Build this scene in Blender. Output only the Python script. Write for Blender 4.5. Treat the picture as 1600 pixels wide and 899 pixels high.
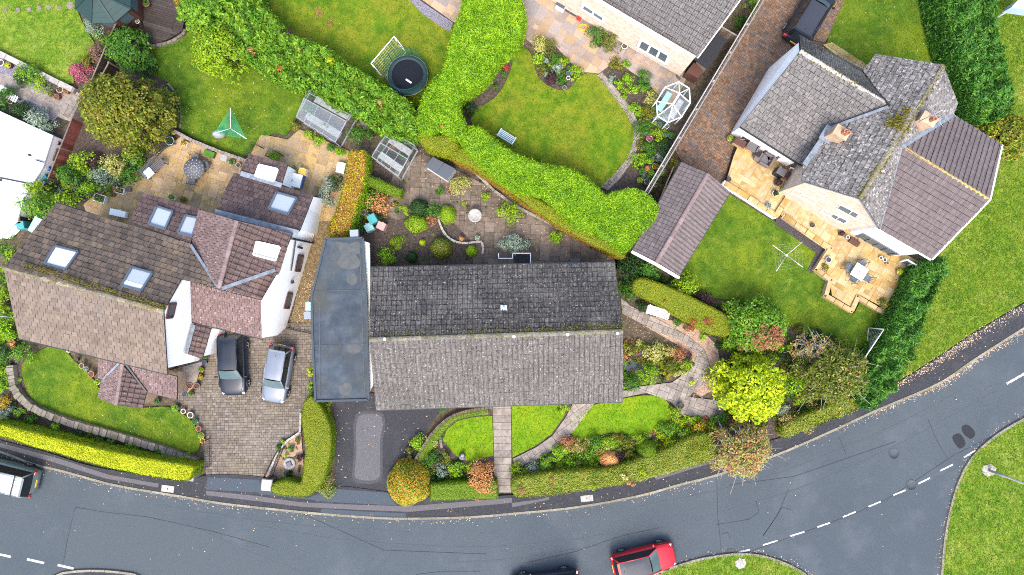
import bpy, bmesh, math, random
import numpy as np
from mathutils import Vector, Matrix
for o in list(bpy.data.objects): bpy.data.objects.remove(o)
S = bpy.context.scene; COL = S.collection
# ---------------------------------------------------------------- camera, sky, sun, exposure
H = 44.0; F = 1600*24/36
cam = bpy.data.cameras.new('camera'); cam.lens = 24; cam.sensor_width = 36; cam.clip_end = 2000; cam.clip_start = .5
co = bpy.data.objects.new('camera', cam); COL.objects.link(co); co.location = (0, 0, H); S.camera = co
SEL, SROT = math.radians(58), math.radians(184)
w = bpy.data.worlds.new('World'); S.world = w; w.use_nodes = True
nt = w.node_tree; bg = nt.nodes['Background']; sk = nt.nodes.new('ShaderNodeTexSky'); sk.sky_type = 'NISHITA'
sk.sun_disc = False; sk.sun_elevation = SEL; sk.sun_rotation = SROT; sk.air_density = 1.0; sk.dust_density = 3.5; sk.ozone_density = 1.0
nt.links.new(sk.outputs[0], bg.inputs[0]); bg.inputs[1].default_value = .15
sl = bpy.data.lights.new('sun', 'SUN'); sl.energy = .8; sl.angle = math.radians(25); sl.color = (1, .95, .87)
so = bpy.data.objects.new('sun', sl); COL.objects.link(so); so.location = (0, 0, 60)
sd = Vector((math.sin(SROT)*math.cos(SEL), math.cos(SROT)*math.cos(SEL), math.sin(SEL)))
so.rotation_euler = sd.to_track_quat('Z', 'Y').to_euler()
S.view_settings.view_transform = 'Standard'; S.view_settings.look = 'None'; S.view_settings.exposure = 1.83; S.view_settings.gamma = 1
S.cycles.max_bounces = 5; S.cycles.diffuse_bounces = 4; S.cycles.glossy_bounces = 2; S.cycles.transparent_max_bounces = 8
S.cycles.transmission_bounces = 3; S.cycles.use_denoising = False; S.cycles.filter_width = 1.05
R = random.Random(7); NR = np.random.default_rng(11)
# ---------------------------------------------------------------- mapping of measured points to the ground plan
def P(px, py, z=0.0):
    s = (H-z)/F
    return Vector(((px-800)*s, (449.5-py)*s, z))
def PL(pts, z=0.0): return [P(a, b, z) for a, b in pts]
def M(px, z=0.0): return px*(H-z)/F
def smooth(pts, n=4, closed=True):
    out = []; N = len(pts)
    rng = range(N) if closed else range(N-1)
    for i in rng:
        if closed: p0, p1, p2, p3 = pts[i-1], pts[i], pts[(i+1) % N], pts[(i+2) % N]
        else: p0, p1, p2, p3 = pts[max(i-1, 0)], pts[i], pts[i+1], pts[min(i+2, N-1)]
        for k in range(n):
            t = k/n
            out.append(tuple(.5*(2*p1[j]+(p2[j]-p0[j])*t+(2*p0[j]-5*p1[j]+4*p2[j]-p3[j])*t*t+(3*p1[j]-p0[j]-3*p2[j]+p3[j])*t**3) for j in (0, 1)))
    if not closed: out.append(tuple(pts[-1]))
    return out
class Plane:
    def __init__(s, a, b, c, up=True):
        s.o = a; s.n = (b-a).cross(c-a).normalized()
        if up and s.n.z < 0: s.n = -s.n
    def hit(s, px, py, lift=0.0):
        d = P(px, py, 0)-Vector((0, 0, H)); c = Vector((0, 0, H)); o = s.o+s.n*lift
        t = (o-c).dot(s.n)/d.dot(s.n)
        return c+d*t
# ---------------------------------------------------------------- materials
MATS = {}
def lin(c):
    if isinstance(c, str):
        v = [int(c[i:i+2], 16)/255 for i in (0, 2, 4)]
        return tuple(x/12.92 if x <= .04045 else ((x+.055)/1.055)**2.4 for x in v)
    return c
def mat(name, cols, scale=3, detail=5, k=0.0, rough=.85, rnd=.15, big=None, spk=(), bump=None, spec=.3, metal=0, trans=0, lo=.32, hi=.68, stretch=None):
    m = bpy.data.materials.new(name); m.use_nodes = True; t = m.node_tree; N = t.nodes; L = t.links
    bs = N['Principled BSDF']; bs.inputs['Roughness'].default_value = rough; bs.inputs['Specular IOR Level'].default_value = spec; bs.inputs['Metallic'].default_value = metal
    g = N.new('ShaderNodeNewGeometry'); oi = N.new('ShaderNodeObjectInfo')
    pos = g.outputs['Position']
    if stretch:
        mp = N.new('ShaderNodeMapping'); mp.inputs['Rotation'].default_value = (0, 0, stretch[0]); mp.inputs['Scale'].default_value = stretch[1]
        L.new(pos, mp.inputs[0]); pos = mp.outputs[0]
    def math_(op, a, b=None, c=None):
        n = N.new('ShaderNodeMath'); n.operation = op
        for i, v in enumerate((a, b, c)):
            if v is None: continue
            if isinstance(v, (int, float)): n.inputs[i].default_value = v
            else: L.new(v, n.inputs[i])
        return n.outputs[0]
    def noise(sc, d=3, src=None):
        n = N.new('ShaderNodeTexNoise'); n.inputs['Scale'].default_value = sc; n.inputs['Detail'].default_value = d; n.inputs['Roughness'].default_value = .6
        L.new(src or pos, n.inputs['Vector']); return n.outputs[0]
    def rng(v, a, b, c=0, d=1):
        n = N.new('ShaderNodeMapRange'); L.new(v, n.inputs[0])
        for i, x in enumerate((a, b, c, d)): n.inputs[i+1].default_value = x
        return n.outputs[0]
    def mix(f, a, b):
        n = N.new('ShaderNodeMix'); n.data_type = 'RGBA'; L.new(f, n.inputs[0]); L.new(a, n.inputs[6])
        if isinstance(b, tuple): n.inputs[7].default_value = (*b, 1)
        else: L.new(b, n.inputs[7])
        return n.outputs[2]
    rand = math_('FRACT', math_('ADD', oi.outputs['Random'], g.outputs['Random Per Island']))
    fac = rng(noise(scale, detail), lo, hi)
    if k > 0: fac = math_('ADD', math_('MULTIPLY', fac, 1-k), math_('MULTIPLY', rand, k))
    cr = N.new('ShaderNodeValToRGB'); e = cr.color_ramp.elements
    cs = [lin(c) for c in cols]
    if len(cs) == 1: cs = cs*2
    while len(e) < len(cs): e.new(.5)
    for i, c in enumerate(cs): e[i].position = i/(len(cs)-1); e[i].color = (*c, 1)
    L.new(fac, cr.inputs[0]); c = cr.outputs[0]
    if big:
        for (bs_, bc, amt, a, b) in (big if isinstance(big, list) else [big]):
            c = mix(math_('MULTIPLY', rng(noise(bs_, 4), a, b), amt), c, lin(bc))
    for (ss, sc_, th, amt) in spk:
        c = mix(math_('MULTIPLY', rng(noise(ss, 2), th, th+.05), amt), c, lin(sc_))
    if rnd:
        hs = N.new('ShaderNodeHueSaturation'); L.new(c, hs.inputs['Color'])
        r2 = math_('FRACT', math_('MULTIPLY', rand, 7.31)); L.new(rng(r2, 0, 1, 1-rnd, 1+rnd), hs.inputs['Value']); c = hs.outputs[0]
    L.new(c, bs.inputs['Base Color'])
    if bump:
        b = N.new('ShaderNodeBump'); b.inputs['Strength'].default_value = bump[1]; b.inputs['Distance'].default_value = bump[2]
        L.new(noise(bump[0], 4), b.inputs['Height']); L.new(b.outputs[0], bs.inputs['Normal'])
    if trans:
        tr = N.new('ShaderNodeBsdfTranslucent'); L.new(c, tr.inputs[0]); ms = N.new('ShaderNodeMixShader'); ms.inputs[0].default_value = trans
        L.new(bs.outputs[0], ms.inputs[1]); L.new(tr.outputs[0], ms.inputs[2]); L.new(ms.outputs[0], N['Material Output'].inputs[0])
    MATS[name] = m; return m
def plain(name, c, rough=.5, spec=.4, metal=0, coat=0, rnd=0):
    m = mat(name, [c], 5, 2, rough=rough, spec=spec, metal=metal, rnd=rnd)
    m.node_tree.nodes['Principled BSDF'].inputs['Coat Weight'].default_value = coat; return m
def glassmat(name, tint, f0, opac):
    m = bpy.data.materials.new(name); m.use_nodes = True; t = m.node_tree; N = t.nodes; L = t.links
    bs = N['Principled BSDF']; bs.inputs['Base Color'].default_value = (*lin(tint), 1); bs.inputs['Roughness'].default_value = f0
    tr = N.new('ShaderNodeBsdfTransparent'); tr.inputs[0].default_value = (.93, .97, .96, 1); ms = N.new('ShaderNodeMixShader'); ms.inputs[0].default_value = opac
    L.new(tr.outputs[0], ms.inputs[1]); L.new(bs.outputs[0], ms.inputs[2]); L.new(ms.outputs[0], N['Material Output'].inputs[0])
    MATS[name] = m; return m
# ground stuff
GB = [(.35, (.22, .25, .012), .42, .45, .68), (1.1, (.03, .095, .006), .5, .52, .72), (1.5, (.27, .22, .085), .5, .64, .78)]
mat('lawn', [(.032, .078, .006), (.060, .122, .009), (.115, .165, .014)], 1.5, 8, rnd=0, big=GB, bump=(26, .5, .05), spk=((9, (.23, .22, .05), .66, .5),), spec=.1)
mat('lawn_fresh', [(.075, .16, .004), (.11, .21, .006), (.15, .25, .010)], 2.5, 8, rnd=0, big=[(.5, (.20, .26, .008), .6, .45, .68)], bump=(30, .4, .04), spec=.1)
mat('lawn_moss', [(.045, .105, .005), (.085, .155, .007), (.16, .20, .01)], 1.6, 8, rnd=0, big=[(.4, (.19, .17, .018), .6, .4, .66), (.5, (.04, .12, .004), .5, .55, .7)], bump=(26, .5, .05), spec=.1)
mat('lawn_rough', [(.055, .122, .008), (.10, .178, .012), (.18, .235, .024)], 2.8, 9, rnd=0, big=[(.5, (.28, .30, .06), .5, .5, .7), (.9, (.045, .13, .006), .5, .5, .7)], bump=(22, .6, .07), spk=((12, (.30, .28, .10), .62, .6),), spec=.1)
mat('blade', [(.032, .085, .005), (.08, .16, .009), (.18, .23, .018), (.27, .26, .04)], .6, 5, k=.45, rnd=.25, rough=.7, spec=.15, trans=.25)
mat('earth', [(.05, .036, .024), (.09, .068, .045), (.13, .105, .065)], 5, 8, rnd=0, bump=(18, .8, .06), big=[(.8, (.05, .06, .015), .5, .5, .7)])
mat('soil', [(.035, .027, .021), (.065, .048, .038), (.11, .082, .062)], 7, 8, rnd=0, bump=(20, .9, .06), spk=((16, (.16, .12, .08), .66, .6),))
mat('gravel_pink', [(.20, .13, .09), (.36, .24, .17), (.48, .36, .27)], 16, 4, rnd=0, bump=(30, .8, .04), big=(2, (.10, .05, .03), .6, .5, .7))
mat('slate_chip', [(.10, .09, .13), (.17, .15, .2), (.3, .28, .33)], 16, 3, rnd=0, bump=(30, .9, .04))
mat('asphalt', [(.042, .053, .061), (.056, .069, .078), (.076, .090, .099)], 22, 6, rnd=0, rough=.92, big=[(.13, (.043, .055, .066), .6, .45, .65), (.3, (.088, .102, .115), .55, .52, .75), (1.3, (.048, .059, .070), .4, .5, .7)], bump=(60, .4, .02), spk=((30, (.15, .16, .17), .64, .6), (28, (.02, .025, .03), .64, .6)))
mat('asphalt_side', [(.038, .048, .057), (.050, .063, .073), (.066, .080, .091)], 26, 5, rnd=0, rough=.92, big=[(.4, (.09, .10, .112), .5, .5, .7)], bump=(60, .4, .02), spk=((45, (.17, .18, .19), .68, .5),))
mat('asphalt_dark', [(.019, .020, .024), (.029, .030, .035), (.044, .045, .05)], 14, 7, rnd=0, rough=.9, big=[(.9, (.062, .06, .062), .5, .52, .72)], bump=(50, .5, .02), spk=((26, (.2, .18, .15), .70, .6),))
mat('asphalt_new', [(.038, .050, .061), (.050, .064, .078), (.06, .075, .09)], 26, 5, rnd=0, rough=.92, bump=(60, .4, .02))
mat('asphalt_black', [(.014, .015, .018), (.024, .025, .028)], 26, 5, rnd=0, rough=.9, bump=(60, .5, .02))
mat('asphalt_pink', [(.072, .067, .071), (.095, .088, .092), (.12, .112, .115)], 20, 6, rnd=0, rough=.92, big=[(1, (.09, .085, .09), .5, .5, .7)], bump=(50, .4, .02))
mat('asphalt_dry', [(.068, .067, .073), (.09, .088, .095), (.118, .115, .122)], 12, 6, rnd=0, rough=.92, bump=(50, .4, .02))
mat('paint_line', [(.36, .37, .37), (.56, .56, .55)], 9, 5, rnd=0, spk=((9, (.10, .11, .12), .56, .85),))
mat('kerbstone', [(.13, .115, .085), (.20, .18, .135), (.29, .265, .21)], 9, 6, k=.3, rnd=.12, big=(2, (.11, .12, .03), .6, .52, .7), bump=(30, .5, .02))
mat('sandstone', [(.28, .17, .06), (.36, .26, .12), (.31, .22, .14), (.38, .25, .09), (.21, .155, .09), (.42, .33, .20)], 2.2, 7, k=.62, rnd=.16, big=[(1.1, (.24, .15, .05), .5, .5, .72)], bump=(14, .35, .03))
mat('sandstone_light', [(.29, .165, .045), (.36, .25, .10), (.40, .32, .19), (.32, .20, .065), (.25, .15, .05)], 2.2, 7, k=.62, rnd=.13, big=[(1.0, (.42, .26, .07), .55, .48, .7)], bump=(14, .3, .03))
mat('sandstone_mixed', [(.20, .16, .14), (.27, .21, .17), (.22, .20, .20), (.36, .24, .13), (.30, .23, .19), (.17, .16, .17)], 2.2, 7, k=.7, rnd=.16, big=[(1.2, (.32, .22, .12), .4, .5, .72)], bump=(14, .35, .03))
mat('old_slab', [(.08, .056, .042), (.115, .085, .064), (.16, .122, .095), (.09, .07, .058)], 4, 8, k=.45, rnd=.2, big=[(1.2, (.05, .05, .025), .6, .48, .68), (.8, (.19, .15, .12), .4, .52, .7)], spk=((22, (.24, .2, .16), .66, .6),), bump=(16, .6, .03))
mat('path_slab', [(.15, .125, .11), (.21, .18, .155), (.27, .235, .2), (.17, .14, .13)], 4, 8, k=.4, rnd=.15, big=[(1.3, (.10, .085, .075), .6, .48, .68)], spk=((22, (.33, .3, .26), .66, .6),), bump=(16, .5, .03))
mat('grout', [(.30, .25, .19), (.42, .36, .28)], 6, 5, rnd=0)
mat('grout_dark', [(.035, .03, .022), (.06, .055, .03)], 6, 5, rnd=0)
mat('block_grey', [(.10, .082, .065), (.145, .12, .097), (.195, .165, .138)], 5, 7, k=.55, rnd=.2, big=[(.5, (.13, .105, .055), .6, .46, .66), (.25, (.20, .172, .15), .5, .5, .68)], bump=(20, .5, .02))
mat('block_brown', [(.08, .054, .043), (.14, .080, .050), (.20, .118, .068), (.095, .084, .078), (.17, .11, .07)], 1.5, 6, k=.55, rnd=.2, big=[(.8, (.11, .095, .10), .55, .5, .68)], bump=(20, .5, .02))
mat('deck', [(.030, .022, .018), (.045, .034, .028), (.065, .05, .042)], 5, 7, k=.5, rnd=.25, rough=.6, bump=(20, .4, .02))
mat('wood', [(.10, .075, .055), (.17, .135, .10), (.25, .21, .17)], 6, 7, k=.5, rnd=.2, bump=(20, .4, .02))
mat('wood_red', [(.15, .035, .028), (.22, .055, .042), (.28, .10, .08)], 6, 7, k=.5, rnd=.25, bump=(20, .4, .02))
mat('wood_grey', [(.16, .15, .14), (.27, .26, .25), (.40, .38, .36)], 6, 7, k=.5, rnd=.15, bump=(20, .4, .02))
mat('stone', [(.09, .075, .06), (.15, .13, .10), (.22, .19, .155), (.12, .10, .085)], 5, 7, k=.5, rnd=.22, big=[(1.5, (.10, .10, .03), .5, .52, .7)], bump=(16, .7, .03))
# roofs
mat('tile_brown_shade', [(.055, .045, .038), (.085, .066, .053), (.125, .09, .066), (.07, .06, .054)], 1.6, 8, k=.5, rnd=.2, big=[(.5, (.20, .14, .09), .6, .52, .68), (2.5, (.055, .05, .045), .5, .5, .7)], spk=((13, (.40, .37, .30), .70, .8), (20, (.28, .19, .12), .68, .6)), bump=(30, .5, .02))  # left house back slope: its shade is put into this darker colour
mat('tile_brown_lit', [(.095, .072, .057), (.128, .097, .076), (.16, .123, .096), (.11, .089, .073)], 1.8, 8, k=.5, rnd=.12, big=[(.5, (.125, .112, .10), .5, .5, .7), (3, (.19, .13, .08), .35, .56, .7)], spk=((22, (.50, .44, .36), .68, .6), (14, (.12, .08, .05), .72, .5)), bump=(30, .5, .02))  # sunlit front slope of the same roof, light put into the paler colour
mat('tile_pink', [(.098, .064, .059), (.13, .086, .08), (.165, .118, .11)], 3, 8, k=.4, rnd=.15, big=[(.7, (.14, .09, .085), .5, .5, .7)], spk=((16, (.55, .46, .42), .63, .75), (26, (.09, .05, .045), .64, .6)), bump=(30, .5, .02))
mat('tile_pink_dark', [(.055, .038, .037), (.082, .055, .051), (.12, .08, .07)], 3, 8, k=.4, rnd=.18, big=[(.7, (.19, .12, .085), .5, .54, .7)], spk=((16, (.5, .42, .38), .68, .7), (26, (.05, .03, .03), .64, .6)), bump=(30, .5, .02))  # darker copy of the pink tile; shade of north slopes put into colour
mat('tile_grey_shade', [(.022, .021, .020), (.06, .056, .052), (.15, .142, .128)], 7, 8, k=.25, rnd=.25, big=[(.35, (.17, .155, .14), .55, .46, .64), (.9, (.035, .035, .038), .55, .5, .68)], spk=((9, (.42, .40, .37), .65, .8), (8, (.010, .010, .010), .60, .85), (2.2, (.25, .22, .21), .70, .5)), bump=(26, .8, .03))  # back slopes: their shade is put into this darker copy of grey tile
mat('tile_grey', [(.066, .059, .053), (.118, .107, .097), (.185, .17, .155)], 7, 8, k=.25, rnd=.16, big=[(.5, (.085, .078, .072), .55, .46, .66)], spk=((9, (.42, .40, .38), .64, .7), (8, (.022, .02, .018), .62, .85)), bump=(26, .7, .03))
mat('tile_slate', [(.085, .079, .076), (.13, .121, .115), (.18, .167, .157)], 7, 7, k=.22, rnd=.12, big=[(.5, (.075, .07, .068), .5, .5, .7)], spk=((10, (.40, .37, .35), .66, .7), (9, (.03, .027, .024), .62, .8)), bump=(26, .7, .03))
mat('tile_mottled', [(.095, .087, .081), (.165, .152, .142), (.25, .232, .214)], 5, 8, k=.3, rnd=.2, big=[(.5, (.07, .065, .062), .5, .5, .7)], spk=((6, (.40, .375, .35), .58, .7), (6.5, (.028, .025, .022), .60, .8), (10, (.03, .027, .024), .62, .8)), bump=(26, .7, .03))
mat('tile_purple', [(.09, .072, .071), (.118, .096, .093), (.148, .121, .116)], 5, 7, k=.45, rnd=.1, big=[(.6, (.165, .135, .13), .4, .5, .7)], bump=(30, .4, .02))
mat('ridge_moss', [(.07, .066, .022), (.15, .125, .045), (.18, .165, .13), (.24, .22, .18)], 7, 7, k=.25, rnd=.2, spk=((14, (.5, .47, .4), .64, .8),), bump=(18, .9, .05))
mat('ridge_grey', [(.05, .05, .022), (.12, .105, .05), (.15, .145, .125), (.20, .19, .17)], 7, 7, k=.25, rnd=.2, spk=((12, (.36, .34, .30), .64, .8),), bump=(18, .9, .05))
mat('ridge_yellow', [(.34, .26, .16), (.48, .33, .08), (.40, .33, .25)], 4, 7, k=.2, rnd=.15, bump=(18, .6, .03))
mat('ridge_plain', [(.15, .105, .10), (.23, .17, .16)], 5, 6, k=.4, rnd=.15, bump=(18, .6, .03))
mat('ridge_pale', [(.30, .27, .24), (.42, .39, .35), (.25, .22, .18)], 6, 6, k=.4, rnd=.15, spk=((9, (.14, .13, .03), .60, .8),), bump=(18, .6, .03))
mat('moss', [(.055, .06, .008), (.12, .105, .014), (.19, .15, .03)], 12, 6, k=.3, rnd=.3, bump=(25, .9, .04))
mat('felt', [(.024, .036, .050), (.036, .049, .063), (.056, .073, .092)], 1.4, 8, rnd=0, rough=.75, big=[(.45, (.055, .056, .045), .75, .48, .66), (1.0, (.075, .09, .108), .4, .56, .72)], bump=(40, .3, .02), spk=((30, (.2, .21, .22), .68, .4),))
mat('felt_stain', [(.058, .064, .065), (.082, .088, .088)], 3, 6, rnd=0, rough=.8)
mat('lead', [(.10, .12, .145), (.16, .185, .215), (.21, .235, .27)], 4, 6, rnd=.1, rough=.5, bump=(12, .4, .02))
mat('under', [(.02, .018, .018), (.035, .032, .03)], 6, 4, rnd=0)
mat('white_wall', [(.86, .855, .84), (.90, .895, .885)], 2, 6, rnd=0, big=(.6, (.62, .60, .56), .4, .55, .75), bump=(40, .25, .01))
mat('white_roof', [(.50, .51, .535), (.56, .57, .595)], 1, 5, rnd=0, rough=.6)
def brickmat(name, c1, c2, mo, ang):
    m = mat(name, [c1, c2], 5, 6, rnd=0, bump=(40, .3, .01)); t = m.node_tree; N = t.nodes; L = t.links
    bs = N['Principled BSDF']; src = bs.inputs['Base Color'].links[0].from_socket
    g = N.new('ShaderNodeNewGeometry'); mp = N.new('ShaderNodeMapping'); mp.inputs['Rotation'].default_value = (0, 0, ang); L.new(g.outputs['Position'], mp.inputs[0])
    sp = N.new('ShaderNodeSeparateXYZ'); cb = N.new('ShaderNodeCombineXYZ'); L.new(mp.outputs[0], sp.inputs[0]); L.new(sp.outputs[0], cb.inputs[0]); L.new(sp.outputs[2], cb.inputs[1])
    br = N.new('ShaderNodeTexBrick'); br.inputs['Scale'].default_value = 1; br.inputs['Brick Width'].default_value = .225; br.inputs['Row Height'].default_value = .075; br.inputs['Mortar Size'].default_value = .006
    L.new(cb.outputs[0], br.inputs['Vector']); br.inputs['Color1'].default_value = (1, 1, 1, 1); br.inputs['Color2'].default_value = (.72, .66, .62, 1); br.inputs['Mortar'].default_value = (*mo, 1)
    mx = N.new('ShaderNodeMix'); mx.data_type = 'RGBA'; mx.blend_type = 'MULTIPLY'; mx.inputs[0].default_value = 1
    L.new(src, mx.inputs[6]); L.new(br.outputs[0], mx.inputs[7]); L.new(mx.outputs[2], bs.inputs['Base Color']); return m
brickmat('brick_pale', (.56, .44, .35), (.68, .58, .48), (1, 1, .98), .56)
brickmat('brick_tan', (.42, .30, .19), (.52, .39, .27), (.9, .88, .85), .56)
# made things
plain('white', (.78, .78, .77), .45); plain('upvc', (.80, .80, .80), .35); plain('black', (.012, .012, .014), .5); plain('iron', (.02, .022, .025), .5)
plain('brown_frame', (.075, .03, .022), .5); plain('grey_frame', (.085, .11, .14), .4); plain('alu', (.50, .51, .52), .4, metal=.4); plain('galv', (.30, .31, .32), .5, metal=.2); plain('gh_frame', (.22, .23, .24), .6)
plain('terracotta', (.34, .13, .07), .8, rnd=.2); plain('pot_white', (.62, .60, .55), .6, rnd=.1); plain('pot_dark', (.03, .03, .035), .5, rnd=.2); plain('pot_blue', (.05, .10, .22), .3, coat=.4, rnd=.2); plain('pot_grey', (.25, .25, .25), .7, rnd=.2)
plain('pot_teal', (.05, .16, .17), .3, coat=.4, rnd=.2); plain('pot_sand', (.42, .33, .18), .8, rnd=.2); plain('pot_tan', (.20, .12, .06), .8, rnd=.2)
plain('plastic_teal', (.05, .27, .27), .4); plain('plastic_aqua', (.30, .52, .50), .5); plain('plastic_pink', (.42, .25, .23), .6); plain('plastic_grey', (.22, .25, .30), .5); plain('plastic_blue', (.05, .13, .35), .4); plain('plastic_dkgrey', (.06, .07, .08), .5)
plain('bluegrey', (.36, .47, .53), .5); plain('red', (.45, .02, .02), .4); plain('yellow', (.65, .40, .05), .5); plain('cushion', (.47, .60, .66), .8); plain('wicker', (.14, .11, .11), .8); plain('rattan_grey', (.10, .10, .11), .8)
plain('roof_green', (.008, .030, .029), .6, rnd=.15); plain('tramp_mat', (.010, .012, .018), .8, .1); plain('tramp_pad', (.006, .027, .029), .6); plain('copper', (.30, .16, .08), .6)
mat('bark', [(.06, .045, .035), (.13, .105, .085), (.20, .17, .14)], 8, 7, rnd=0, bump=(18, .8, .03)); mat('bark_pale', [(.30, .27, .24), (.42, .39, .36)], 8, 7, rnd=0, bump=(18, .8, .03))
mat('concrete', [(.25, .23, .20), (.34, .32, .29), (.42, .40, .36)], 6, 7, rnd=.1, big=(1.5, (.24, .21, .18), .5, .5, .7), bump=(24, .5, .02))
mat('water', [(.020, .028, .045), (.04, .055, .08)], 2, 3, rnd=0, rough=.08, spec=.5)
def carpaint(n, c, metal=.3): plain(n, c, .25, .35, metal, .22)
plain('paint_black', (.005, .010, .022), .34, .35, 0, .1); carpaint('paint_silver', (.15, .172, .21), .2); carpaint('paint_red', (.42, .012, .022), .15); carpaint('paint_navy', (.018, .022, .04), .3); carpaint('paint_green', (.17, .21, .20), .4); plain('paint_suv', (.012, .015, .022), .38, .35, 0, .08)
plain('car_glass', (.075, .115, .125), .06, .8, coat=.5); plain('car_glass_dark', (.010, .012, .014), .06, .6); plain('car_roof_black', (.03, .035, .045), .45, .3); plain('rubber', (.012, .012, .012), .8); plain('rim', (.45, .46, .48), .35, metal=.6)
plain('lamp_red', (.45, .015, .02), .2, coat=1); plain('lamp_clear', (.65, .67, .70), .1, coat=1); plain('plate_yellow', (.70, .42, .03), .5); plain('van_roof', (.62, .63, .63), .4, coat=.5)
glassmat('glass', '9fb4bd', .04, .06); glassmat('glass_milky', 'a9b4c0', .15, .2); glassmat('net_green', '1d6b52', .8, .25); glassmat('net_white', 'dddddd', .8, .07); glassmat('line_green', '20b070', .6, .30)
plain('roof_glass', (.36, .40, .44), .2, .4); plain('blind_white', (.80, .80, .80), .4); plain('win_glass', (.06, .085, .10), .3, .25); plain('win_pale', (.09, .12, .14), .35, .2)  # roof window panes: bright sky reflection put into the pale base colour
# foliage: leaf colours by leaf
def leaf(n, cols, trans=.22, rough=.55, rnd=.3, k=.6): mat('leaf_'+n, cols, 1.4, 3, k=k, rnd=rnd, rough=rough, spec=.22, trans=trans)
leaf('bright', [(.05, .15, .005), (.14, .30, .008), (.24, .42, .010), (.38, .52, .03)])
leaf('laurel', [(.03, .10, .008), (.08, .21, .012), (.16, .31, .018), (.28, .36, .03)])
leaf('mid', [(.022, .08, .010), (.055, .16, .014), (.11, .23, .018)])
leaf('dark', [(.010, .036, .008), (.022, .066, .013), (.04, .095, .02)])
leaf('conifer', [(.014, .06, .010), (.04, .15, .020), (.09, .24, .025), (.17, .32, .04)])
leaf('olive', [(.06, .085, .010), (.12, .15, .014), (.19, .19, .025)])
leaf('gold_tree', [(.04, .07, .006), (.11, .14, .010), (.21, .19, .02), (.32, .22, .035)])
leaf('yellow', [(.20, .34, .006), (.42, .52, .010), (.60, .60, .014)])
leaf('lime', [(.09, .20, .006), (.20, .33, .010), (.33, .42, .014)])
leaf('variegated', [(.12, .18, .02), (.42, .40, .10), (.55, .52, .22)])
leaf('silver', [(.10, .17, .11), (.22, .29, .21), (.36, .42, .33)])
leaf('orange', [(.06, .16, .010), (.16, .27, .012), (.34, .32, .02), (.52, .18, .025), (.48, .34, .03)], k=.8)
leaf('amber', [(.34, .16, .05), (.52, .23, .08), (.60, .32, .13)])
leaf('copper', [(.12, .10, .03), (.30, .14, .07), (.36, .12, .07), (.22, .24, .05)])
leaf('sparse', [(.14, .21, .04), (.28, .29, .08), (.48, .21, .09), (.34, .36, .12)], k=.85)
leaf('red', [(.16, .02, .012), (.40, .07, .04), (.30, .05, .05)])
leaf('pink', [(.35, .06, .13), (.48, .10, .18), (.16, .14, .05)])
leaf('purple', [(.03, .012, .02), (.06, .025, .035), (.10, .05, .05)])
leaf('beech', [(.16, .05, .016), (.30, .11, .03), (.34, .27, .02), (.48, .44, .02)], k=.85)
leaf('privet', [(.26, .33, .005), (.41, .45, .007), (.52, .52, .010)], rnd=.18)
leaf('clip_olive', [(.13, .18, .007), (.20, .245, .009), (.27, .27, .012)], rnd=.16)
leaf('clip_green', [(.08, .17, .006), (.14, .235, .009), (.20, .26, .014)], rnd=.16)
leaf('clip_dull', [(.08, .15, .010), (.16, .23, .014), (.26, .27, .03), (.30, .24, .06)], rnd=.22)
leaf('clip_orange', [(.16, .13, .012), (.27, .17, .02), (.36, .17, .03)], rnd=.2)
leaf('fallen', [(.30, .17, .08), (.45, .30, .18), (.55, .45, .30), (.35, .12, .05)], trans=0)
leaf('dusky', [(.16, .09, .05), (.30, .15, .13), (.14, .15, .05)]); leaf('peach', [(.70, .30, .09), (.85, .42, .15), (.9, .52, .24)], rnd=.12)
# ---------------------------------------------------------------- objects, parts, tags
OFF = {}
def setp(o, label=None, cat=None, group=None, kind=None):
    if label: o['label'] = label
    if cat: o['category'] = cat
    if group: o['group'] = group
    if kind: o['kind'] = kind
    return o
def thing(name, label, cat, loc=(0, 0, 0), group=None):
    o = bpy.data.objects.new(name, None); COL.objects.link(o); o.location = loc; o.empty_display_size = .2; OFF[o.name] = Vector(loc)
    return setp(o, label, cat, group)
def link(name, me, m, parent=None, off=None):
    """me in world metres; shifted so the parent (or its own base) is the origin"""
    o = bpy.data.objects.new(name, me); COL.objects.link(o)
    if m is not None:
        me.materials.clear()
        for q in (m if isinstance(m, (list, tuple)) else [m]): me.materials.append(MATS[q])
    if parent is not None:
        v = OFF.get(parent.name, Vector((0, 0, 0))); o.parent = parent; OFF[o.name] = v
        if v.length > 0: me.transform(Matrix.Translation(-v))
    else:
        v = Vector(off) if off is not None else Vector((0, 0, 0))
        if v.length > 0: me.transform(Matrix.Translation(-v)); o.location = v
        OFF[o.name] = v
    return o
def mesh(name, V, Fs, mi=None, smooth_=False):
    me = bpy.data.meshes.new(name); me.from_pydata([tuple(v) for v in V], [], Fs)
    if mi: me.polygons.foreach_set('material_index', mi)
    if smooth_: me.polygons.foreach_set('use_smooth', [True]*len(me.polygons))
    me.update(); return me
def mesh_np(name, V, Q):
    me = bpy.data.meshes.new(name); n, q = len(V), len(Q); kk = Q.shape[1]
    me.vertices.add(n); me.vertices.foreach_set('co', V.astype(np.float32).ravel())
    me.loops.add(q*kk); me.loops.foreach_set('vertex_index', Q.astype(np.int32).ravel())
    me.polygons.add(q); me.polygons.foreach_set('loop_start', np.arange(0, q*kk, kk, dtype=np.int32)); me.polygons.foreach_set('loop_total', np.full(q, kk, dtype=np.int32))
    me.update(calc_edges=True); return me
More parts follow.
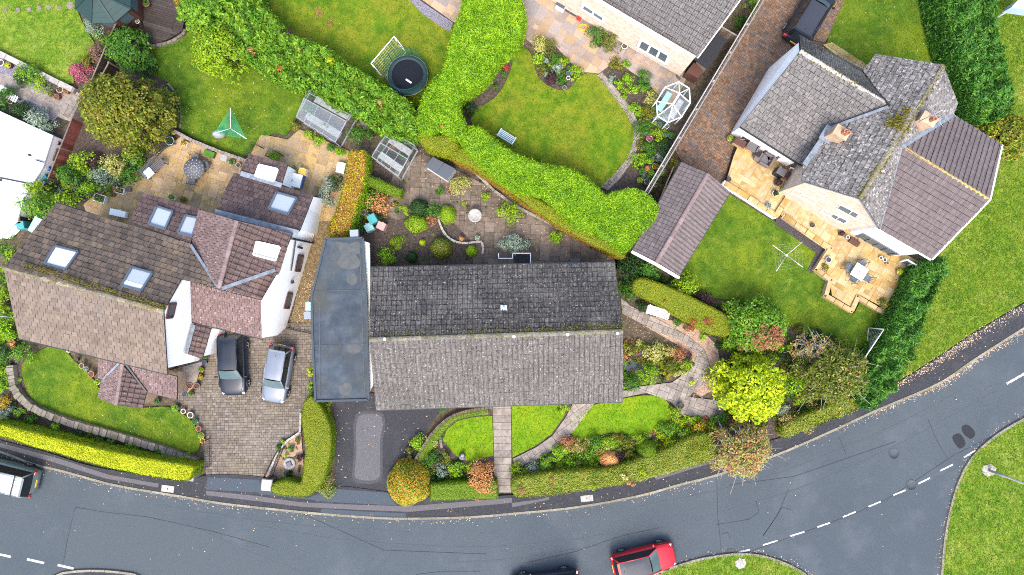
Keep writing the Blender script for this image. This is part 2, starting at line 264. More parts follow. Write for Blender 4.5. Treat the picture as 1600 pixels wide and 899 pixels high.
class MB:
    def __init__(s): s.V = []; s.F = []; s.mi = []; s.sm = []; s.bars = []
    def add(s, V, F, mi=0, sm=False):
        b = len(s.V); s.V += [Vector(v) for v in V]; s.F += [[i+b for i in f] for f in F]; s.mi += [mi]*len(F); s.sm += [sm]*len(F); return s
    def box(s, c, d, rz=0, mi=0, taper=1.0, mx=None):
        x, y, z = d[0]/2, d[1]/2, d[2]/2
        V = [(-x, -y, -z), (x, -y, -z), (x, y, -z), (-x, y, -z), (-x*taper, -y*taper, z), (x*taper, -y*taper, z), (x*taper, y*taper, z), (-x*taper, y*taper, z)]
        T = mx if mx is not None else Matrix.Translation(Vector(c)) @ Matrix.Rotation(rz, 4, 'Z')
        return s.add([T @ Vector(v) for v in V], [(0, 3, 2, 1), (4, 5, 6, 7), (0, 1, 5, 4), (1, 2, 6, 5), (2, 3, 7, 6), (3, 0, 4, 7)], mi)
    def bar(s, a, b, w_=.04, h_=None, mi=0, up=(0, 0, 1)):
        a, b = Vector(a), Vector(b); d = b-a; L = d.length
        if L < 1e-6: return s
        d.normalize(); u = Vector(up)
        if abs(d.dot(u)) > .98: u = Vector((1, 0, 0))
        x = d.cross(u).normalized(); y = x.cross(d).normalized(); h_ = h_ or w_
        V = [p+x*sx*w_/2+y*sy*h_/2 for p in (a, b) for sx, sy in ((-1, -1), (1, -1), (1, 1), (-1, 1))]
        s.bars.append((a, b, w_, h_)); return s.add(V, [(0, 1, 2, 3), (7, 6, 5, 4), (0, 4, 5, 1), (1, 5, 6, 2), (2, 6, 7, 3), (3, 7, 4, 0)], mi)
    def tube(s, pts, r, n=6, mi=0):
        pts = [Vector(p) for p in pts]; rr = r if isinstance(r, (list, tuple)) else [r]*len(pts); V = []; Fs = []
        for i, p in enumerate(pts):
            d = (pts[min(i+1, len(pts)-1)]-pts[max(i-1, 0)]).normalized(); u = Vector((0, 0, 1)) if abs(d.z) < .9 else Vector((1, 0, 0))
            x = d.cross(u).normalized(); y = x.cross(d)
            V += [p+(x*math.cos(2*math.pi*k/n)+y*math.sin(2*math.pi*k/n))*rr[i] for k in range(n)]
        for i in range(len(pts)-1):
            for k in range(n): a, b = i*n+k, i*n+(k+1) % n; Fs.append((a, b, b+n, a+n))
        Fs.append(tuple(range(n-1, -1, -1))); Fs.append(tuple(range((len(pts)-1)*n, len(pts)*n)))
        return s.add(V, Fs, mi, True)
    def lathe(s, prof, c=(0, 0, 0), n=16, mi=0, cap0=True, cap1=True, sm=True):
        V = []; Fs = []; c = Vector(c)
        for r, z in prof: V += [c+Vector((r*math.cos(2*math.pi*k/n), r*math.sin(2*math.pi*k/n), z)) for k in range(n)]
        for i in range(len(prof)-1):
            for k in range(n): a, b = i*n+k, i*n+(k+1) % n; Fs.append((a, b, b+n, a+n))
        if cap0: Fs.append(tuple(range(n-1, -1, -1)))
        if cap1: Fs.append(tuple(range((len(prof)-1)*n, len(prof)*n)))
        return s.add(V, Fs, mi, sm)
    def prism(s, poly, z0, z1, mi=0, bottom=False):
        n = len(poly); V = [(p[0], p[1], z0) for p in poly]+[(p[0], p[1], z1) for p in poly]
        ar = sum(poly[i][0]*poly[(i+1) % n][1]-poly[(i+1) % n][0]*poly[i][1] for i in range(n))
        top = list(range(n, 2*n)); sd_ = [(i, (i+1) % n, (i+1) % n+n, i+n) for i in range(n)]
        if ar < 0: top.reverse(); sd_ = [f[::-1] for f in sd_]
        return s.add(V, [top]+sd_+([list(range(n))] if bottom else []), mi)
    def build(s, name, m, parent=None, off=None, bevel=0):
        if name in ('roof', 'porch_roof') and len(s.bars)*8 == len(s.V):
            e = bpy.data.objects.new(name, None); COL.objects.link(e); e.parent = parent; OFF[e.name] = OFF[parent.name]
            for (a, b, w_, h_) in s.bars: MB().bar(a, b, w_, h_).build('gutter' if m == 'iron' else 'verge_trim', m, e)
            return e
        me = mesh(name, s.V, s.F, s.mi); me.polygons.foreach_set('use_smooth', s.sm)
        if bevel:
            b = bmesh.new(); b.from_mesh(me); bmesh.ops.bevel(b, geom=list(b.edges), offset=bevel, segments=2, affect='EDGES', profile=.6); b.to_mesh(me); b.free()
        return link(name, me, m, parent, off)
def kids(o): return [c for c in KIDS.get(o.name, ())]
KIDS = {}
def copy_tree(o, parent=None):
    c = o.copy(); COL.objects.link(c)
    if parent is not None: c.parent = parent
    for ch in list(o.children): copy_tree(ch, c)
    return c
USED = set()
def put(proto, loc, rz=0, label=None, sc=1.0, group=None):
    """first use moves the model itself, later uses are copies of it and of its parts"""
    if proto.name in USED: o = copy_tree(proto)
    else: o = proto; USED.add(proto.name)
    o.location = loc; o.rotation_euler = (0, 0, rz); o.scale = (sc, sc, sc) if not isinstance(sc, tuple) else sc
    if label: o['label'] = label
    if group: o['group'] = group
    elif 'group' in o and group == '': del o['group']
    return o
# ---------------------------------------------------------------- polygons
def area2(p): return sum(p[i][0]*p[(i+1) % len(p)][1]-p[(i+1) % len(p)][0]*p[i][1] for i in range(len(p)))/2
def clip(subj, clipper):
    """Sutherland-Hodgman: subject (any) by a convex counter-clockwise polygon"""
    out = subj
    n = len(clipper)
    for i in range(n):
        ax, ay = clipper[i]; bx, by = clipper[(i+1) % n]; ex, ey = bx-ax, by-ay; inp = out; out = []
        if not inp: return []
        px_, py_ = inp[-1]; ps = ex*(py_-ay)-ey*(px_-ax)
        for (x, y) in inp:
            s = ex*(y-ay)-ey*(x-ax)
            if (s >= 0) != (ps >= 0):
                t = ps/(ps-s); out.append((px_+(x-px_)*t, py_+(y-py_)*t))
            if s >= 0: out.append((x, y))
            px_, py_, ps = x, y, s
    return out
def inside(x, y, p):
    c = False; j = len(p)-1
    for i in range(len(p)):
        if (p[i][1] > y) != (p[j][1] > y) and x < (p[j][0]-p[i][0])*(y-p[i][1])/(p[j][1]-p[i][1])+p[i][0]: c = not c
        j = i
    return c
def np_inside(X, Y, p):
    c = np.zeros(len(X), bool); j = len(p)-1
    for i in range(len(p)):
        if p[i][1] != p[j][1]:
            c ^= ((p[i][1] > Y) != (p[j][1] > Y)) & (X < (p[j][0]-p[i][0])*(Y-p[i][1])/(p[j][1]-p[i][1])+p[i][0])
        j = i
    return c
def sheet(name, pts, z, m, kind='structure', parent=None, sm=False, depth=.06):
    q = smooth(pts, 4) if sm else pts
    w_ = [P(a, b, z) for a, b in q]; mb = MB(); mb.prism(w_, z-depth, z)
    o = mb.build(name, m, parent)
    if parent is None or kind == 'stuff': setp(o, kind=kind)
    return o
LAWNS = []
def lawn(pts, z, m, name='lawn', sm=True, dens=1.0):
    o = sheet(name, pts, z, m, sm=sm); q = smooth(pts, 4) if sm else pts
    LAWNS.append(([P(a, b, z) for a, b in q], z, dens)); return o
# ---------------------------------------------------------------- slabs, tiles
def slabs(parent, poly, z, m, unit, ang, sizes, name='paving_slab', cap=300, gap=.014, th=.045, seed=1, stuff=False, tilt=.006, origin=None):
    """stone by stone, random coursed pattern on a grid, cut to the outline; poly in world metres"""
    rr = random.Random(seed); ca, sa = math.cos(ang), math.sin(ang)
    off = OFF.get(parent.name, Vector((0, 0, 0)))
    o = Vector((poly[0][0], poly[0][1])) if origin is None else Vector(origin)
    loc = [((p[0]-o.x)*ca+(p[1]-o.y)*sa, -(p[0]-o.x)*sa+(p[1]-o.y)*ca) for p in poly]
    x0, x1 = min(p[0] for p in loc), max(p[0] for p in loc); y0, y1 = min(p[1] for p in loc), max(p[1] for p in loc)
    nx, ny = int((x1-x0)/unit[0])+2, int((y1-y0)/unit[1])+2; occ = [[False]*nx for _ in range(ny)]
    cells = []
    for j in range(ny):
        for i in range(nx):
            if occ[j][i]: continue
            sz = rr.choice(sizes)
            for (a, b) in [sz]+sorted(sizes, key=lambda s: -s[0]*s[1])+[(1, 1)]:
                if i+a <= nx and j+b <= ny and not any(occ[j+q][i+p] for q in range(b) for p in range(a)): break
            for q in range(b):
                for p in range(a): occ[j+q][i+p] = True
            cells.append((x0+i*unit[0], y0+j*unit[1], a*unit[0], b*unit[1], (a, b)))
    shared = {}; rest = MB(); items = []
    for (x, y, w_, h_, key) in cells:
        r = [(x+gap/2, y+gap/2), (x+w_-gap/2, y+gap/2), (x+w_-gap/2, y+h_-gap/2), (x+gap/2, y+h_-gap/2)]
        c = clip(loc, r)
        if len(c) < 3 or abs(area2(c)) < .12*w_*h_*.5: continue
        items.append((abs(area2(c)), x, y, w_, h_, key, c, abs(abs(area2(c))-(w_-gap)*(h_-gap)) < 1e-5))
    items.sort(key=lambda t: -t[0])
    for n, (ar, x, y, w_, h_, key, c, full) in enumerate(items):
        cx, cy = x+w_/2, y+h_/2; dz = rr.uniform(-tilt, tilt)
        W = Vector((o.x+cx*ca-cy*sa, o.y+cx*sa+cy*ca, z+dz))
        def chamf(c):
            mx_, my_ = sum(p[0] for p in c)/len(c), sum(p[1] for p in c)/len(c); mb = MB()
            e = min(.012, .08*min(w_, h_)); n_ = len(c); V = []
            for (p, q) in c: V.append((p, q, -th))
            for (p, q) in c: V.append((p, q, -e*.8))
            for (p, q) in c:
                d = math.hypot(p-mx_, q-my_) or 1; V.append((p-(p-mx_)/d*e, q-(q-my_)/d*e, 0))
            Fs = [list(range(2*n_, 3*n_))]+[(i+k*n_, (i+1) % n_+k*n_, (i+1) % n_+(k+1)*n_, i+(k+1)*n_) for k in (0, 1) for i in range(n_)]
            return V, Fs
        cc = [(p-cx, q-cy) for p, q in c]
        if area2(cc) < 0: cc.reverse()
        tr = Matrix.Translation(W-off) @ Matrix.Rotation(ang, 4, 'Z') @ Matrix.Rotation(rr.uniform(-tilt, tilt), 4, 'X') @ Matrix.Rotation(rr.uniform(-tilt, tilt), 4, 'Y')
        if n < cap and not stuff:
            if full and key in shared: me = shared[key]
            else:
                V, Fs = chamf(cc); me = mesh(name, V, Fs); me.materials.append(MATS[m])
                if full: shared[key] = me
            ob = bpy.data.objects.new(name, me); COL.objects.link(ob); ob.parent = parent; ob.matrix_basis = tr
        else:
            V, Fs = chamf(cc); rest.add([tr @ Vector(v) + off for v in V], Fs)
    if rest.V:
        setp(rest.build(name+'s', m, parent), kind='stuff')
PROF = {'flat': [(0, 0), (1, 0)], 'roll': [(0, 0), (.55, .0), (.68, .045), (.84, .05), (1, .0)], 'double': [(0, .035), (.12, .04), (.22, 0), (.5, 0), (.6, .035), (.75, .035), (.85, 0), (1, 0)],
        'wave': [(0, .0), (.3, -.015), (.62, .01), (.8, .04), (1, .02)]}
def tiles(roof, pl, eave, poly, tw, tl, prof, m, cap=0, stagger=0.0, th=.03, seed=3, lift=.02, name='roof_tile', jit=.004, gap=.022):
    """tile by tile on the roof plane; eave=(a,b) gives the course direction, poly the face outline (world)"""
    rr = random.Random(seed); off = OFF.get(roof.name, Vector((0, 0, 0)))
    u = (eave[1]-eave[0]); u -= pl.n*u.dot(pl.n); u.normalize(); v = pl.n.cross(u).normalized()
    if v.z < 0: u = -u; v = -v
    o = eave[0]+pl.n*lift
    loc = [((p-o).dot(u), (p-o).dot(v)) for p in poly]
    if area2(loc) < 0: loc.reverse()
    x0, x1 = min(p[0] for p in loc), max(p[0] for p in loc); y0, y1 = min(p[1] for p in loc), max(p[1] for p in loc)
    B = Matrix((( u.x, v.x, pl.n.x, o.x), (u.y, v.y, pl.n.y, o.y), (u.z, v.z, pl.n.z, o.z), (0, 0, 0, 1)))
    pr = PROF[prof]; rest = MB(); shared = None; cnt = 0; nrow = int(math.ceil((y1-y0)/tl)); ncol = int(math.ceil((x1-x0)/tw))+1
    def tile_geo(x, y, clipper):
        V = []; Fs = []; full = True
        top_y = y+tl*.93  # tile cut short: the dark slot stands in for the nose's shadow
        hh = lambda a, b: np.interp((a-x)/tw, [q[0] for q in pr], [q[1] for q in pr])+th*(1-(b-y)/tl)+.004
        for i in range(len(pr)-1):
            a = x+gap/2+(tw-gap)*pr[i][0]; b = x+gap/2+(tw-gap)*pr[i+1][0]
            r = [(a, y), (b, y), (b, top_y), (a, top_y)]
            c = clip(clipper, r) if clipper else r
            if len(c) < 3 or abs(area2(c)) < 1e-4: full = False; continue
            if clipper and abs(abs(area2(c))-(b-a)*(top_y-y)) > 1e-5: full = False
            n = len(V); V += [(p, q, hh(p, q)) for p, q in c]; Fs.append(list(range(n, n+len(c))))
            if c and abs(min(q for _, q in c)-y) < 1e-6:
                e = [p for p, q in c if abs(q-y) < 1e-6]
                if len(e) >= 2:
                    n = len(V); a1, b1 = min(e), max(e); V += [(a1, y, -.02), (b1, y, -.02), (b1, y, hh(b1, y)), (a1, y, hh(a1, y))]; Fs.append([n, n+1, n+2, n+3])
        for xe, s in ((x+gap/2, 0), (x+tw-gap/2, 1)):
            if full:
                n = len(V); q0 = [(xe, y, -.02), (xe, y, hh(xe, y)), (xe, top_y, hh(xe, top_y)), (xe, top_y, -.02)]; V += q0; Fs.append([n, n+1, n+2, n+3] if s == 0 else [n+3, n+2, n+1, n])
        return V, Fs, full
    for j in range(nrow-1, -1, -1):
        y = y0+j*tl; sh = (stagger*tw*(j % 2)) if stagger else 0
        for i in range(-1, ncol):
            x = x0+i*tw+sh
            if not clip(loc, [(x, y), (x+tw, y), (x+tw, y+tl), (x, y+tl)]): continue
            V, Fs, full = tile_geo(x, y, loc)
            if not Fs: continue
            dz = rr.uniform(-jit, jit); dy = rr.uniform(-jit, jit)*2
            if full and cnt < cap:
                if shared is None:
                    V2, F2, _ = tile_geo(0, 0, None)
                    if True:
                        for xe, s in ((gap/2, 0), (tw-gap/2, 1)): pass
                    shared = mesh(name, V2, F2); shared.materials.append(MATS[m])
                ob = bpy.data.objects.new(name, shared); COL.objects.link(ob); ob.parent = roof
                ob.matrix_basis = Matrix.Translation(-off) @ B @ Matrix.Translation((x, y+dy, dz)) @ Matrix.Rotation(rr.uniform(-.006, .006), 4, 'Z'); cnt += 1
            else:
                rest.add([B @ Vector((a, b+dy, c+dz)) for a, b, c in V], Fs)
    if rest.V: setp(rest.build(name+'s', m, roof), kind='stuff')
    return cnt
def roof_sheet(name, poly, pl, m, parent, th=.10):
    mb = MB(); n = len(poly); lo = [p-Vector((0, 0, th)) for p in poly]
    q = list(range(n)); sd_ = [(i, (i+1) % n, (i+1) % n+n, i+n) for i in range(n)]
    mb.add(list(poly)+lo, [q, list(range(2*n-1, n-1, -1))]+sd_); return mb.build(name, m, parent)
def ridge_run(parent, a, b, m, w_=.26, h_=.09, L=.42, name='ridge_tile', lift=.03):
    """half-round ridge tiles, one after another"""
    d = b-a; n = max(1, int(d.length/L)); d.normalize(); x = d.cross(Vector((0, 0, 1))).normalized(); y = x.cross(d).normalized(); off = OFF.get(parent.name, Vector((0, 0, 0)))
    me = None; step = (b-a).length/n
    V = []; Fs = []
    for e, s in ((0, 1.0), (step*1.03, .9)):
        for k in range(6):
            t = math.pi*k/5; V.append((e, math.cos(t)*w_/2*s, math.sin(t)*h_*s-.04))
    Fs = [(k, k+1, k+7, k+6) for k in range(5)]+[(5, 4, 3, 2, 1, 0)]
    me = mesh(name, V, Fs); me.materials.append(MATS[m])
    for i in range(n):
        p = a+d*(i*step)+Vector((0, 0, lift+R.uniform(-.008, .008)))-off
        ob = bpy.data.objects.new(name, me); COL.objects.link(ob); ob.parent = parent
        ob.matrix_basis = Matrix(((d.x, x.x, y.x, p.x), (d.y, x.y, y.y, p.y), (d.z, x.z, y.z, p.z), (0, 0, 0, 1))) @ Matrix.Rotation(R.uniform(-.02, .02), 4, 'Z')
def moss_clumps(parent, a, b, spread, n, m='moss', size=(.03, .10), name='moss'):
    """little cushions of moss along a line (joined: nobody could count them)"""
    mb = MB(); d = b-a; x = d.cross(Vector((0, 0, 1))).normalized()
    for _ in range(n):
        p = a+d*R.random()+x*R.gauss(0, spread); s = R.uniform(*size); r = R.uniform(0, 6)
        V = [p+Vector((math.cos(r+k*1.2566)*s*R.uniform(.7, 1.2), math.sin(r+k*1.2566)*s*R.uniform(.7, 1.2), 0)) for k in range(5)]+[p+Vector((0, 0, s*.7+.05))]
        mb.add(V, [(k, (k+1) % 5, 5) for k in range(5)])
    return setp(mb.build(name, m, parent), kind='stuff')
# ---------------------------------------------------------------- foliage
def leaves(pts, nrm, L, wid=.45, up=.3, jit=.7, bend=.25):
    """one folded diamond per leaf; returns verts, quads"""
    n = len(pts); nr = nrm+NR.normal(0, jit, (n, 3)); nr[:, 2] += up; nr /= np.linalg.norm(nr, axis=1)[:, None]+1e-9
    t = NR.normal(0, 1, (n, 3)); t -= nr*(t*nr).sum(1)[:, None]; t /= np.linalg.norm(t, axis=1)[:, None]+1e-9
    b = np.cross(nr, t); l = L*NR.uniform(.6, 1.35, (n, 1)); w_ = l*wid
    V = np.empty((n, 4, 3)); V[:, 0] = pts-t*l*.5; V[:, 1] = pts+b*w_*.5+nr*l*bend*.3; V[:, 2] = pts+t*l*.5-nr*l*bend*.2; V[:, 3] = pts-b*w_*.5+nr*l*bend*.3
    Q = np.arange(n*4).reshape(n, 4); return V.reshape(-1, 3), Q
def lumps_points(c, rad, nl, lr, per, flat=1.0, seed=0, hemi=True):
    rg = np.random.default_rng(seed); k = nl
    d = rg.normal(0, 1, (k, 3));
    if hemi: d[:, 2] = np.abs(d[:, 2])*.9+.02
    d /= np.linalg.norm(d, axis=1)[:, None]; d *= rg.uniform(.45, 1, (k, 1))**.5; kk_ = max(3, k//3); an_ = np.arange(kk_)*2.4; ra_ = .72*np.sqrt((np.arange(kk_)+.2)/kk_); d[:kk_] = np.stack([np.cos(an_)*ra_, np.sin(an_)*ra_, np.sqrt(1-ra_**2)], 1)
    cen = d*np.array(rad)*(1-lr*.55); lrad = lr*min(rad[0], rad[1])*rg.uniform(.7, 1.3, k)
    q = rg.normal(0, 1, (k, per, 3)); q /= np.linalg.norm(q, axis=2)[:, :, None]; q[:, :, 2] = np.where(q[:, :, 2] < -.35, -q[:, :, 2], q[:, :, 2])
    pts = cen[:, None, :]+q*lrad[:, None, None]*np.array([1, 1, .8*flat])*rg.uniform(.7, 1.08, (k, per, 1)); return pts.reshape(-1, 3)+np.array(c), q.reshape(-1, 3), cen+np.array(c), lrad
SEED = [100]
def crown_mesh(c, rad, nl, lr, per, L, wid=.45, up=.4, jit=.6, hemi=True):
    SEED[0] += 1; p, n, cen, lr_ = lumps_points(c, rad, nl, lr, per, seed=SEED[0], hemi=hemi); V, Q = leaves(p, n, L, wid, up, jit); return mesh_np('crown', V, Q), cen
def bush(px, py, rx, ry, h, m, name, label, cat='shrub', L=.13, dens=1.0, lr=.42, group=None, wid=.5, up=.45, stem=True, ball=False, z0=.03, rot=0):
    """shrub: leafy crown in lumps over a few woody stems"""
    zc = z0+h*.45; c = P(px, py, zc); gk = 1.0 if (ball or rx > 20) else 1.32; a, b = M(rx, zc)*gk, M(ry, zc)*gk; h *= 1 if ball else 1.1; base = Vector((c.x, c.y, z0))
    t = thing(name, label, cat, base, group)
    A = 4*a*b; N = int(A*300*dens*(.12/L)**1.6)+60
    SEED[0] += 1; rg = np.random.default_rng(SEED[0])
    if ball:
        q = rg.normal(0, 1, (N*2, 3)); q[:, 2] = np.abs(q[:, 2]); q /= np.linalg.norm(q, axis=1)[:, None]
        wob = 1+.05*np.sin(q[:, :1]*5+q[:, 1:2]*4)
        p = q*np.array([a, b, h*.95])*wob*rg.uniform(.93, 1.02, (N*2, 1))+np.array(base); n = q
        core = MB(); core.lathe([(.97, 0), (.95, .3), (.85, .55), (.66, .74), (.4, .89), (.12, .95)], n=14)
        me = mesh('core', [(v.x*a*.86+base.x, v.y*b*.86+base.y, v.z*h*.86+base.z) for v in core.V], core.F, smooth_=True); link('inner_growth', me, 'leaf_mid' if m == 'leaf_orange' else m, t)
    else:
        nl = max(7, int(14*min(2.2, A/2)**.5)); per = max(14, N//nl)
        p, n, cen, lrr = lumps_points(base+Vector((0, 0, h*.08)), (a, b, h*.9), nl, lr, per, seed=SEED[0])
        if rot:
            d = p-np.array(base); p = np.stack([d[:, 0]*math.cos(rot)-d[:, 1]*math.sin(rot), d[:, 0]*math.sin(rot)+d[:, 1]*math.cos(rot), d[:, 2]], 1)+np.array(base)
    V, Q = leaves(p, n, L, wid, up, .55); V[:, 2] = np.maximum(V[:, 2], z0+.01)
    link('foliage', mesh_np('foliage', V, Q), m, t)
    if stem:
        mb = MB()
        for k in range(4):
            an = k*1.6+R.random(); e = Vector((math.cos(an)*a*.5, math.sin(an)*b*.5, h*.7)); mb.tube([base, base+e*.5+Vector((0, 0, h*.1)), base+e], [.035, .025, .012], 5)
        mb.build('stem', 'bark', t)
    return t
def tree(px, py, rx, ry, h, m, label, nl=40, lr=.28, per=110, L=.17, trunk_h=None, name='tree', bark='bark', zb=.02, crown_lo=.35, extra=None, wid=.5, group=None, base_px=None, twigs=0):
    """tapered trunk, limbs to every clump, leaves clump by clump"""
    zc = h*.62; c = P(px, py, zc); a, b = M(rx, zc), M(ry, zc); th = trunk_h or h*.35
    base = Vector((c.x, c.y, zb)) if base_px is None else P(*base_px, zb)
    t = thing(name, label, 'tree', base, group)
    SEED[0] += 1; sd_ = SEED[0]
    p, n, cen, lrr = lumps_points((c.x, c.y, h*crown_lo), (a, b, h*(1-crown_lo)), nl, lr, per, seed=sd_)
    V, Q = leaves(p, n, L, wid, .5, .55); link('crown', mesh_np('crown', V, Q), m, t)
    mb = MB(); top = Vector((c.x, c.y, th)); mid = (base+top)/2+Vector((.06, -.05, 0)); r0 = .035*h+.03
    mb.tube([base, mid, top], [r0*1.25, r0, r0*.75], 8); mb.build('trunk', bark, t)
    lb = MB()
    for q in cen:
        q = Vector(q); m1 = top.lerp(q, .5)+Vector((0, 0, .12*h*R.random())); lb.tube([top-Vector((0, 0, R.uniform(0, th*.3))), m1, q], [r0*.42, r0*.25, .012], 5)
        for _ in range(twigs):
            e = q+Vector((R.gauss(0, 1), R.gauss(0, 1), R.gauss(.4, .6)))*M(rx, zc)*.22; lb.tube([m1.lerp(q, R.random()), e], [.018, .006], 4)
    lb.build('limb', bark, t)
    if extra:
        for (m2, k2) in extra:
            sel = NR.choice(len(p), k2, replace=False); V, Q = leaves(p[sel]*1.0+NR.normal(0, .05, (k2, 3))+np.array([0, 0, .04]), n[sel], L, wid, .6, .5); link('foliage', mesh_np('foliage', V, Q), m2, t)
    return t
def hedge(pts, zt, m, label, L=.12, top_d=260, side_d=200, z0=.02, sm=True, name='hedge', side_m=None, wob=.05, wob_s=1.2, jit=.5, up=.6, wid=.45, group=None, batter=0.0, core_m=None, n_sm=3, rough=.03, lump=None, inset=.08):
    """clipped hedge: solid inner growth (wavy top, rounded shoulders) under a skin of leaves"""
    q = smooth(pts, n_sm) if sm else pts; poly = [P(a, b, zt) for a, b in q]; p2 = [(p.x, p.y) for p in poly]
    if area2(p2) < 0: p2.reverse()
    cx, cy = sum(p[0] for p in p2)/len(p2), sum(p[1] for p in p2)/len(p2); base = Vector((cx, cy, z0))
    t = thing(name, label, 'hedge', base, group)
    A = abs(area2(p2)); x0, x1 = min(p[0] for p in p2), max(p[0] for p in p2); y0, y1 = min(p[1] for p in p2), max(p[1] for p in p2)
    fz = lambda X, Y: wob*(np.sin(X*wob_s+Y*.7*wob_s)+np.sin(X*.6*wob_s-Y*1.3*wob_s+1.7)+.6*np.sin(X*2.9*wob_s+Y*2.3*wob_s))
    LC = None
    if lump:
        nl_ = int((x1-x0)*(y1-y0)/(lump[0]**2*1.1)); LC = np.stack([NR.uniform(x0, x1, nl_), NR.uniform(y0, y1, nl_)], 1); LH = NR.uniform(.35, 1.15, nl_)
    def lz(X, Y):
        if LC is None: return 0
        d = (X[:, None]-LC[None, :, 0])**2+(Y[:, None]-LC[None, :, 1])**2; return (np.clip(1-d/lump[0]**2, 0, 1)*LH).max(1)*lump[1]-lump[1]*.55
    n = int(top_d*(x1-x0)*(y1-y0)); X = NR.uniform(x0, x1, n); Y = NR.uniform(y0, y1, n); k = np_inside(X, Y, p2); X, Y = X[k], Y[k]
    # distance to the outline rounds the shoulder
    D = np.full(len(X), 9.0); nb = len(p2); NX = np.zeros(len(X)); NY = np.zeros(len(X))
    for i in range(nb):
        ax, ay = p2[i]; bx, by = p2[(i+1) % nb]; ex, ey = bx-ax, by-ay; l2 = ex*ex+ey*ey+1e-9
        tt = np.clip(((X-ax)*ex+(Y-ay)*ey)/l2, 0, 1); dx, dy = X-(ax+tt*ex), Y-(ay+tt*ey); d = np.hypot(dx, dy); s = d < D
        D[s] = d[s]; l = math.sqrt(l2); NX[s] = ey/l; NY[s] = -ex/l
    sh = np.clip(1-D/.22, 0, 1)**2
    Z = zt+fz(X, Y)+lz(X, Y)-sh*.14+NR.normal(0, rough, len(X)); pts3 = np.stack([X, Y, Z], 1); nn = np.stack([NX*sh, NY*sh, 1-sh*.6], 1)
    V, Q = leaves(pts3, nn, L, wid, up, jit); link('foliage', mesh_np('foliage', V, Q), m, t)
    SV = []; SN = []
    for i in range(nb):
        ax, ay = p2[i]; bx, by = p2[(i+1) % nb]; l = math.hypot(bx-ax, by-ay); k = int(side_d*l*(zt-z0))
        if k < 1: continue
        u = NR.random(k); zz = NR.uniform(z0, zt, k); ox, oy = (by-ay)/(l+1e-9), -(bx-ax)/(l+1e-9); o_ = batter*(zt-zz)+NR.normal(0, rough, k)
        SV.append(np.stack([ax+(bx-ax)*u+ox*o_, ay+(by-ay)*u+oy*o_, zz], 1)); SN.append(np.tile([ox, oy, .15], (k, 1)))
    if SV:
        V, Q = leaves(np.concatenate(SV), np.concatenate(SN), L, wid, .1, jit); link('side_foliage', mesh_np('side_foliage', V, Q), side_m or m, t)
    # inner growth
    ins = [(cx+(p[0]-cx), cy+(p[1]-cy)) for p in p2]
    mb = MB(); nn_ = len(p2); V = []; lo_ = wob*2.2+(lump[1]*.45 if lump else 0)
    for zz, o_ in ((z0-.02, batter*(zt-z0)), (zt-.16-lo_, 0), (zt-.07-lo_, -inset)):
        for i in range(nn_):
            ax, ay = p2[i-1]; bx, by = p2[(i+1) % nn_]; l = math.hypot(bx-ax, by-ay)+1e-9; ox, oy = (by-ay)/l, -(bx-ax)/l
            x, y = p2[i][0]+ox*(o_-.03), p2[i][1]+oy*(o_-.03); V.append((x, y, zz+0))
    Fs = [(i+k*nn_, (i+1) % nn_+k*nn_, (i+1) % nn_+(k+1)*nn_, i+(k+1)*nn_) for k in (0, 1) for i in range(nn_)]+[list(range(2*nn_, 3*nn_))]
    mb.add(V, Fs); mb.build('inner_growth', core_m or m, t); return t
# ================================================================ THE GROUND
g = MB(); g.add([(-500, -500, -.06), (500, -500, -.06), (500, 500, -.06), (-500, 500, -.06)], [(0, 1, 2, 3)]); setp(g.build('ground', 'earth'), kind='structure')
for pts in ([(-1600, -1200), (3200, -1200), (3200, -62), (-1600, -62)], [(-1600, -61), (-62, -61), (-62, 600), (-270, 600), (-1600, 560)], [(1765, -61), (3200, -61), (3200, 360), (1765, 360)]): sheet('meadow', pts, .0, 'lawn_rough')
KERB = smooth([(-260, 640), (-90, 682), (0, 706), (50, 725), (100, 737), (173, 757), (233, 768), (283, 776), (340, 786), (400, 793), (500, 803), (600, 810), (683, 810), (740, 808), (800, 803), (900, 793), (999, 775), (1060, 758), (1119, 743), (1213, 711), (1306, 671), (1366, 643), (1466, 600), (1520, 564), (1600, 513), (1760, 415)], 5, False)
BACK = smooth([(-260, 622), (-90, 662), (0, 688), (70, 706), (140, 728), (230, 744), (290, 752), (330, 742), (410, 746), (430, 768), (480, 774), (523, 760), (612, 770), (680, 778), (800, 774), (850, 770), (930, 762), (1000, 746), (1020, 738), (1100, 716), (1210, 687), (1260, 672), (1340, 638), (1380, 615), (1420, 588), (1470, 556), (1520, 522), (1600, 474), (1760, 376)], 4, False)
road = sheet('road', KERB+[(2600, -60), (2700, 1250), (-1200, 1250), (-1200, 560), (-270, 640)], 0, 'asphalt')
sheet('side_road', [(1150, 868), (1240, 842), (1337, 804), (1415, 770), (1453, 752), (1500, 728), (1530, 705), (1560, 700), (1540, 960), (1180, 960), (1250, 885), (1190, 862)], .004, 'asphalt_side')
sheet('road_patch', [(118, 793), (200, 802), (300, 822), (360, 850), (500, 905), (95, 905), (99, 880), (112, 815)], .004, 'asphalt_pink').data.materials[0] = mat('asphalt_grey', [(.043, .054, .061), (.057, .069, .077), (.075, .089, .098)], 26, 5, rnd=0, rough=.92, bump=(60, .4, .02))
sheet('pavement', KERB+BACK[::-1], .10, 'asphalt_dark')
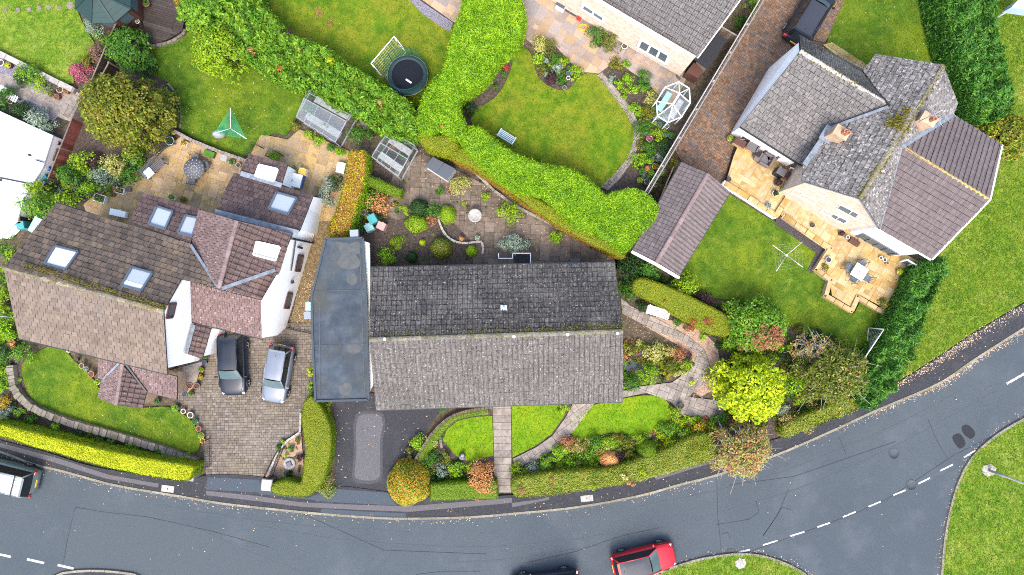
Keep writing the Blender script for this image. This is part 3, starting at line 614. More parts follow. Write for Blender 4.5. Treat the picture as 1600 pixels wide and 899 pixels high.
for i, (pts, m) in enumerate([([(324, 746), (405, 750), (405, 770), (322, 765)], 'asphalt_new'), ([(405, 752), (425, 770), (480, 778), (523, 764), (605, 770), (620, 790), (520, 785), (405, 772)], 'asphalt_new'),
        ([(322, 767), (400, 775), (470, 785), (560, 789), (640, 791), (800, 778), (800, 786), (640, 800), (560, 797), (470, 792), (400, 783), (322, 774)], 'asphalt_pink'),
        ([(503, 795), (560, 799), (634, 802), (634, 808), (560, 807), (500, 801)], 'asphalt_new'), ([(0, 692), (90, 716), (170, 742), (248, 756), (247, 762), (165, 748), (85, 723), (0, 699)], 'asphalt_pink'),
        ([(1020, 742), (1100, 718), (1118, 716), (1118, 722), (1026, 750)], 'asphalt_pink'), ([(800, 786), (845, 780), (858, 776), (858, 781), (800, 793)], 'asphalt_pink')]):
    sheet('pavement_patch', pts, .104+.0012*i, m, depth=.004)
for pts in ([(1489, 681), (1500, 678), (1508, 690), (1507, 697), (1499, 701), (1490, 690)], [(1503, 667), (1512, 664), (1522, 673), (1523, 681), (1516, 686), (1505, 677)]): sheet('road_patch', pts, .006, 'asphalt_black', sm=True)
DASH = [((0, 866.5), (17, 870.5)), ((42, 874), (69, 880)), ((90, 883), (115, 889)), ((1152, 864), (1172, 859)), ((1192, 852), (1215, 845)), ((1235, 838), (1257, 831)), ((1277, 824), (1297, 817)), ((1317, 808), (1337, 800)), ((1357, 792), (1376, 784)), ((1396, 774), (1415, 766)), ((1435, 756), (1453, 747)), ((1469, 736), (1489, 726)), ((1506, 715), (1524, 704)), ((1573, 600), (1604, 582))]
rm = MB()
def strip(mb, a, b, wd, z, mi=0):
    a, b = P(*a, z), P(*b, z); d = (b-a).normalized(); x = Vector((-d.y, d.x, 0))*wd/2; mb.add([a-x, b-x, b+x, a+x], [(0, 1, 2, 3)], mi)
for i, (a, b) in enumerate(DASH):
    mb = MB(); strip(mb, a, b, .15 if i < 3 or i == 13 else .10, .009); mb.build('road_marking', 'paint_line', road)
rm = MB()
for a, b in [((1476, 642), (1503, 626)), ((1537, 612), (1552, 604))]: strip(rm, a, b, .05, .0095)
setp(rm.build('worn_marking', 'asphalt_dry', road), kind='stuff')
wt = MB()
for ln in ([(400, 822), (520, 842), (640, 852), (760, 855), (880, 846), (1000, 826)], [(250, 790), (380, 812), (500, 824), (640, 832)], [(1000, 792), (1100, 772), (1200, 745), (1300, 708), (1400, 664), (1500, 612)], [(700, 880), (820, 872), (940, 852)], [(1130, 800), (1230, 770), (1330, 730), (1440, 676), (1560, 610)]):
    q_ = smooth(ln, 5, False)
    for a, b in zip(q_, q_[1:]): strip(wt, a, b, .09, .0065)
setp(wt.build('tyre_track', 'asphalt_grey', road), kind='stuff')
# tar seams and the joints of old trenches
sm_ = MB()
for line in [[(118, 793), (112, 815), (105, 845), (99, 880)], [(118, 793), (160, 800), (230, 808), (330, 830), (420, 855)], [(1120, 745), (1121, 800), (1127, 860)], [(1120, 820), (1170, 812), (1186, 800), (1181, 783)], [(820, 880), (900, 862), (970, 838), (1030, 825)], [(1232, 765), (1215, 805), (1192, 838)], [(1236, 797), (1222, 793), (1206, 818), (1192, 838)], [(1172, 862), (1240, 838), (1337, 802), (1390, 778), (1440, 745), (1490, 712), (1530, 692), (1568, 674)], [(1450, 655), (1462, 685), (1480, 716)], [(1311, 683), (1322, 710)], [(650, 898), (690, 893), (750, 893)], [(450, 793), (600, 860), (760, 866)], [(1140, 758), (1240, 745), (1400, 690)], [(1126, 835), (1137, 832), (1141, 842)]]:
    for a, b in zip(line, line[1:]): strip(sm_, a, b, .03, .008)
setp(sm_.build('tar_seam', 'asphalt_dark', road), kind='stuff')
# kerbstones, one by one
def kerb_run(line, parent, side=-1, wd=.14, z=.125, L=.92, cap=400, m='kerbstone'):
    pts = [P(a, b, .1) for a, b in line]; acc = 0; segs = []; cur = pts[0]
    for p in pts[1:]:
        while (p-cur).length+acc >= L:
            d = (p-cur).normalized(); n = cur+d*(L-acc); segs.append(n); cur = n; acc = 0
        acc += (p-cur).length; cur = p
    me = None; prev = pts[0]; off = OFF.get(parent.name, Vector((0, 0, 0)))
    mb = MB(); mb.box((0, 0, 0), (L-.02, wd, .22)); me = mesh('kerbstone', mb.V, mb.F); me.materials.append(MATS[m])
    for i, s in enumerate(segs):
        c = (prev+s)/2; d = s-prev
        if abs(c.x) < 36 and abs(c.y) < 22:
            o = bpy.data.objects.new('kerbstone', me); COL.objects.link(o); o.parent = parent; o.location = Vector((c.x, c.y, z-.11+R.uniform(-.006, .006)))-off; o.rotation_euler = (0, 0, math.atan2(d.y, d.x)+R.uniform(-.008, .008))
        prev = s
kb = thing('kerb', None, None, (0, 0, 0)); setp(kb, kind='structure'); kerb_run(KERB, kb)
ISLE_E = smooth([(1720, 580), (1640, 634), (1600, 655), (1570, 672), (1545, 690), (1522, 712), (1503, 742), (1488, 785), (1479, 830), (1474, 870), (1470, 930), (1468, 980)], 4, False)
ISLE_M = smooth([(980, 925), (1020, 900), (1060, 884), (1100, 873), (1140, 867), (1165, 866), (1195, 870), (1230, 882), (1260, 899), (1285, 925), (1300, 960)], 4, False)
ISLE_W = smooth([(60, 920), (85, 900), (110, 894), (150, 892), (190, 895), (215, 900), (250, 920)], 4, False)
lawn(ISLE_E+[(1900, 1050), (1900, 560)], .12, 'lawn_rough', 'verge', sm=False, dens=1.6)
lawn(ISLE_M+[(1250, 1000), (1000, 990)], .12, 'lawn_rough', 'verge', sm=False, dens=1.6)
sheet('traffic_island', ISLE_W, .11, 'asphalt_dark')
for ln in (ISLE_E, ISLE_M, ISLE_W): kerb_run(ln, kb)
# lawns
lawn([(34, 573), (50, 556), (75, 542), (97, 538), (112, 560), (135, 580), (152, 602), (165, 625), (222, 637), (262, 636), (290, 650), (306, 668), (313, 690), (306, 706), (290, 705), (235, 692), (180, 679), (130, 664), (85, 645), (55, 628), (40, 605)], .05, 'lawn')
lawn([(-60, -60), (110, -60), (118, 10), (128, 34), (140, 55), (148, 68), (143, 80), (125, 100), (113, 112), (116, 130), (100, 132), (70, 117), (30, 96), (0, 81), (-60, 50)], .05, 'lawn_rough', sm=False)
lawn([(236, 72), (270, 62), (300, 40), (340, 60), (400, 95), (480, 140), (478, 160), (462, 188), (448, 212), (428, 208), (408, 218), (395, 238), (380, 247), (340, 232), (300, 215), (282, 203), (285, 180), (280, 155), (262, 128), (240, 118), (228, 108), (236, 90)], .05, 'lawn', sm=False)
lawn([(398, -40), (640, -40), (645, 0), (708, 38), (695, 110), (660, 170), (640, 165), (560, 112), (450, 52), (405, 10)], .05, 'lawn_moss', sm=False)
lawn([(738, 178), (756, 165), (780, 145), (797, 112), (806, 80), (822, 76), (832, 90), (842, 122), (870, 140), (890, 138), (908, 118), (932, 116), (955, 140), (980, 172), (995, 200), (996, 225), (986, 250), (962, 280), (942, 295), (905, 275), (850, 262), (800, 245), (765, 222), (740, 200)], .05, 'lawn_moss')
lawn([(1134, 300), (1190, 335), (1258, 372), (1275, 390), (1273, 415), (1295, 436), (1292, 462), (1335, 490), (1345, 470), (1388, 492), (1385, 535), (1340, 545), (1270, 530), (1210, 495), (1150, 470), (1080, 462), (1060, 430)], .05, 'lawn', sm=False)
lawn([(1322, -60), (1470, -60), (1480, 0), (1500, 80), (1530, 200), (1500, 240), (1300, 110), (1292, 68)], .05, 'lawn', sm=False, dens=1.3)
lawn([(1550, -60), (1760, -60), (1760, 372), (1600, 472), (1520, 520), (1470, 554), (1420, 586), (1395, 600), (1440, 480), (1470, 300), (1540, 150)], .07, 'lawn_rough', 'verge', sm=False, dens=2.2)
lawn([(890, 668), (899, 650), (918, 636), (960, 626), (1008, 618), (1038, 624), (1049, 642), (1044, 660), (1022, 676), (998, 681), (960, 676), (936, 681), (918, 690), (902, 690)], .05, 'lawn_fresh')
lawn([(692, 688), (698, 672), (715, 658), (740, 652), (769, 650), (771, 712), (752, 717), (738, 724), (712, 712)], .05, 'lawn_fresh', sm=False)
lawn([(799, 624), (892, 624), (880, 652), (862, 678), (836, 697), (801, 715)], .05, 'lawn_fresh', sm=False)
# beds
for pts, z, m in [([(555, 262), (640, 230), (700, 232), (985, 400), (985, 420), (575, 420), (540, 380)], -.01, 'soil'), ([(740, 195), (728, 175), (760, 140), (790, 90), (815, 60), (822, 78), (806, 85), (797, 112), (780, 145), (756, 165)], .03, 'soil'),
        ([(835, 70), (870, 72), (905, 110), (908, 120), (890, 140), (868, 142), (842, 124)], .032, 'soil'), ([(936, 112), (960, 90), (1010, 130), (1030, 160), (1048, 190), (1020, 300), (985, 300), (945, 296), (990, 250), (998, 210), (980, 170)], .03, 'soil'),
        ([(640, 715), (700, 650), (770, 634), (770, 780), (640, 790)], .02, 'soil'), ([(802, 728), (870, 690), (905, 680), (1000, 672), (1045, 655), (1060, 640), (1130, 650), (1250, 640), (1210, 690), (1100, 718), (1000, 745), (805, 775)], .02, 'soil'),
        ([(960, 400), (1130, 500), (1250, 560), (1350, 560), (1345, 640), (1200, 695), (1100, 660), (1130, 560), (1060, 520), (970, 470)], -.01, 'soil'),
        ([(120, 120), (240, 80), (285, 190), (270, 230), (230, 250), (180, 300), (130, 330), (30, 380), (75, 270), (110, 180)], .0, 'soil'), ([(0, 60), (330, -20), (560, 110), (660, 200), (640, 215), (560, 190), (470, 140), (300, 60)], -.02, 'soil'),
        ([(-10, 540), (30, 540), (60, 630), (310, 720), (310, 748), (-10, 690)], .02, 'soil'), ([(470, 672), (445, 690), (430, 712), (415, 745), (428, 752), (445, 752), (468, 758), (475, 735)], .06, 'gravel_pink'),
        ([(-10, 90), (0, 88), (112, 142), (85, 190), (-10, 140)], .03, 'slate_chip')]:
    sheet('flower_bed', pts, z, m)
sheet('gravel_bed', [(640, 0), (655, 0), (708, 36), (702, 50), (660, 22)], .06, 'slate_chip')
sheet('gravel_bed', [(1215, 338), (1262, 366), (1294, 390), (1281, 402), (1270, 428), (1262, 422), (1275, 396), (1240, 370), (1210, 350)], .075, 'slate_chip').data.materials[0] = mat('chip_dark', [(.03, .024, .027), (.055, .045, .048), (.09, .08, .08)], 16, 3, rnd=0, bump=(30, .9, .04))
sheet('bark_bed', [(945, 300), (985, 262), (1030, 290), (1010, 320), (950, 320)], .034, 'soil')
sheet('gravel_path', [(972, 478), (1000, 505), (1060, 540), (1085, 570), (1098, 590), (1080, 610), (1095, 620), (1115, 610), (1128, 580), (1120, 540), (1090, 510), (1000, 490)], .0, 'gravel_pink')
sheet('side_path', [(490, 300), (545, 300), (515, 372), (490, 440), (487, 520), (448, 520), (460, 480)], .01, 'soil').data.materials[0] = mat('leafy_path', [(.08, .06, .03), (.16, .115, .055), (.22, .16, .09)], 5, 8, rnd=0, spk=((9, (.10, .03, .015), .60, .8), (14, (.35, .25, .12), .62, .7)), bump=(18, .8, .05))
mat('asphalt_damp', [(.038, .038, .043), (.052, .052, .057), (.072, .071, .076)], 12, 6, rnd=0, rough=.92, bump=(50, .4, .02))
# the bungalow's tarmac drive and the dry patch where a car stood
sheet('driveway', [(522, 615), (690, 615), (690, 640), (672, 665), (655, 695), (632, 730), (606, 772), (523, 763)], .06, 'asphalt_dark')
sheet('dry_patch', smooth([(554, 654), (562, 644), (593, 644), (601, 654), (601, 672), (598, 692), (598, 737), (595, 750), (584, 756), (560, 755), (550, 746), (551, 729), (553, 700), (552, 672)], 4), .0625, 'asphalt_damp', depth=.003)
sheet('dry_patch', smooth([(559, 655), (566, 648), (590, 648), (597, 656), (597, 668), (594, 690), (594, 735), (592, 746), (582, 751), (563, 750), (554, 744), (555, 730), (557, 700), (556, 672)], 4), .064, 'asphalt_dry', depth=.004)
sheet('garden_terrace', [(-10, 150), (0, 118), (60, 140), (110, 165), (112, 185), (95, 200), (60, 180), (-10, 165)], .02, 'grout_dark')
# ---------------------------------------------------------------- paving
def paved(name, px, z, m, unit, ang, sizes, under='grout_dark', sm=False, **kw):
    q = smooth(px, 4) if sm else px; o = sheet(name, q, z-.02, under, depth=.05); slabs(o, [tuple(P(a, b, z)[:2]) for a, b in q], z, m, unit, ang, sizes, **kw); return o
A_L = math.radians(-16); A_R = math.radians(-31.5); SZ = [(1, 1), (2, 1), (1, 2), (2, 2), (2, 2), (3, 2), (2, 3)]
paved('patio', [(140, 345), (130, 320), (170, 285), (215, 262), (262, 228), (285, 212), (385, 252), (392, 262), (360, 345), (300, 390), (200, 360)], .07, 'sandstone', (.30, .30), A_L, SZ, 'grout', seed=2)
paved('patio', [(385, 250), (408, 210), (450, 218), (468, 202), (545, 236), (540, 300), (530, 345), (490, 345), (440, 320)], .065, 'sandstone', (.36, .36), math.radians(-17), SZ, 'grout', seed=4).name = 'terrace'
paved('patio', [(815, -30), (900, -30), (905, 0), (1075, 118), (1050, 170), (1012, 130), (962, 95), (936, 115), (905, 112), (868, 72), (832, 70), (815, 55)], .06, 'sandstone_mixed', (.31, .31), A_R, [(2, 2), (3, 2), (2, 3), (2, 1), (2, 2)], 'grout', seed=6)
paved('patio', [(700, -40), (740, -40), (735, 0), (716, 40), (660, 0)], .06, 'sandstone_mixed', (.31, .31), A_R, [(2, 2), (3, 2), (2, 3), (2, 1)], 'grout', seed=7)
paved('patio', [(1146, 245), (1160, 212), (1255, 262), (1240, 305), (1212, 338), (1140, 296), (1134, 285)], .50, 'sandstone_light', (.30, .30), A_R, SZ, 'grout', seed=8)
paved('patio', [(1220, 336), (1240, 298), (1360, 365), (1440, 412), (1420, 420), (1393, 470), (1384, 483), (1345, 462), (1330, 480), (1300, 462), (1297, 440), (1275, 418), (1290, 390), (1258, 368)], .40, 'sandstone_light', (.30, .30), A_R, SZ, 'grout', seed=9)
paved('garden_paving', [(620, 262), (660, 240), (705, 262), (800, 310), (905, 365), (960, 405), (880, 418), (740, 418), (735, 375), (705, 345), (660, 320), (622, 345), (590, 330)], .03, 'old_slab', (.33, .33), math.radians(-3), [(2, 2), (2, 2), (3, 2), (2, 3), (2, 1), (1, 1)], seed=10)
paved('garden_path', [(770, 630), (798, 630), (801, 770), (773, 770)], .055, 'path_slab', (.6, .45), math.radians(0), [(1, 1), (2, 1)], seed=11)
paved('garden_path', [(900, 622), (936, 622), (915, 648), (898, 672), (870, 700), (835, 720), (803, 732), (802, 717), (838, 699), (864, 680), (884, 652)], .052, 'path_slab', (.4, .4), math.radians(35), [(1, 1), (2, 1), (1, 2), (2, 2)], sm=False, seed=12)
paved('garden_path', [(970, 465), (985, 478), (1030, 500), (1075, 525), (1102, 548), (1110, 575), (1100, 600), (1075, 620), (1150, 630), (1140, 655), (1068, 650), (1048, 628), (1010, 614), (935, 630), (935, 622), (1000, 604), (1050, 598), (1078, 578), (1090, 555), (1070, 535), (1020, 515), (972, 490)], .045, 'path_slab', (.36, .36), math.radians(-20), [(1, 1), (2, 1), (1, 2), (2, 2)], sm=False, seed=13)
paved('garden_path', [(-10, 110), (20, 120), (70, 142), (108, 135), (130, 150), (110, 190), (95, 185), (60, 165), (-10, 135)], .04, 'path_slab', (.38, .38), math.radians(-27), [(2, 2), (1, 2), (2, 1)], seed=14)
paved('paved_strip', [(1286, 70), (1300, 66), (1365, 108), (1352, 122)], .06, 'sandstone_light', (.6, .5), A_R, [(1, 1), (2, 1)], 'grout', seed=15)
bd = sheet('driveway', [(300, 505), (492, 505), (490, 622), (472, 642), (469, 672), (445, 688), (430, 708), (410, 748), (322, 744), (316, 690), (306, 655), (285, 632), (262, 622)], .05, 'grout_dark')
slabs(bd, [tuple(P(a, b, .06)[:2]) for a, b in [(300, 505), (492, 505), (490, 622), (472, 642), (469, 672), (445, 688), (430, 708), (410, 748), (322, 744), (316, 690), (306, 655), (285, 632), (262, 622)]], .066, 'block_grey', (.125, .165), math.radians(1), [(2, 1), (1, 1), (2, 1), (2, 1)], name='paving_block', cap=300, gap=.012, seed=16)
br = sheet('driveway', [(1195, -50), (1335, -50), (1318, 5), (1290, 66), (1250, 60), (1150, 215), (1142, 245), (1130, 290), (1070, 262), (1052, 230), (1100, 160)], .05, 'grout_dark')
slabs(br, [tuple(P(a, b, .06)[:2]) for a, b in [(1195, -50), (1335, -50), (1318, 5), (1290, 66), (1250, 60), (1150, 215), (1142, 245), (1130, 290), (1070, 262), (1052, 230), (1100, 160)]], .066, 'block_brown', (.12, .16), A_R, [(2, 1), (1, 1), (2, 1)], name='paving_block', cap=300, gap=.01, seed=17)
be = sheet('brick_edging', [(933, 118), (941, 113), (968, 145), (990, 175), (1000, 200), (1000, 220), (990, 250), (968, 280), (950, 298), (938, 292), (960, 272), (982, 245), (990, 218), (990, 203), (980, 180), (958, 150)], .05, 'grout')
slabs(be, [tuple(P(a, b, .06)[:2]) for a, b in [(933, 118), (941, 113), (968, 145), (990, 175), (1000, 200), (1000, 220), (990, 250), (968, 280), (950, 298), (938, 292), (960, 272), (982, 245), (990, 218), (990, 203), (980, 180), (958, 150)]], .065, 'path_slab', (.11, .22), A_R, [(1, 1)], name='edging_brick', cap=200, gap=.012, seed=18)
dk = sheet('decking', [(232, 68), (222, 30), (230, -30), (262, -30), (288, 30), (285, 48), (265, 60), (245, 68)], .22, 'under', depth=.2)
slabs(dk, [tuple(P(a, b, .24)[:2]) for a, b in [(232, 68), (222, 30), (230, -30), (262, -30), (288, 30), (285, 48), (265, 60), (245, 68)]], .25, 'deck', (2.4, .145), A_L, [(1, 1), (2, 1)], name='deck_board', gap=.012, seed=19)
# stepping stones across the far lawn
for i, (a, b) in enumerate([(8, 16), (28, 16), (45, 15), (61, 13), (76, 12), (93, 12), (110, 9)]):
    r = M(4 if i < 6 else 7); mb = MB(); c = P(a, b, .07); mb.prism([(c.x+r*math.cos(k*.785)*R.uniform(.8, 1.1), c.y+r*math.sin(k*.785)*R.uniform(.8, 1.1)) for k in range(8)], 0.0, .075)
    setp(mb.build('stepping_stone', 'stone', off=(c.x, c.y, .07)), 'square paving stone beside the green summerhouse' if i == 6 else ('first', 'second', 'third', 'fourth', 'fifth', 'sixth')[i]+' round stepping stone from the left edge of the lawn', 'stepping stone', 'stepping stones across the lawn' if i < 6 else None)
# ================================================================ BUILDINGS
def outv(pl):
    if pl.n.dot(Vector((0, 0, H))-pl.o) < 0: pl.n = -pl.n
    return pl
def gable_block(parent, a1, a2, b1, b2, r1, r2, base, m, ie=.3, ig=.12, dz=.12):
    """walls with two gables under a pitched roof, set back under eaves and verges"""
    al = (r2-r1); al.z = 0; al.normalize(); ac = Vector((-al.y, al.x, 0))
    if ac.dot(a1-r1) < 0: ac = -ac
    q = lambda p, g, e: Vector((p.x, p.y, 0))+al*g*ig-ac*e*ie
    A1, A2, B1, B2, R1, R2 = q(a1, 1, 1), q(a2, -1, 1), q(b1, 1, -1), q(b2, -1, -1), q(r1, 1, 0), q(r2, -1, 0)
    ha = lambda p, e, r: e.z+(r.z-e.z)*ie/max(.3, abs((e-r).dot(ac)))-dz
    Z = lambda p, z: Vector((p.x, p.y, z))
    za1, za2, zb1, zb2 = ha(A1, a1, r1), ha(A2, a2, r2), ha(B1, b1, r1), ha(B2, b2, r2)
    V = [Z(A1, base), Z(A2, base), Z(B2, base), Z(B1, base), Z(A1, za1), Z(A2, za2), Z(B2, zb2), Z(B1, zb1), Z(R1, r1.z-dz), Z(R2, r2.z-dz)]
    mb = MB(); mb.add(V, [(0, 1, 5, 4), (2, 3, 7, 6), (3, 0, 4, 8, 7), (1, 2, 6, 9, 5), (4, 5, 9, 8), (6, 7, 8, 9)])
    mb.build('wall', m, parent)
    return {'A': outv(Plane(V[0], V[1], V[5], False)), 'B': outv(Plane(V[2], V[3], V[7], False)), 'g1': outv(Plane(V[3], V[0], V[8], False)), 'g2': outv(Plane(V[1], V[2], V[9], False))}
def lean_block(parent, poly, base, m, inset=.18, dz=.1):
    c = sum(poly, Vector((0, 0, 0)))/len(poly); top = []
    for p in poly:
        d = Vector((p.x-c.x, p.y-c.y, 0)); l = d.length; top.append(Vector((p.x, p.y, p.z-dz))-d/l*inset)
    n = len(poly); V = [Vector((p.x, p.y, base)) for p in top]+top
    if area2([(p.x, p.y) for p in poly]) < 0: V = V[:n][::-1]+V[n:][::-1]
    mb = MB(); mb.add(V, [(i, (i+1) % n, (i+1) % n+n, i+n) for i in range(n)]+[list(range(n, 2*n))]); return mb.build('wall', m, parent)
def quad_frame(parent, pts, n, fm, gm, name='window', fw=.07, th=.07, cols=1, rows=1, rec=0.0, pane='pane', kids_=True):
    mb = MB(); L4 = lambda s, t: pts[0].lerp(pts[1], s).lerp(pts[3].lerp(pts[2], s), t)
    for i in range(4): mb.bar(pts[i], pts[(i+1) % 4], fw, th, up=n)
    for k in range(1, cols): mb.bar(L4(k/cols, 0), L4(k/cols, 1), fw*.8, th*.9, up=n)
    for k in range(1, rows): mb.bar(L4(0, k/rows), L4(1, k/rows), fw*.8, th*.8, up=n)
    f = mb.build(name, fm, parent); g_ = (fw*.35)
    for i in range(cols):
        for j in range(rows):
            q = [L4(i/cols, j/rows), L4((i+1)/cols, j/rows), L4((i+1)/cols, (j+1)/rows), L4(i/cols, (j+1)/rows)]; c = sum(q, Vector((0, 0, 0)))/4
            b = MB(); b.add([p+(c-p)*.04-n*(.012+rec) for p in q]+[p+(c-p)*.04-n*(.03+rec) for p in q], [(0, 1, 2, 3), (7, 6, 5, 4), (0, 4, 5, 1), (1, 5, 6, 2), (2, 6, 7, 3), (3, 7, 4, 0)]); b.build(pane, gm, f)
    return f
def win(parent, pl, px, fm='upvc', gm='win_glass', lift=.03, **kw): return quad_frame(parent, [pl.hit(a, b, lift) for a, b in px], pl.n, fm, gm, **kw)
def rooflight(parent, pl, px, gm='roof_glass', fm='grey_frame', blind=None):
    f = quad_frame(parent, [pl.hit(a, b, .13) for a, b in px], pl.n, fm, gm, name='roof_window', fw=.11, th=.12, rec=.0)
    if blind:
        q = [pl.hit(a, b, .135) for a, b in blind]; b = MB(); b.add(q, [(0, 1, 2, 3)]); b.build('blind', 'blind_white', f)
    return f
def wall_poly(parent, pl, px, m, th=.12, lift=0, name='wall'):
    q = [pl.hit(a, b, lift) for a, b in px]; n = len(q); V = q+[p-pl.n*th for p in q]; mb = MB()
    mb.add(V, [list(range(n)), list(range(2*n-1, n-1, -1))]+[(i, (i+1) % n, (i+1) % n+n, i+n) for i in range(n)]); return mb.build(name, m, parent)
def face(parent, pl, px, m, eave, tw, tl, prof, cap, stag=0, th=.03, seed=1, thick=.08, lift=.02, name='roof_tile', jit=.004):
    poly = [pl.hit(a, b) for a, b in px]; tiles(parent, pl, [pl.hit(*eave[0]), pl.hit(*eave[1])], poly, tw, tl, prof, m, cap, stag, th, seed, lift, name, jit)
    mb = MB(); n = len(poly); lo = [p-Vector((0, 0, thick)) for p in poly]; mb.add(list(poly)+lo, [list(range(n)), list(range(2*n-1, n-1, -1))]+[(i, (i+1) % n, (i+1) % n+n, i+n) for i in range(n)])
    mb.build('roof_deck', 'under', parent)
    return poly
def gutter(parent, a, b, m='iron', w_=.11, name='gutter'):
    mb = MB(); mb.bar(a, b, w_, .09); mb.build(name, m, parent)
# ---------------------------------------------------------------- bungalow in the middle
bg_ = thing('bungalow', 'long grey tiled bungalow with a gabled roof in the middle of the photo', 'house', P(775, 520, 0))
ze, zr = 2.5, 4.6
r1, r2 = P(577, 531, zr), P(973, 518, zr); a1, a2 = P(579, 419, ze), P(960, 411, ze); b1, b2 = P(588, 640, ze), P(973, 627, ze)
gable_block(bg_, a1, a2, b1, b2, r1, r2, 0, 'brick_tan')
rf = MB(); rf.bar(a1+Vector((0, .04, -.05)), a2+Vector((0, .04, -.05)), .1, .09); rf.bar(b1+Vector((0, -.04, -.05)), b2+Vector((0, -.04, -.05)), .1, .09)
rf = rf.build('roof', 'iron', bg_)
pb = Plane(a1, a2, r1); pf = Plane(b1, b2, r1)
face(rf, pb, [(579, 419), (960, 411), (973, 518), (577, 531)], 'tile_grey_shade', ((579, 419), (960, 411)), .30, .325, 'double', 130, th=.035, seed=21, jit=.008)
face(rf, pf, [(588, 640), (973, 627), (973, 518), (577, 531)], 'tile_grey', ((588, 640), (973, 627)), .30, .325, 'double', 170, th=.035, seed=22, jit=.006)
ridge_run(rf, r1, r2, 'ridge_grey', .30, .10, .42)
moss_clumps(rf, r1+Vector((0, .2, -.05)), r2+Vector((0, .2, -.05)), .16, 420, size=(.015, .05)); moss_clumps(rf, r1+Vector((8, .3, -.09)), r2+Vector((0, .3, -.09)), .14, 300, size=(.02, .07))
for a, b in [(803, 526), (887, 523), (601, 530), (965, 521)]:
    mb = MB(); c = P(a, b, zr+.1); mb.lathe([(.10, 0), (.09, .03), (.02, .05)], c, 8); mb.build('mortar_patch', 'white', rf)
vt = MB(); c = pb.hit(787, 481, .1); vt.box(c, (.36, .30, .05), 0); vt.lathe([(.06, 0), (.06, .2), (.08, .2), (.08, .23)], c, 10); vt.build('vent_tile', 'bluegrey', bg_)
# ---------------------------------------------------------------- flat roofed garage
gt = thing('flat_roof_garage', 'long garage with a blue grey felt flat roof against the bungalow', 'garage', P(535, 500, 0))
gp = [(509, 374), (567, 372), (573, 480), (576, 625), (493, 627), (488, 520), (487, 462)]
mb = MB(); mb.prism([tuple(P(a, b, 2.55)[:2]) for a, b in [(513, 378), (563, 376), (569, 480), (571, 619), (498, 621), (493, 520), (492, 463)]], 0, 2.45); mb.build('wall', 'brick_tan', gt)
mb = MB(); mb.prism([tuple(P(a, b, 2.6)[:2]) for a, b in gp], 2.45, 2.6); fr = mb.build('roof', 'felt', gt)
for n_, pts in enumerate([[(524, 378), (545, 381), (560, 378), (562, 395), (556, 398), (563, 408), (560, 418), (545, 421), (530, 417), (527, 408), (533, 398)], [(543, 430), (552, 427), (558, 434), (556, 443), (549, 446), (542, 440)], [(544, 540), (556, 537), (565, 541), (562, 550), (552, 553), (543, 549)], [(530, 602), (545, 598), (550, 606), (545, 617), (533, 617), (529, 610)]]):
    q = smooth(pts, 3); mb = MB(); mb.prism([tuple(P(a, b, 2.604)[:2]) for a, b in q], 2.60, 2.604+n_*.0005); mb.build('puddle_stain', 'felt_stain', fr)
mb = MB()
W_ = [P(a, b, 2.64) for a, b in gp]
for i in range(len(W_)): mb.bar(W_[i], W_[(i+1) % len(W_)], .13, .09)
mb.build('edge_trim', 'asphalt_new', fr)
mb = MB(); mb.bar(P(499, 470, 2.615), P(500, 620, 2.615), .04, .02); mb.bar(P(562, 378, 2.615), P(570, 618, 2.615), .04, .02); 
for y in (455, 540): mb.bar(P(489, y, 2.612), P(573, y-2, 2.612), .03, .02)
setp(mb.build('felt_lap', 'felt_stain', fr), kind='stuff')
mb = MB(); mb.prism([tuple(P(a, b, 2.3)[:2]) for a, b in [(569, 377), (577, 380), (579, 460), (581, 540), (583, 602), (577, 613)]], 2.1, 2.3); mb.build('parapet', 'white_wall', gt).data.materials[0] = mat('parapet_cream', [(.5, .52, .5), (.62, .63, .6), (.70, .70, .68)], 3, 6, rnd=0, big=(1.5, (.36, .36, .30), .6, .5, .7))
mb = MB(); mb.box(P(554, 365, 2.45), (.5, .42, .35), .05); mb.build('water_tank', 'plastic_grey', gt)
# ---------------------------------------------------------------- left house
lh = thing('house', 'large house with brown tiled roofs, white gable walls and seven roof windows', 'house', P(190, 440, 0))
ze, zr = 4.2, 6.7
r1, r2 = P(6, 418, zr), P(256, 487, zr); f1, f2 = P(30, 528, ze), P(262, 584, ze); k1, k2 = P(88, 318, ze), P(318, 385, ze)
w1 = gable_block(lh, f1, f2, k1, k2, r1, r2, 0, 'white_wall', dz=.26)
mf, mk = Plane(f1, f2, r1), Plane(k1, k2, r2)
rf = MB(); rf.bar(f1+Vector((-.02, -.05, -.05)), f2+Vector((0, -.05, -.05)), .1, .1); rf.bar(k1+Vector((0, .05, -.05)), k2+Vector((-1, .05, -.05)), .1, .09); rf = rf.build('roof', 'iron', lh)
LM1 = [(88, 318), (298, 382), (342, 450), (283, 437), (256, 487), (6, 418)]; LM2 = [(6, 418), (256, 487), (262, 584), (30, 528)]
face(rf, mk, LM1, 'tile_brown_shade', ((88, 318), (298, 382)), .345, .34, 'flat', 150, .5, .035, 23, jit=.009)
face(rf, mf, LM2, 'tile_brown_lit', ((30, 528), (262, 584)), .335, .30, 'flat', 150, .5, .03, 24, jit=.006)
ridge_run(rf, r1, r2, 'ridge_moss', .28, .09, .42); moss_clumps(rf, r1+Vector((1, .2, -.02)), r2+Vector((.1, .2, -.02)), .09, 420, size=(.02, .07))
rooflight(rf, mk, [(86, 385), (122, 394), (103, 421), (70, 412)], 'blind_white'); rooflight(rf, mk, [(206, 418), (238, 427), (221, 454), (190, 446)], 'roof_glass', blind=[(197, 438), (224, 446), (220, 452), (192, 444)])
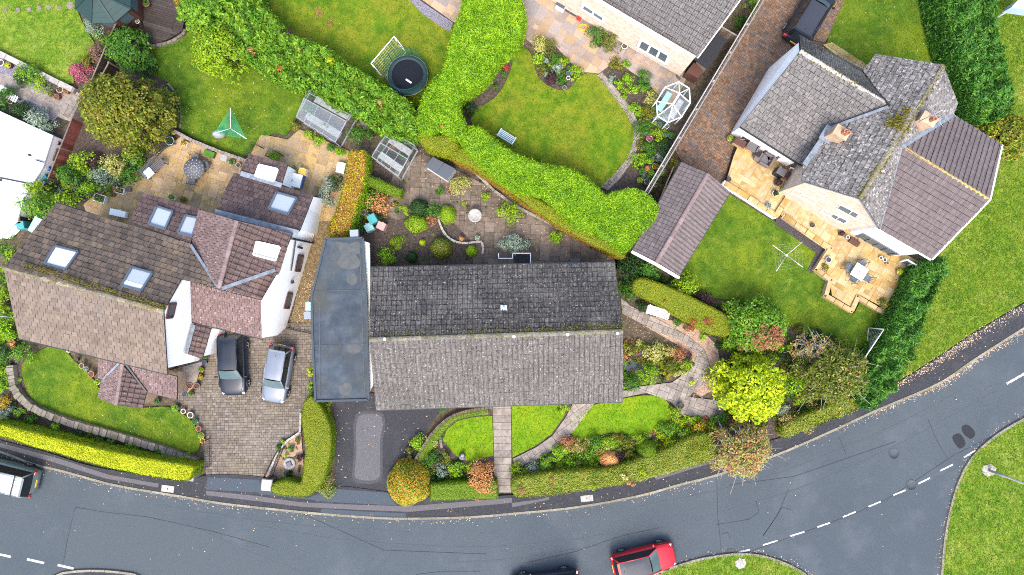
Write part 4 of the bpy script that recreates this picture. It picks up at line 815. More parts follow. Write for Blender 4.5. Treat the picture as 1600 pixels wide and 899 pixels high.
# side wing
pr1, pr2 = P(370, 345, 5.8), P(342, 450, 5.8); pe1, pe2 = P(455, 365, 4.4), P(410, 470, 4.4); pw1, pw2 = P(312, 328, 3.9), P(285, 432, 3.9)
gable_block(lh, pe1, pe2, pw1, pw2, pr1, pr2, 0, 'white_wall', ie=.35, ig=.3, dz=.62)
ppe, ppw = Plane(pe1, pe2, pr1), Plane(pw1, pr2, pr1)
wr = MB(); wr.bar(pe1+Vector((.03, 0, -.06)), pe2+Vector((.03, 0, -.06)), .1, .08); wr = wr.build('roof', 'iron', lh)
face(wr, ppw, [(312, 328), (370, 345), (342, 450), (298, 382)], 'tile_pink', ((298, 382), (312, 328)), .30, .30, 'flat', 0, .5, .03, 25, lift=.05)
face(wr, ppe, [(370, 345), (455, 365), (437, 425), (410, 469), (344, 450)], 'tile_pink_dark', ((410, 470), (455, 365)), .32, .33, 'wave', 0, 0, .035, 26, lift=.03)
ridge_run(wr, pr1, pr2, 'ridge_plain', .26, .09, .4); rooflight(wr, ppe, [(401, 378), (437, 386), (430, 407), (396, 398)], 'roof_glass', 'white')
fp1, fp2, fq1, fq2 = P(286, 438, 4.3), P(413, 470, 4.3), P(286, 499, 2.75), P(411, 529, 2.75); pff = Plane(fp1, fp2, fq2)
lean_block(lh, [fp1, fp2, fq2, fq1], 0, 'white_wall', .22, .14)
face(wr, pff, [(286, 438), (413, 470), (411, 529), (286, 499)], 'tile_pink', ((286, 499), (411, 529)), .30, .30, 'flat', 0, .5, .03, 27); gutter(wr, pff.hit(286, 500, -.05), pff.hit(411, 530, -.05))
mb = MB(); mb.bar(pff.hit(285, 438, .12), pff.hit(285, 499, .12), .22, .08); mb.bar(ppe.hit(347, 451, .12), ppe.hit(430, 422, .12), .2, .05); mb.bar(mk.hit(298, 383, .14), mk.hit(340, 448, .14), .16, .05); mb.build('lead_flashing', 'lead', wr)
q1a, q1b, q1c, q1d = P(366, 271, 2.7), P(490, 306, 2.7), P(468, 362, 4.15), P(335, 329, 4.15); pq = Plane(q1a, q1b, q1d)
lean_block(lh, [q1a, q1b, q1c, q1d], 0, 'white_wall', .2, .14)
face(wr, pq, [(366, 271), (490, 306), (468, 362), (335, 329)], 'tile_pink_dark', ((366, 271), (490, 306)), .33, .33, 'flat', 0, .5, .035, 28); rooflight(wr, pq, [(432, 301), (464, 310), (450, 335), (420, 326)], 'roof_glass')
mb = MB(); mb.bar(pq.hit(336, 331, .1), pq.hit(466, 364, .1), .30, .05); mb.build('lead_flashing', 'lead', wr)
q0 = [P(389, 241, 2.3), P(450, 257, 2.3), P(440, 289, 2.75), P(375, 269, 2.75)]; p0 = Plane(*q0[:3]); lean_block(lh, q0, 0, 'white_wall', .15)
face(wr, p0, [(389, 241), (450, 257), (440, 289), (375, 269)], 'tile_pink_dark', ((389, 241), (450, 257)), .33, .30, 'flat', 0, .5, .035, 29); rooflight(wr, p0, [(405, 258), (434, 265), (428, 283), (399, 275)], 'blind_white', 'white')
mb = MB(); mb.bar(p0.hit(376, 271, .06), p0.hit(440, 290, .06), .3, .05); mb.build('lead_flashing', 'lead', wr)
n1 = [P(222, 302, 3.1), P(313, 327, 3.1), P(298, 381, 4.05), P(203, 347, 4.05)]; pn = Plane(n1[0], n1[1], n1[3]); lean_block(lh, n1, 0, 'white_wall', .18)
face(wr, pn, [(222, 302), (313, 327), (298, 381), (203, 347)], 'tile_pink_dark', ((222, 302), (313, 327)), .34, .32, 'flat', 0, .5, .035, 30)
rooflight(wr, pn, [(245, 323), (270, 331), (258, 358), (232, 350)]); rooflight(wr, pn, [(290, 337), (309, 341), (301, 369), (278, 364)])
# the white side wall
ew = outv(Plane(P(508, 312, 0), P(447, 512, 0), P(508, 312, 0)+Vector((0, 0, 3)), False))
wall_poly(lh, ew, [(491, 308), (469, 362), (456, 366), (438, 425), (411, 471), (412, 528), (434, 524), (447, 512), (508, 312)], 'white_wall', .1)
for px in ([(466, 399), (474, 400), (469, 424), (461, 423)], [(450, 458), (457, 459), (452, 482), (444, 481)]): win(lh, ew, px, 'brown_frame', 'win_glass', fw=.12)
win(lh, w1['g2'], [(265, 475), (275, 474), (270, 496), (260, 497)], 'brown_frame', 'win_glass', fw=.12)
mb = MB(); mb.bar(ew.hit(456, 373, .08), ew.hit(500, 382, .08), .11, .1); mb.bar(ew.hit(462, 375, .1), ew.hit(455, 423, .1), .07, .07); mb.bar(ew.hit(466, 386, .08), ew.hit(472, 388, .08), .12, .1); mb.build('drain_pipe', 'iron', lh)
mb = MB(); mb.box(ew.hit(457, 441, .1), (.16, .18, .2), .3); mb.build('wall_lamp', 'iron', lh)
# front porch roofs
sk_ = [P(154, 555, 2.95), P(275, 588, 2.95), P(277, 624, 2.35), P(153, 592, 2.35)]; ps = Plane(sk_[0], sk_[1], sk_[2]); prr = MB(); prr.bar(sk_[2]+Vector((0, -.03, -.05)), sk_[3]+Vector((0, -.03, -.05)), .09, .08); prr = prr.build('porch_roof', 'iron', lh)
lean_block(lh, [P(154, 560, 2.9), P(262, 588, 2.9), P(275, 622, 2.3), P(158, 590, 2.3)], 0, 'brick_tan', .25, .16)
face(prr, ps, [(154, 557), (187, 565), (161, 593), (153, 590)], 'tile_pink', ((153, 590), (277, 624)), .30, .28, 'flat', 0, .5, .03, 31); face(prr, ps, [(196, 568), (277, 588), (277, 624), (229, 612)], 'tile_pink', ((153, 590), (277, 624)), .30, .28, 'flat', 0, .5, .03, 32)
pl_ = Plane(P(191, 569, 3.0), P(181, 633, 2.85), P(154, 621, 2.3)); pr_ = Plane(P(191, 569, 3.0), P(181, 633, 2.85), P(223, 638, 2.3))
face(prr, pl_, [(191, 569), (181, 633), (154, 621), (161, 592)], 'tile_pink', ((154, 621), (161, 592)), .28, .28, 'flat', 0, .5, .03, 33, lift=.05); face(prr, pr_, [(191, 569), (229, 613), (223, 638), (181, 633)], 'tile_pink_dark', ((223, 638), (229, 613)), .30, .33, 'wave', 0, 0, .03, 34, lift=.05)
ridge_run(prr, P(191, 569, 3.05), P(181, 633, 2.9), 'ridge_plain', .24, .08, .4); mb = MB(); mb.bar(ps.hit(187, 567, .12), ps.hit(161, 593, .12), .13, .05); mb.build('lead_flashing', 'lead', prr); mb = MB(); mb.bar(ps.hit(197, 570, .12), ps.hit(229, 613, .12), .10, .05); mb.build('valley_gutter', 'iron', prr)
lean_block(lh, [P(160, 596, 2.2), P(225, 613, 2.2), P(219, 636, 2.2), P(157, 620, 2.2)], 0, 'brick_tan', .12, .1)
rs = [P(303, 505, 2.7), P(330, 513, 2.45), P(316, 561, 2.45), P(291, 553, 2.7)]; prs = Plane(*rs[:3]); lean_block(lh, rs, 0, 'white_wall', .15); face(prr, prs, [(303, 505), (330, 513), (316, 561), (291, 553)], 'tile_pink_dark', ((316, 561), (330, 513)), .32, .30, 'wave', 0, 0, .03, 35)
mb = MB(); mb.bar(prs.hit(303, 508, .1), prs.hit(291, 553, .1), .2, .05); mb.build('lead_flashing', 'lead', prr)
sheet('stone_flags', [(278, 572), (316, 566), (306, 600), (290, 618), (277, 608)], .30, 'path_slab', parent=lh, depth=.3)
mb = MB(); mb.bar(P(264, 578, .9), P(322, 563, .9), .06, .06); mb.bar(P(264, 578, 0), P(264, 578, .9), .06, .06); mb.bar(P(322, 563, 0), P(322, 563, .9), .06, .06); mb.build('handrail', 'iron', lh)
mb = MB(); t0 = P(28, 497, 5.2); mb.tube([t0, t0+Vector((-.2, .15, 1.2))], .02, 5); e = t0+Vector((-.2, .15, 1.15)); mb.tube([e+Vector((-.9, .22, 0)), e+Vector((.1, -.02, 0))], .015, 4)
for k in range(6): q = e+Vector((-.85+k*.17, .2-k*.045, 0)); mb.tube([q+Vector((-.05, -.2, 0)), q+Vector((.05, .2, 0))], .008, 4)
mb.build('television_aerial', 'alu', lh)
# ---------------------------------------------------------------- right house
rh = thing('house', 'pale brick house with grey and purple tiled crossing roofs and a moss lined ridge', 'house', P(1370, 260, 0))
zr, ze = 6.8, 4.7
r1, r2 = P(1473, 102, zr), P(1344, 311, zr); a1, a2 = P(1368, 85, ze), P(1253, 283, ze); b1, b2 = P(1496, 162, ze), P(1374, 358, ze)
wm = gable_block(rh, a1, a2, b1, b2, r1, r2, 0, 'brick_pale'); pW, pE = Plane(a1, a2, r2), Plane(b1, b2, r2)
rf = MB(); rf.bar(a2+(b1-a1).normalized()*.02+Vector((0, 0, -.05)), r2+Vector((0, 0, -.06)), 0.05, .08); rf.bar(r2+Vector((0, 0, -.06)), b2+Vector((0, 0, -.06)), .05, .08); rf.bar(a1+Vector((0, 0, -.06)), r1+Vector((0, 0, -.06)), .05, .08); rf.bar(r1+Vector((0, 0, -.06)), b1+Vector((0, 0, -.06)), .05, .08); rf = rf.build('roof', 'lead', rh)
face(rf, pW, [(1368, 85), (1473, 102), (1344, 311), (1253, 283), (1256, 258), (1297, 200), (1390, 166), (1349, 112)], 'tile_mottled', ((1368, 85), (1253, 283)), .30, .28, 'flat', 150, .5, .035, 41, jit=.008)
face(rf, pE, [(1473, 102), (1496, 162), (1488, 180), (1410, 228), (1374, 358), (1344, 311)], 'tile_mottled', ((1496, 162), (1374, 358)), .30, .28, 'flat', 0, .5, .03, 42)
ridge_run(rf, r1, r2, 'ridge_moss', .28, .09, .4); moss_clumps(rf, r1, r2, .10, 420, size=(.03, .08)); moss_clumps(rf, pW.hit(1410, 185, .05), pW.hit(1388, 200, .05), .22, 240, size=(.03, .09)); moss_clumps(rf, pW.hit(1422, 170, .05), pW.hit(1405, 205, .05), .2, 220, size=(.03, .09))
ra1, ra2 = P(1250, 80, 5.9), P(1392, 167, 5.9); ea1, ea2 = P(1157, 197, 3.0), P(1254, 258, 3.0); ka1, ka2 = P(1248, 57, 4.6), P(1349, 112, 4.6)
wa = gable_block(rh, ea1, ea2, ka1, ka2, ra1, ra2, 0, 'white_wall', ie=.32, ig=.18, dz=.14); pA, pK = Plane(ea1, ea2, ra1), Plane(ka1, ra2, ra1)
wf = MB(); wf.bar(ea1+Vector((-.03, -.05, -.05)), ea2+Vector((-.03, -.05, -.05)), .1, .09); wf.bar(ka1+Vector((0, .04, -.05)), ka2+Vector((0, .04, -.05)), .1, .09); wf = wf.build('roof', 'iron', rh)
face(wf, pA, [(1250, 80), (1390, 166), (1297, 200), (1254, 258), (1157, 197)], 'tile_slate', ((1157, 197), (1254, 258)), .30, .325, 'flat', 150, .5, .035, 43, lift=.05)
face(wf, pK, [(1248, 57), (1349, 112), (1390, 166), (1250, 80)], 'tile_grey_shade', ((1248, 57), (1349, 112)), .27, .30, 'double', 0, 0, .035, 44, lift=.05)
ridge_run(wf, ra1, ra2, 'ridge_pale', .28, .09, .4); moss_clumps(wf, ra1, P(1340, 135, 5.95), .12, 150, size=(.02, .06))
mb = MB(); mb.bar(pW.hit(1257, 258, .12), pW.hit(1297, 200, .12), .3, .05); mb.bar(pW.hit(1297, 200, .12), pW.hit(1388, 167, .12), .16, .05); mb.build('lead_valley', 'lead', wf)
mb = MB(); mb.bar(pK.hit(1349, 113, .1), pK.hit(1390, 166, .1), .1, .05); mb.build('valley_gutter', 'iron', wf)
lr1, lr2 = P(1408, 228, 6.2), P(1545, 312, 6.2); u1, u2 = P(1488, 180, 4.5), P(1564, 227, 4.5); d1, d2 = P(1374, 358, 4.5), P(1455, 405, 4.5)
wl = gable_block(rh, d1, d2, u1-(u2-u1)*.3, u2, lr1, lr2, 0, 'white_wall', ie=.3, ig=.2, dz=.14); pU, pD = Plane(u1, u2, lr2), Plane(d1, d2, lr2)
lf = MB(); lf.bar(d1+Vector((0, -.04, -.05)), d2+Vector((0, -.04, -.05)), .1, .09); lf.bar(d2+Vector((.06, 0, -.05)), lr2+Vector((.06, 0, -.05)), .12, .16); lf.bar(lr2+Vector((.06, 0, -.05)), u2+Vector((.06, 0, -.05)), .12, .16); lf = lf.build('roof', 'white', rh)
face(lf, pU, [(1408, 228), (1488, 180), (1564, 227), (1545, 312)], 'tile_purple', ((1488, 180), (1564, 227)), .30, .30, 'wave', 0, 0, .03, 45, lift=.05)
face(lf, pD, [(1408, 228), (1545, 312), (1455, 405), (1374, 358)], 'tile_purple', ((1374, 358), (1455, 405)), .30, .33, 'wave', 0, 0, .04, 46, lift=.05)
ridge_run(lf, lr1, lr2, 'ridge_yellow', .26, .08, .4)
mb = MB(); mb.bar(pD.hit(1408, 230, .14), pD.hit(1374, 357, .14), .16, .05); mb.bar(pU.hit(1410, 230, .14), pU.hit(1488, 181, .14), .2, .05); mb.build('lead_valley', 'lead', lf)
# chimneys and the aerial
for (px, py, z0, z1, w_, pot) in [(1300, 214, 4.9, 6.0, .62, (.18, .05)), (1430, 195, 5.8, 7.0, .6, (.1, .05))]:
    c = P(px, py, z0); ch = MB(); ch.box((c.x, c.y, (z0-.6+z1)/2), (.78, w_*.85, z1-z0+.6), A_R); ch.box((c.x, c.y, z1+.04), (.86, w_*.85+.08, .09), A_R); ch = ch.build('chimney', 'brick_tan', rh)
    for s in pot if pot[0] > .15 else pot[:1]:
        mb = MB(); mb.lathe([(.13, 0), (.11, .1), (.10, .32), (.13, .36), (.13, .40), (.08, .40), (.08, .3)], (c.x+s, c.y-s*.5, z1+.07), 12); mb.build('chimney_pot', 'terracotta', ch)
    mb = MB(); mb.box((c.x, c.y, z0-.02), (1.25, w_+.3, .05), A_R, mx=Matrix.Translation((c.x, c.y, z0)) @ Matrix.Rotation(A_R, 4, 'Z')); mb.build('chimney_flashing', 'lead', ch)
mb = MB(); c = P(1436, 190, 7.2); mb.tube([c, c+Vector((.25, .2, 1.6))], .025, 6); e = c+Vector((.25, .2, 1.4)); dv = Vector((.85, .53, 0)); pv = Vector((-.53, .85, 0))
for k in range(3): mb.tube([e+dv*(k*.42-.3)-pv*.75, e+dv*(k*.42-.3)+pv*.75], .010, 5)
for k in (-.4, .4): mb.tube([e-dv*.5+pv*k, e+dv*.8+pv*k], .010, 5)
mb.build('television_aerial', 'galv', rh)
# windows of the right house

g2 = wm['g2']
for px, c_ in (([(1286.6, 326.6), (1325, 345.5), (1318, 349.6), (1280.5, 330.8)], 3), ([(1313, 320), (1351.5, 339.5), (1343.5, 345.6), (1307, 326)], 2), ([(1276, 295.8), (1292, 303.3), (1286.4, 307.6), (1271.5, 300.5)], 1), ([(1242, 295.6), (1276, 314), (1271, 319.4), (1236.5, 301.8)], 3)): win(rh, g2, px, 'upvc', 'win_pale', fw=.055, th=.045, cols=c_)
dw = wl['A']; win(rh, dw, [(1350, 366), (1403, 397), (1384, 399), (1334, 372)], 'grey_frame', 'win_glass', fw=.16, cols=4, name='folding_door', pane='door_pane')
win(rh, dw, [(1417, 406), (1436, 417), (1428, 422), (1404, 410)], 'upvc', 'win_pale', fw=.1, cols=2)
wv = wa['A']; win(rh, wv, [(1236, 262), (1246, 268), (1240, 283), (1228, 276)], 'upvc', 'win_glass', fw=.1); win(rh, wv, [(1160, 211), (1174, 219), (1168, 229), (1154, 221)], 'upvc', 'win_glass', fw=.1, name='door')
# ---------------------------------------------------------------- garage beside the drive
gg = thing('tiled_garage', 'garage with a purple tiled gable roof between the hedge end and the lawn', 'garage', P(1065, 340, 0))
r1, r2 = P(1107, 272, 3.35), P(1026, 410, 3.35); a1, a2 = P(1065, 254, 2.3), P(989, 391, 2.3); b1, b2 = P(1140, 300, 2.3), P(1060, 431, 2.3)
gable_block(gg, a1, a2, b1, b2, r1, r2, 0, 'brick_tan', ie=.2, ig=.15); ga, gb = Plane(a1, a2, r1), Plane(b1, b2, r1)
rf = MB(); rf.bar(a1+Vector((-.04, 0, -.04)), a2+Vector((-.04, 0, -.04)), .09, .08); rf.bar(b1+Vector((.04, 0, -.04)), b2+Vector((.04, 0, -.04)), .09, .08); rf = rf.build('roof', 'iron', gg)
face(rf, ga, [(1065, 254), (1107, 272), (1026, 410), (989, 391)], 'tile_purple', ((1065, 254), (989, 391)), .26, .29, 'flat', 150, 0, .035, 47); face(rf, gb, [(1107, 272), (1140, 300), (1060, 431), (1026, 410)], 'tile_purple', ((1140, 300), (1060, 431)), .26, .30, 'wave', 150, 0, .035, 48)
ridge_run(rf, r1, r2, 'ridge_plain', .28, .08, .42)
mb = MB(); mb.bar(a2+Vector((-.05, -.12, 0)), r2+Vector((-.05, -.12, 0)), .16, .2); mb.bar(r2+Vector((-.05, -.12, 0)), b2+Vector((0, -.12, 0)), .16, .2); mb.build('barge_board', 'white', gg)
# ---------------------------------------------------------------- top house, white extension, summerhouse
th_ = thing('house', 'pale brick house with a grey tiled roof cut by the top edge', 'house', P(1010, 20, 0))
tp = [(855, -47), (1089, 91), (1218, -85), (1000, -220)]; e1, e2 = P(855, -47, 3.6), P(1089, 91, 3.6); ptp = Plane(e1, e2, P(1218, -85, 6.2)); V4 = [ptp.hit(*q) for q in tp]
lean_block(th_, V4, 0, 'brick_pale', .32, .12); rf = MB(); rf.bar(e1+Vector((0, -.04, -.06)), e2+Vector((0, -.04, -.06)), .1, .1); rf = rf.build('roof', 'iron', th_)
face(rf, ptp, tp, 'tile_slate', (tp[0], tp[1]), .29, .31, 'double', 300, 0, .03, 51); rf2 = MB(); rf2.bar(V4[1]+Vector((.05, 0, -.03)), V4[2]+Vector((.05, 0, -.03)), .06, .10); rf2.build('barge_board', 'white', th_)
sw = outv(Plane(e1+Vector((-.13, -.2, 0)), e2+Vector((-.13, -.2, 0)), e2+Vector((-.13, -.2, -3)), False)); sw.o = sw.o-sw.n*.02
wq = [(926, -5), (1086, 90), (1062, 119), (997, 82), (897, 22), (840, -12), (850, -40)]; wall_poly(th_, sw, wq, 'brick_pale', .1)
win(th_, sw, [(1002, 62), (1046, 87), (1040, 100), (996, 75)], 'upvc', 'win_glass', fw=.17, cols=3); win(th_, sw, [(912, 7), (944, 28), (942, 35), (908, 14)], 'upvc', 'win_pale', fw=.17, cols=2)
mb = MB(); mb.bar(sw.hit(930, -1, .06), sw.hit(1064, 83, .06), .14, .05); mb.build('soffit_board', 'upvc', th_); mb = MB(); mb.box(P(890, 8, .5), (1.3, .6, 1.0), A_R); mb.build('door_step', 'plastic_dkgrey', th_)
sd_ = thing('lean_to_shed', 'low lean to shed with a black felt roof beside the top house', 'shed', P(1105, 80, 0))
mb = MB(); mb.prism([tuple(P(a, b, 1.9)[:2]) for a, b in [(1093, 92), (1116, 56), (1134, 65), (1106, 106)]], 0, 1.8); mb.build('wall', 'wood', sd_)
mb = MB(); mb.prism([tuple(P(a, b, 2)[:2]) for a, b in [(1086, 93), (1115, 48), (1137, 62), (1107, 108)]], 1.85, 1.95); mb.build('roof', 'asphalt_black', sd_)
mb = MB(); mb.prism([tuple(P(a, b, 1.2)[:2]) for a, b in [(1073, 112), (1085, 97), (1100, 108), (1092, 122)]], 0, 1.1); setp(mb.build('storage_chest', 'brown_frame', off=P(1086, 110, 0)), 'dark brown storage chest at the corner of the top house', 'chest')
mb = MB(); mb.prism([tuple(P(a, b, .7)[:2]) for a, b in [(1060, 116), (1066, 104), (1073, 108), (1065, 121)]], 0, .5); setp(mb.build('step', 'stone', off=P(1066, 112, 0)), 'small pale stone step below the top house corner', 'step')
we = thing('flat_roof_extension', 'house extension with a bright white flat roof at the left edge', 'building', P(30, 260, 0))
wp = [(-60, 150), (0, 176), (82, 213), (66, 262), (36, 310), (26, 345), (0, 372), (-60, 360)]
mb = MB(); mb.prism([tuple(P(a, b, 1.0)[:2]) for a, b in wp], 0, .9); mb.build('wall', 'white_wall', we)
mb = MB(); mb.prism([tuple(P(a, b, 1.0)[:2]) for a, b in [(-62, 148), (0, 174), (83, 212), (67, 262), (37, 311), (27, 346), (0, 374), (-62, 362)]], .9, 1.0); wrf = mb.build('roof', 'white_roof', we)
mb = MB(); mb.bar(P(0, 278, 1.03), P(40, 286, 1.03), .08, .05); mb.build('roof_joint', 'iron', wrf); mb = MB(); mb.bar(P(55, 250, 1.1), P(68, 254, 1.1), .06, .06); mb.build('overflow_pipe', 'iron', wrf)
mb = MB(); mb.prism([tuple(P(a, b, 1.04)[:2]) for a, b in [(38, 220), (56, 224), (50, 242), (32, 238)]], 1.0, 1.05); mb.build('roof_hatch', 'blind_white', wrf); mb = MB(); mb.lathe([(.06, 0), (.06, .2)], P(2, 282, 1.0), 8); mb.lathe([(.06, 0), (.06, .2)], P(48, 243, 1.0), 8); mb.build('vent_pipe', 'black', wrf)
sh = thing('summerhouse', 'octagonal brown summerhouse with a green shingle roof at the top left', 'summerhouse', P(158, 2, 0))
c = P(160, -2, 2.2); ap = P(158, -14, 3.3); ap = Vector((c.x+.1, c.y, 3.35)); oc = [Vector((c.x+1.85*math.cos(math.pi*(k+.5)/4), c.y+1.6*math.sin(math.pi*(k+.5)/4), 2.15)) for k in range(8)]
mb = MB(); mb.prism([(c.x+(p.x-c.x)*.86, c.y+(p.y-c.y)*.86) for p in oc], 0, 2.15); mb.build('wall', 'wood', sh).data.materials[0] = MATS['brown_frame']
for k in range(8):
    mb = MB(); a, b = oc[k], oc[(k+1) % 8]
    for s in range(6):
        t0, t1 = s/6, (s+1)/6+.01; z_ = .018
        mb.add([a.lerp(ap, t0)+Vector((0, 0, z_)), b.lerp(ap, t0)+Vector((0, 0, z_)), b.lerp(ap, t1), a.lerp(ap, t1), a.lerp(ap, t0)-Vector((0, 0, .03)), b.lerp(ap, t0)-Vector((0, 0, .03))], [(0, 1, 2, 3), (4, 5, 1, 0)])
    mb.build('roof_panel', 'roof_green', sh)
mb = MB()
for k in range(8): mb.bar(oc[k]+Vector((0, 0, .03)), ap+Vector((0, 0, .05)), .09, .05)
mb.build('roof_hip', 'roof_green', sh)
for k in range(8):
    mb = MB(); a, b = oc[k]*.5+oc[(k+1) % 8]*.5, c; q = c+(Vector((a.x, a.y, 0))-Vector((c.x, c.y, 0)))*.875; an = math.pi*(k+1)/4
    mb.box((q.x, q.y, 1.4), (.05, .7, .8), an); mb.build('window', 'win_glass', sh)
# ================================================================ WALLS AND FENCES
def wall_run(name, label, pts, z1, wd, m, L=.4, z0=-.02, core='stone', cat='wall', closed=False, jit=.012, piece='coping_stone', cap_h=.07, over=.02):
    """low wall: solid body along the line, topped stone by stone"""
    W_ = [P(a, b, z1) for a, b in pts]; t = thing(name, label, cat, Vector((W_[0].x, W_[0].y, 0))); off = OFF[t.name]
    mb = MB()
    for a, b in zip(W_, W_[1:]):
        d = (b-a); c = (a+b)/2; mb.box((c.x, c.y, (z0+z1-cap_h)/2), (d.length+wd*.55, wd-2*over, z1-cap_h-z0), math.atan2(d.y, d.x))
    mb.build('wall_body', core, t)
    acc = 0
    for a, b in zip(W_, W_[1:]):
        d = b-a; n = max(1, round(d.length/L)); st = d.length/n; an = math.atan2(d.y, d.x)
        for i in range(n):
            c = a+d*((i+.5)/n); mb = MB(); mb.box((0, 0, 0), ((st-.012), wd*R.uniform(.9, 1.05), cap_h), 0, taper=.96); me = mesh(piece, mb.V, mb.F); me.materials.append(MATS[m])
            o = bpy.data.objects.new(piece, me); COL.objects.link(o); o.parent = t; o.location = Vector((c.x, c.y, z1-cap_h/2+R.uniform(-jit, jit)))-off; o.rotation_euler = (R.uniform(-.02, .02), R.uniform(-.02, .02), an+R.uniform(-.03, .03))
    return t
wall_run('stone_wall', 'low dry stone wall curving round the front lawn beside the yellow hedge', smooth([(14, 575), (19, 603), (34, 626), (60, 643), (110, 662), (160, 676), (220, 693), (270, 709), (303, 722)], 2, False), .42, .48, 'stone', .24, jit=.05)
wall_run('stone_wall', 'pale coping topped wall below the top left lawn', [(-14, 78), (30, 99), (70, 119), (112, 140)], .4, .38, 'concrete', .9)
wall_run('patio_wall', 'low brick wall along the far edge of the yellow patio', [(272, 205), (300, 220), (340, 236), (386, 252)], .55, .22, 'path_slab', .22, core='brick_tan')
wall_run('retaining_wall', 'pale sandstone coped wall round the raised patio by the white table', [(1226, 338), (1260, 362), (1298, 388), (1277, 421), (1298, 438), (1291, 462), (1331, 486), (1341, 464), (1385, 491), (1398, 468)], .52, .30, 'sandstone_light', .7, core='brick_tan')
wall_run('retaining_wall', 'cream rendered wall with timber trellis between drive and upper patio', [(1133, 286), (1170, 309), (1213, 337)], .62, .34, 'sandstone_light', .8, core='white_wall')
wall_run('step_wall', 'low orange sandstone wall dividing the two raised patios', [(1213, 337), (1238, 298)], .66, .36, 'sandstone_light', .6, core='brick_tan')
wall_run('garden_wall', 'thin pale winding wall among the shrubs behind the bungalow', smooth([(682, 333), (688, 352), (697, 368), (712, 378), (732, 380), (753, 378), (754, 397)], 2, False), .22, .14, 'concrete', .35)
wall_run('garden_wall', 'pale kerb wall at the foot of the long olive hedge', [(745, 272), (772, 298), (802, 320), (850, 345), (905, 368), (955, 398)], .25, .18, 'path_slab', .5)
wall_run('garden_wall', 'curved brown brick wall beside the tarmac drive and bungalow', smooth([(640, 735), (655, 708), (672, 682), (690, 662), (712, 648), (740, 641), (770, 637)], 2, False), .45, .17, 'old_slab', .24)
wall_run('rockery_edge', 'row of grey edging stones curving round the small front lawn', smooth([(690, 700), (688, 682), (698, 664), (715, 653), (740, 648), (762, 646)], 2, False), .14, .16, 'stone', .26, jit=.03)
wall_run('drive_wall', 'short pale wall on the drive edge by the clipped hedge', [(470, 645), (468, 676), (447, 690), (432, 712), (420, 738)], .3, .14, 'concrete', .4)
wall_run('patio_edge', 'weathered log and stone edging of the curved deck', smooth([(236, 72), (252, 69), (268, 64), (284, 54), (289, 46)], 2, False), .3, .18, 'stone', .35)
wall_run('bed_edging', 'stone edging of the bed under the golden tree', smooth([(237, 82), (238, 98), (232, 112)], 2, False)+[(232, 113)], .12, .14, 'stone', .3)
wall_run('bed_edging', 'thin stone edging between tree bed and back lawn', smooth([(262, 130), (274, 146), (281, 165), (283, 185), (281, 200)], 2, False), .12, .13, 'stone', .3)
def steps(px0, px1, px2, px3, n, z0, z1):
    t = thing('garden_steps', 'four orange stone steps down from the raised patio to the lawn', 'steps', P(1318, 466, 0)); a, b, c, d = P(*px0), P(*px1), P(*px2), P(*px3)
    for i in range(n):
        z = z1-(z1-z0)*(i+.5)/n; mb = MB(); q = [a.lerp(d, i/n), b.lerp(c, i/n), b.lerp(c, (i+1)/n), a.lerp(d, (i+1)/n)]; mb.prism([tuple(v[:2]) for v in q], 0, z); mb.build('step', 'sandstone_light', t)
steps((1302, 446), (1334, 462), (1328, 476), (1296, 459), 4, .05, .42)
def fence(label, a, b, h, m, name='timber_fence', bw=.14, rail='wood', post_gap=1.9, cap=300, double=False, z0=0.0, board='fence_board'):
    A, B = P(*a, h), P(*b, h); A.z = B.z = 0; d = B-A; n = int(d.length/bw); an = math.atan2(d.y, d.x); nv = Vector((-math.sin(an), math.cos(an), 0))
    t = thing(name, label, 'fence', A)
    mb = MB(); mb.box((0, 0, 0), (bw-.012, .022, h-z0-.06)); me = mesh(board, mb.V, mb.F); me.materials.append(MATS[m])
    for i in range(min(n, cap)):
        o = bpy.data.objects.new(board, me); COL.objects.link(o); o.parent = t; o.location = d*((i+.5)/n)+nv*(.018 if i % 2 else 0)+Vector((0, 0, (h+z0-.06)/2+R.uniform(-.015, .015))); o.rotation_euler = (0, 0, an)
    k = max(1, int(d.length/post_gap))
    for i in range(k+1):
        p = A+d*(i/k); mb = MB(); mb.box((p.x, p.y, (h+.06)/2), (.1, .1, h+.06), an); mb.build('post', rail, t)
    for s in ((-.11, .11) if double else (0,)):
        mb = MB(); mb.bar(A+nv*s+Vector((0, 0, h)), B+nv*s+Vector((0, 0, h)), .075, .05); mb.build('top_rail', rail, t)
    return t
fence('weathered brown board fence between the summerhouse and the deck', (203, -14), (143, 125), 1.5, 'deck', rail='wood')
fence('low red stained board fence beside the white roofed extension', (113, 184), (75, 279), 1.1, 'wood_red', bw=.27, rail='wood')
fence('tall fence with pale double rails along the brown brick drive', (1194, -6), (1009, 304), 1.8, 'wood', rail='wood_grey', double=True)
fence('short timber fence panel behind the shed beside the top house', (1127, 42), (1155, 58), 1.5, 'wood', rail='wood_grey')
fence('short timber screen on the right of the red fence', (170, 98), (152, 132), 1.2, 'deck', rail='wood')
fence('low timber fence beside the purple tiled garage', (1052, 262), (1000, 385), .9, 'wood', bw=.3, rail='sandstone_light')
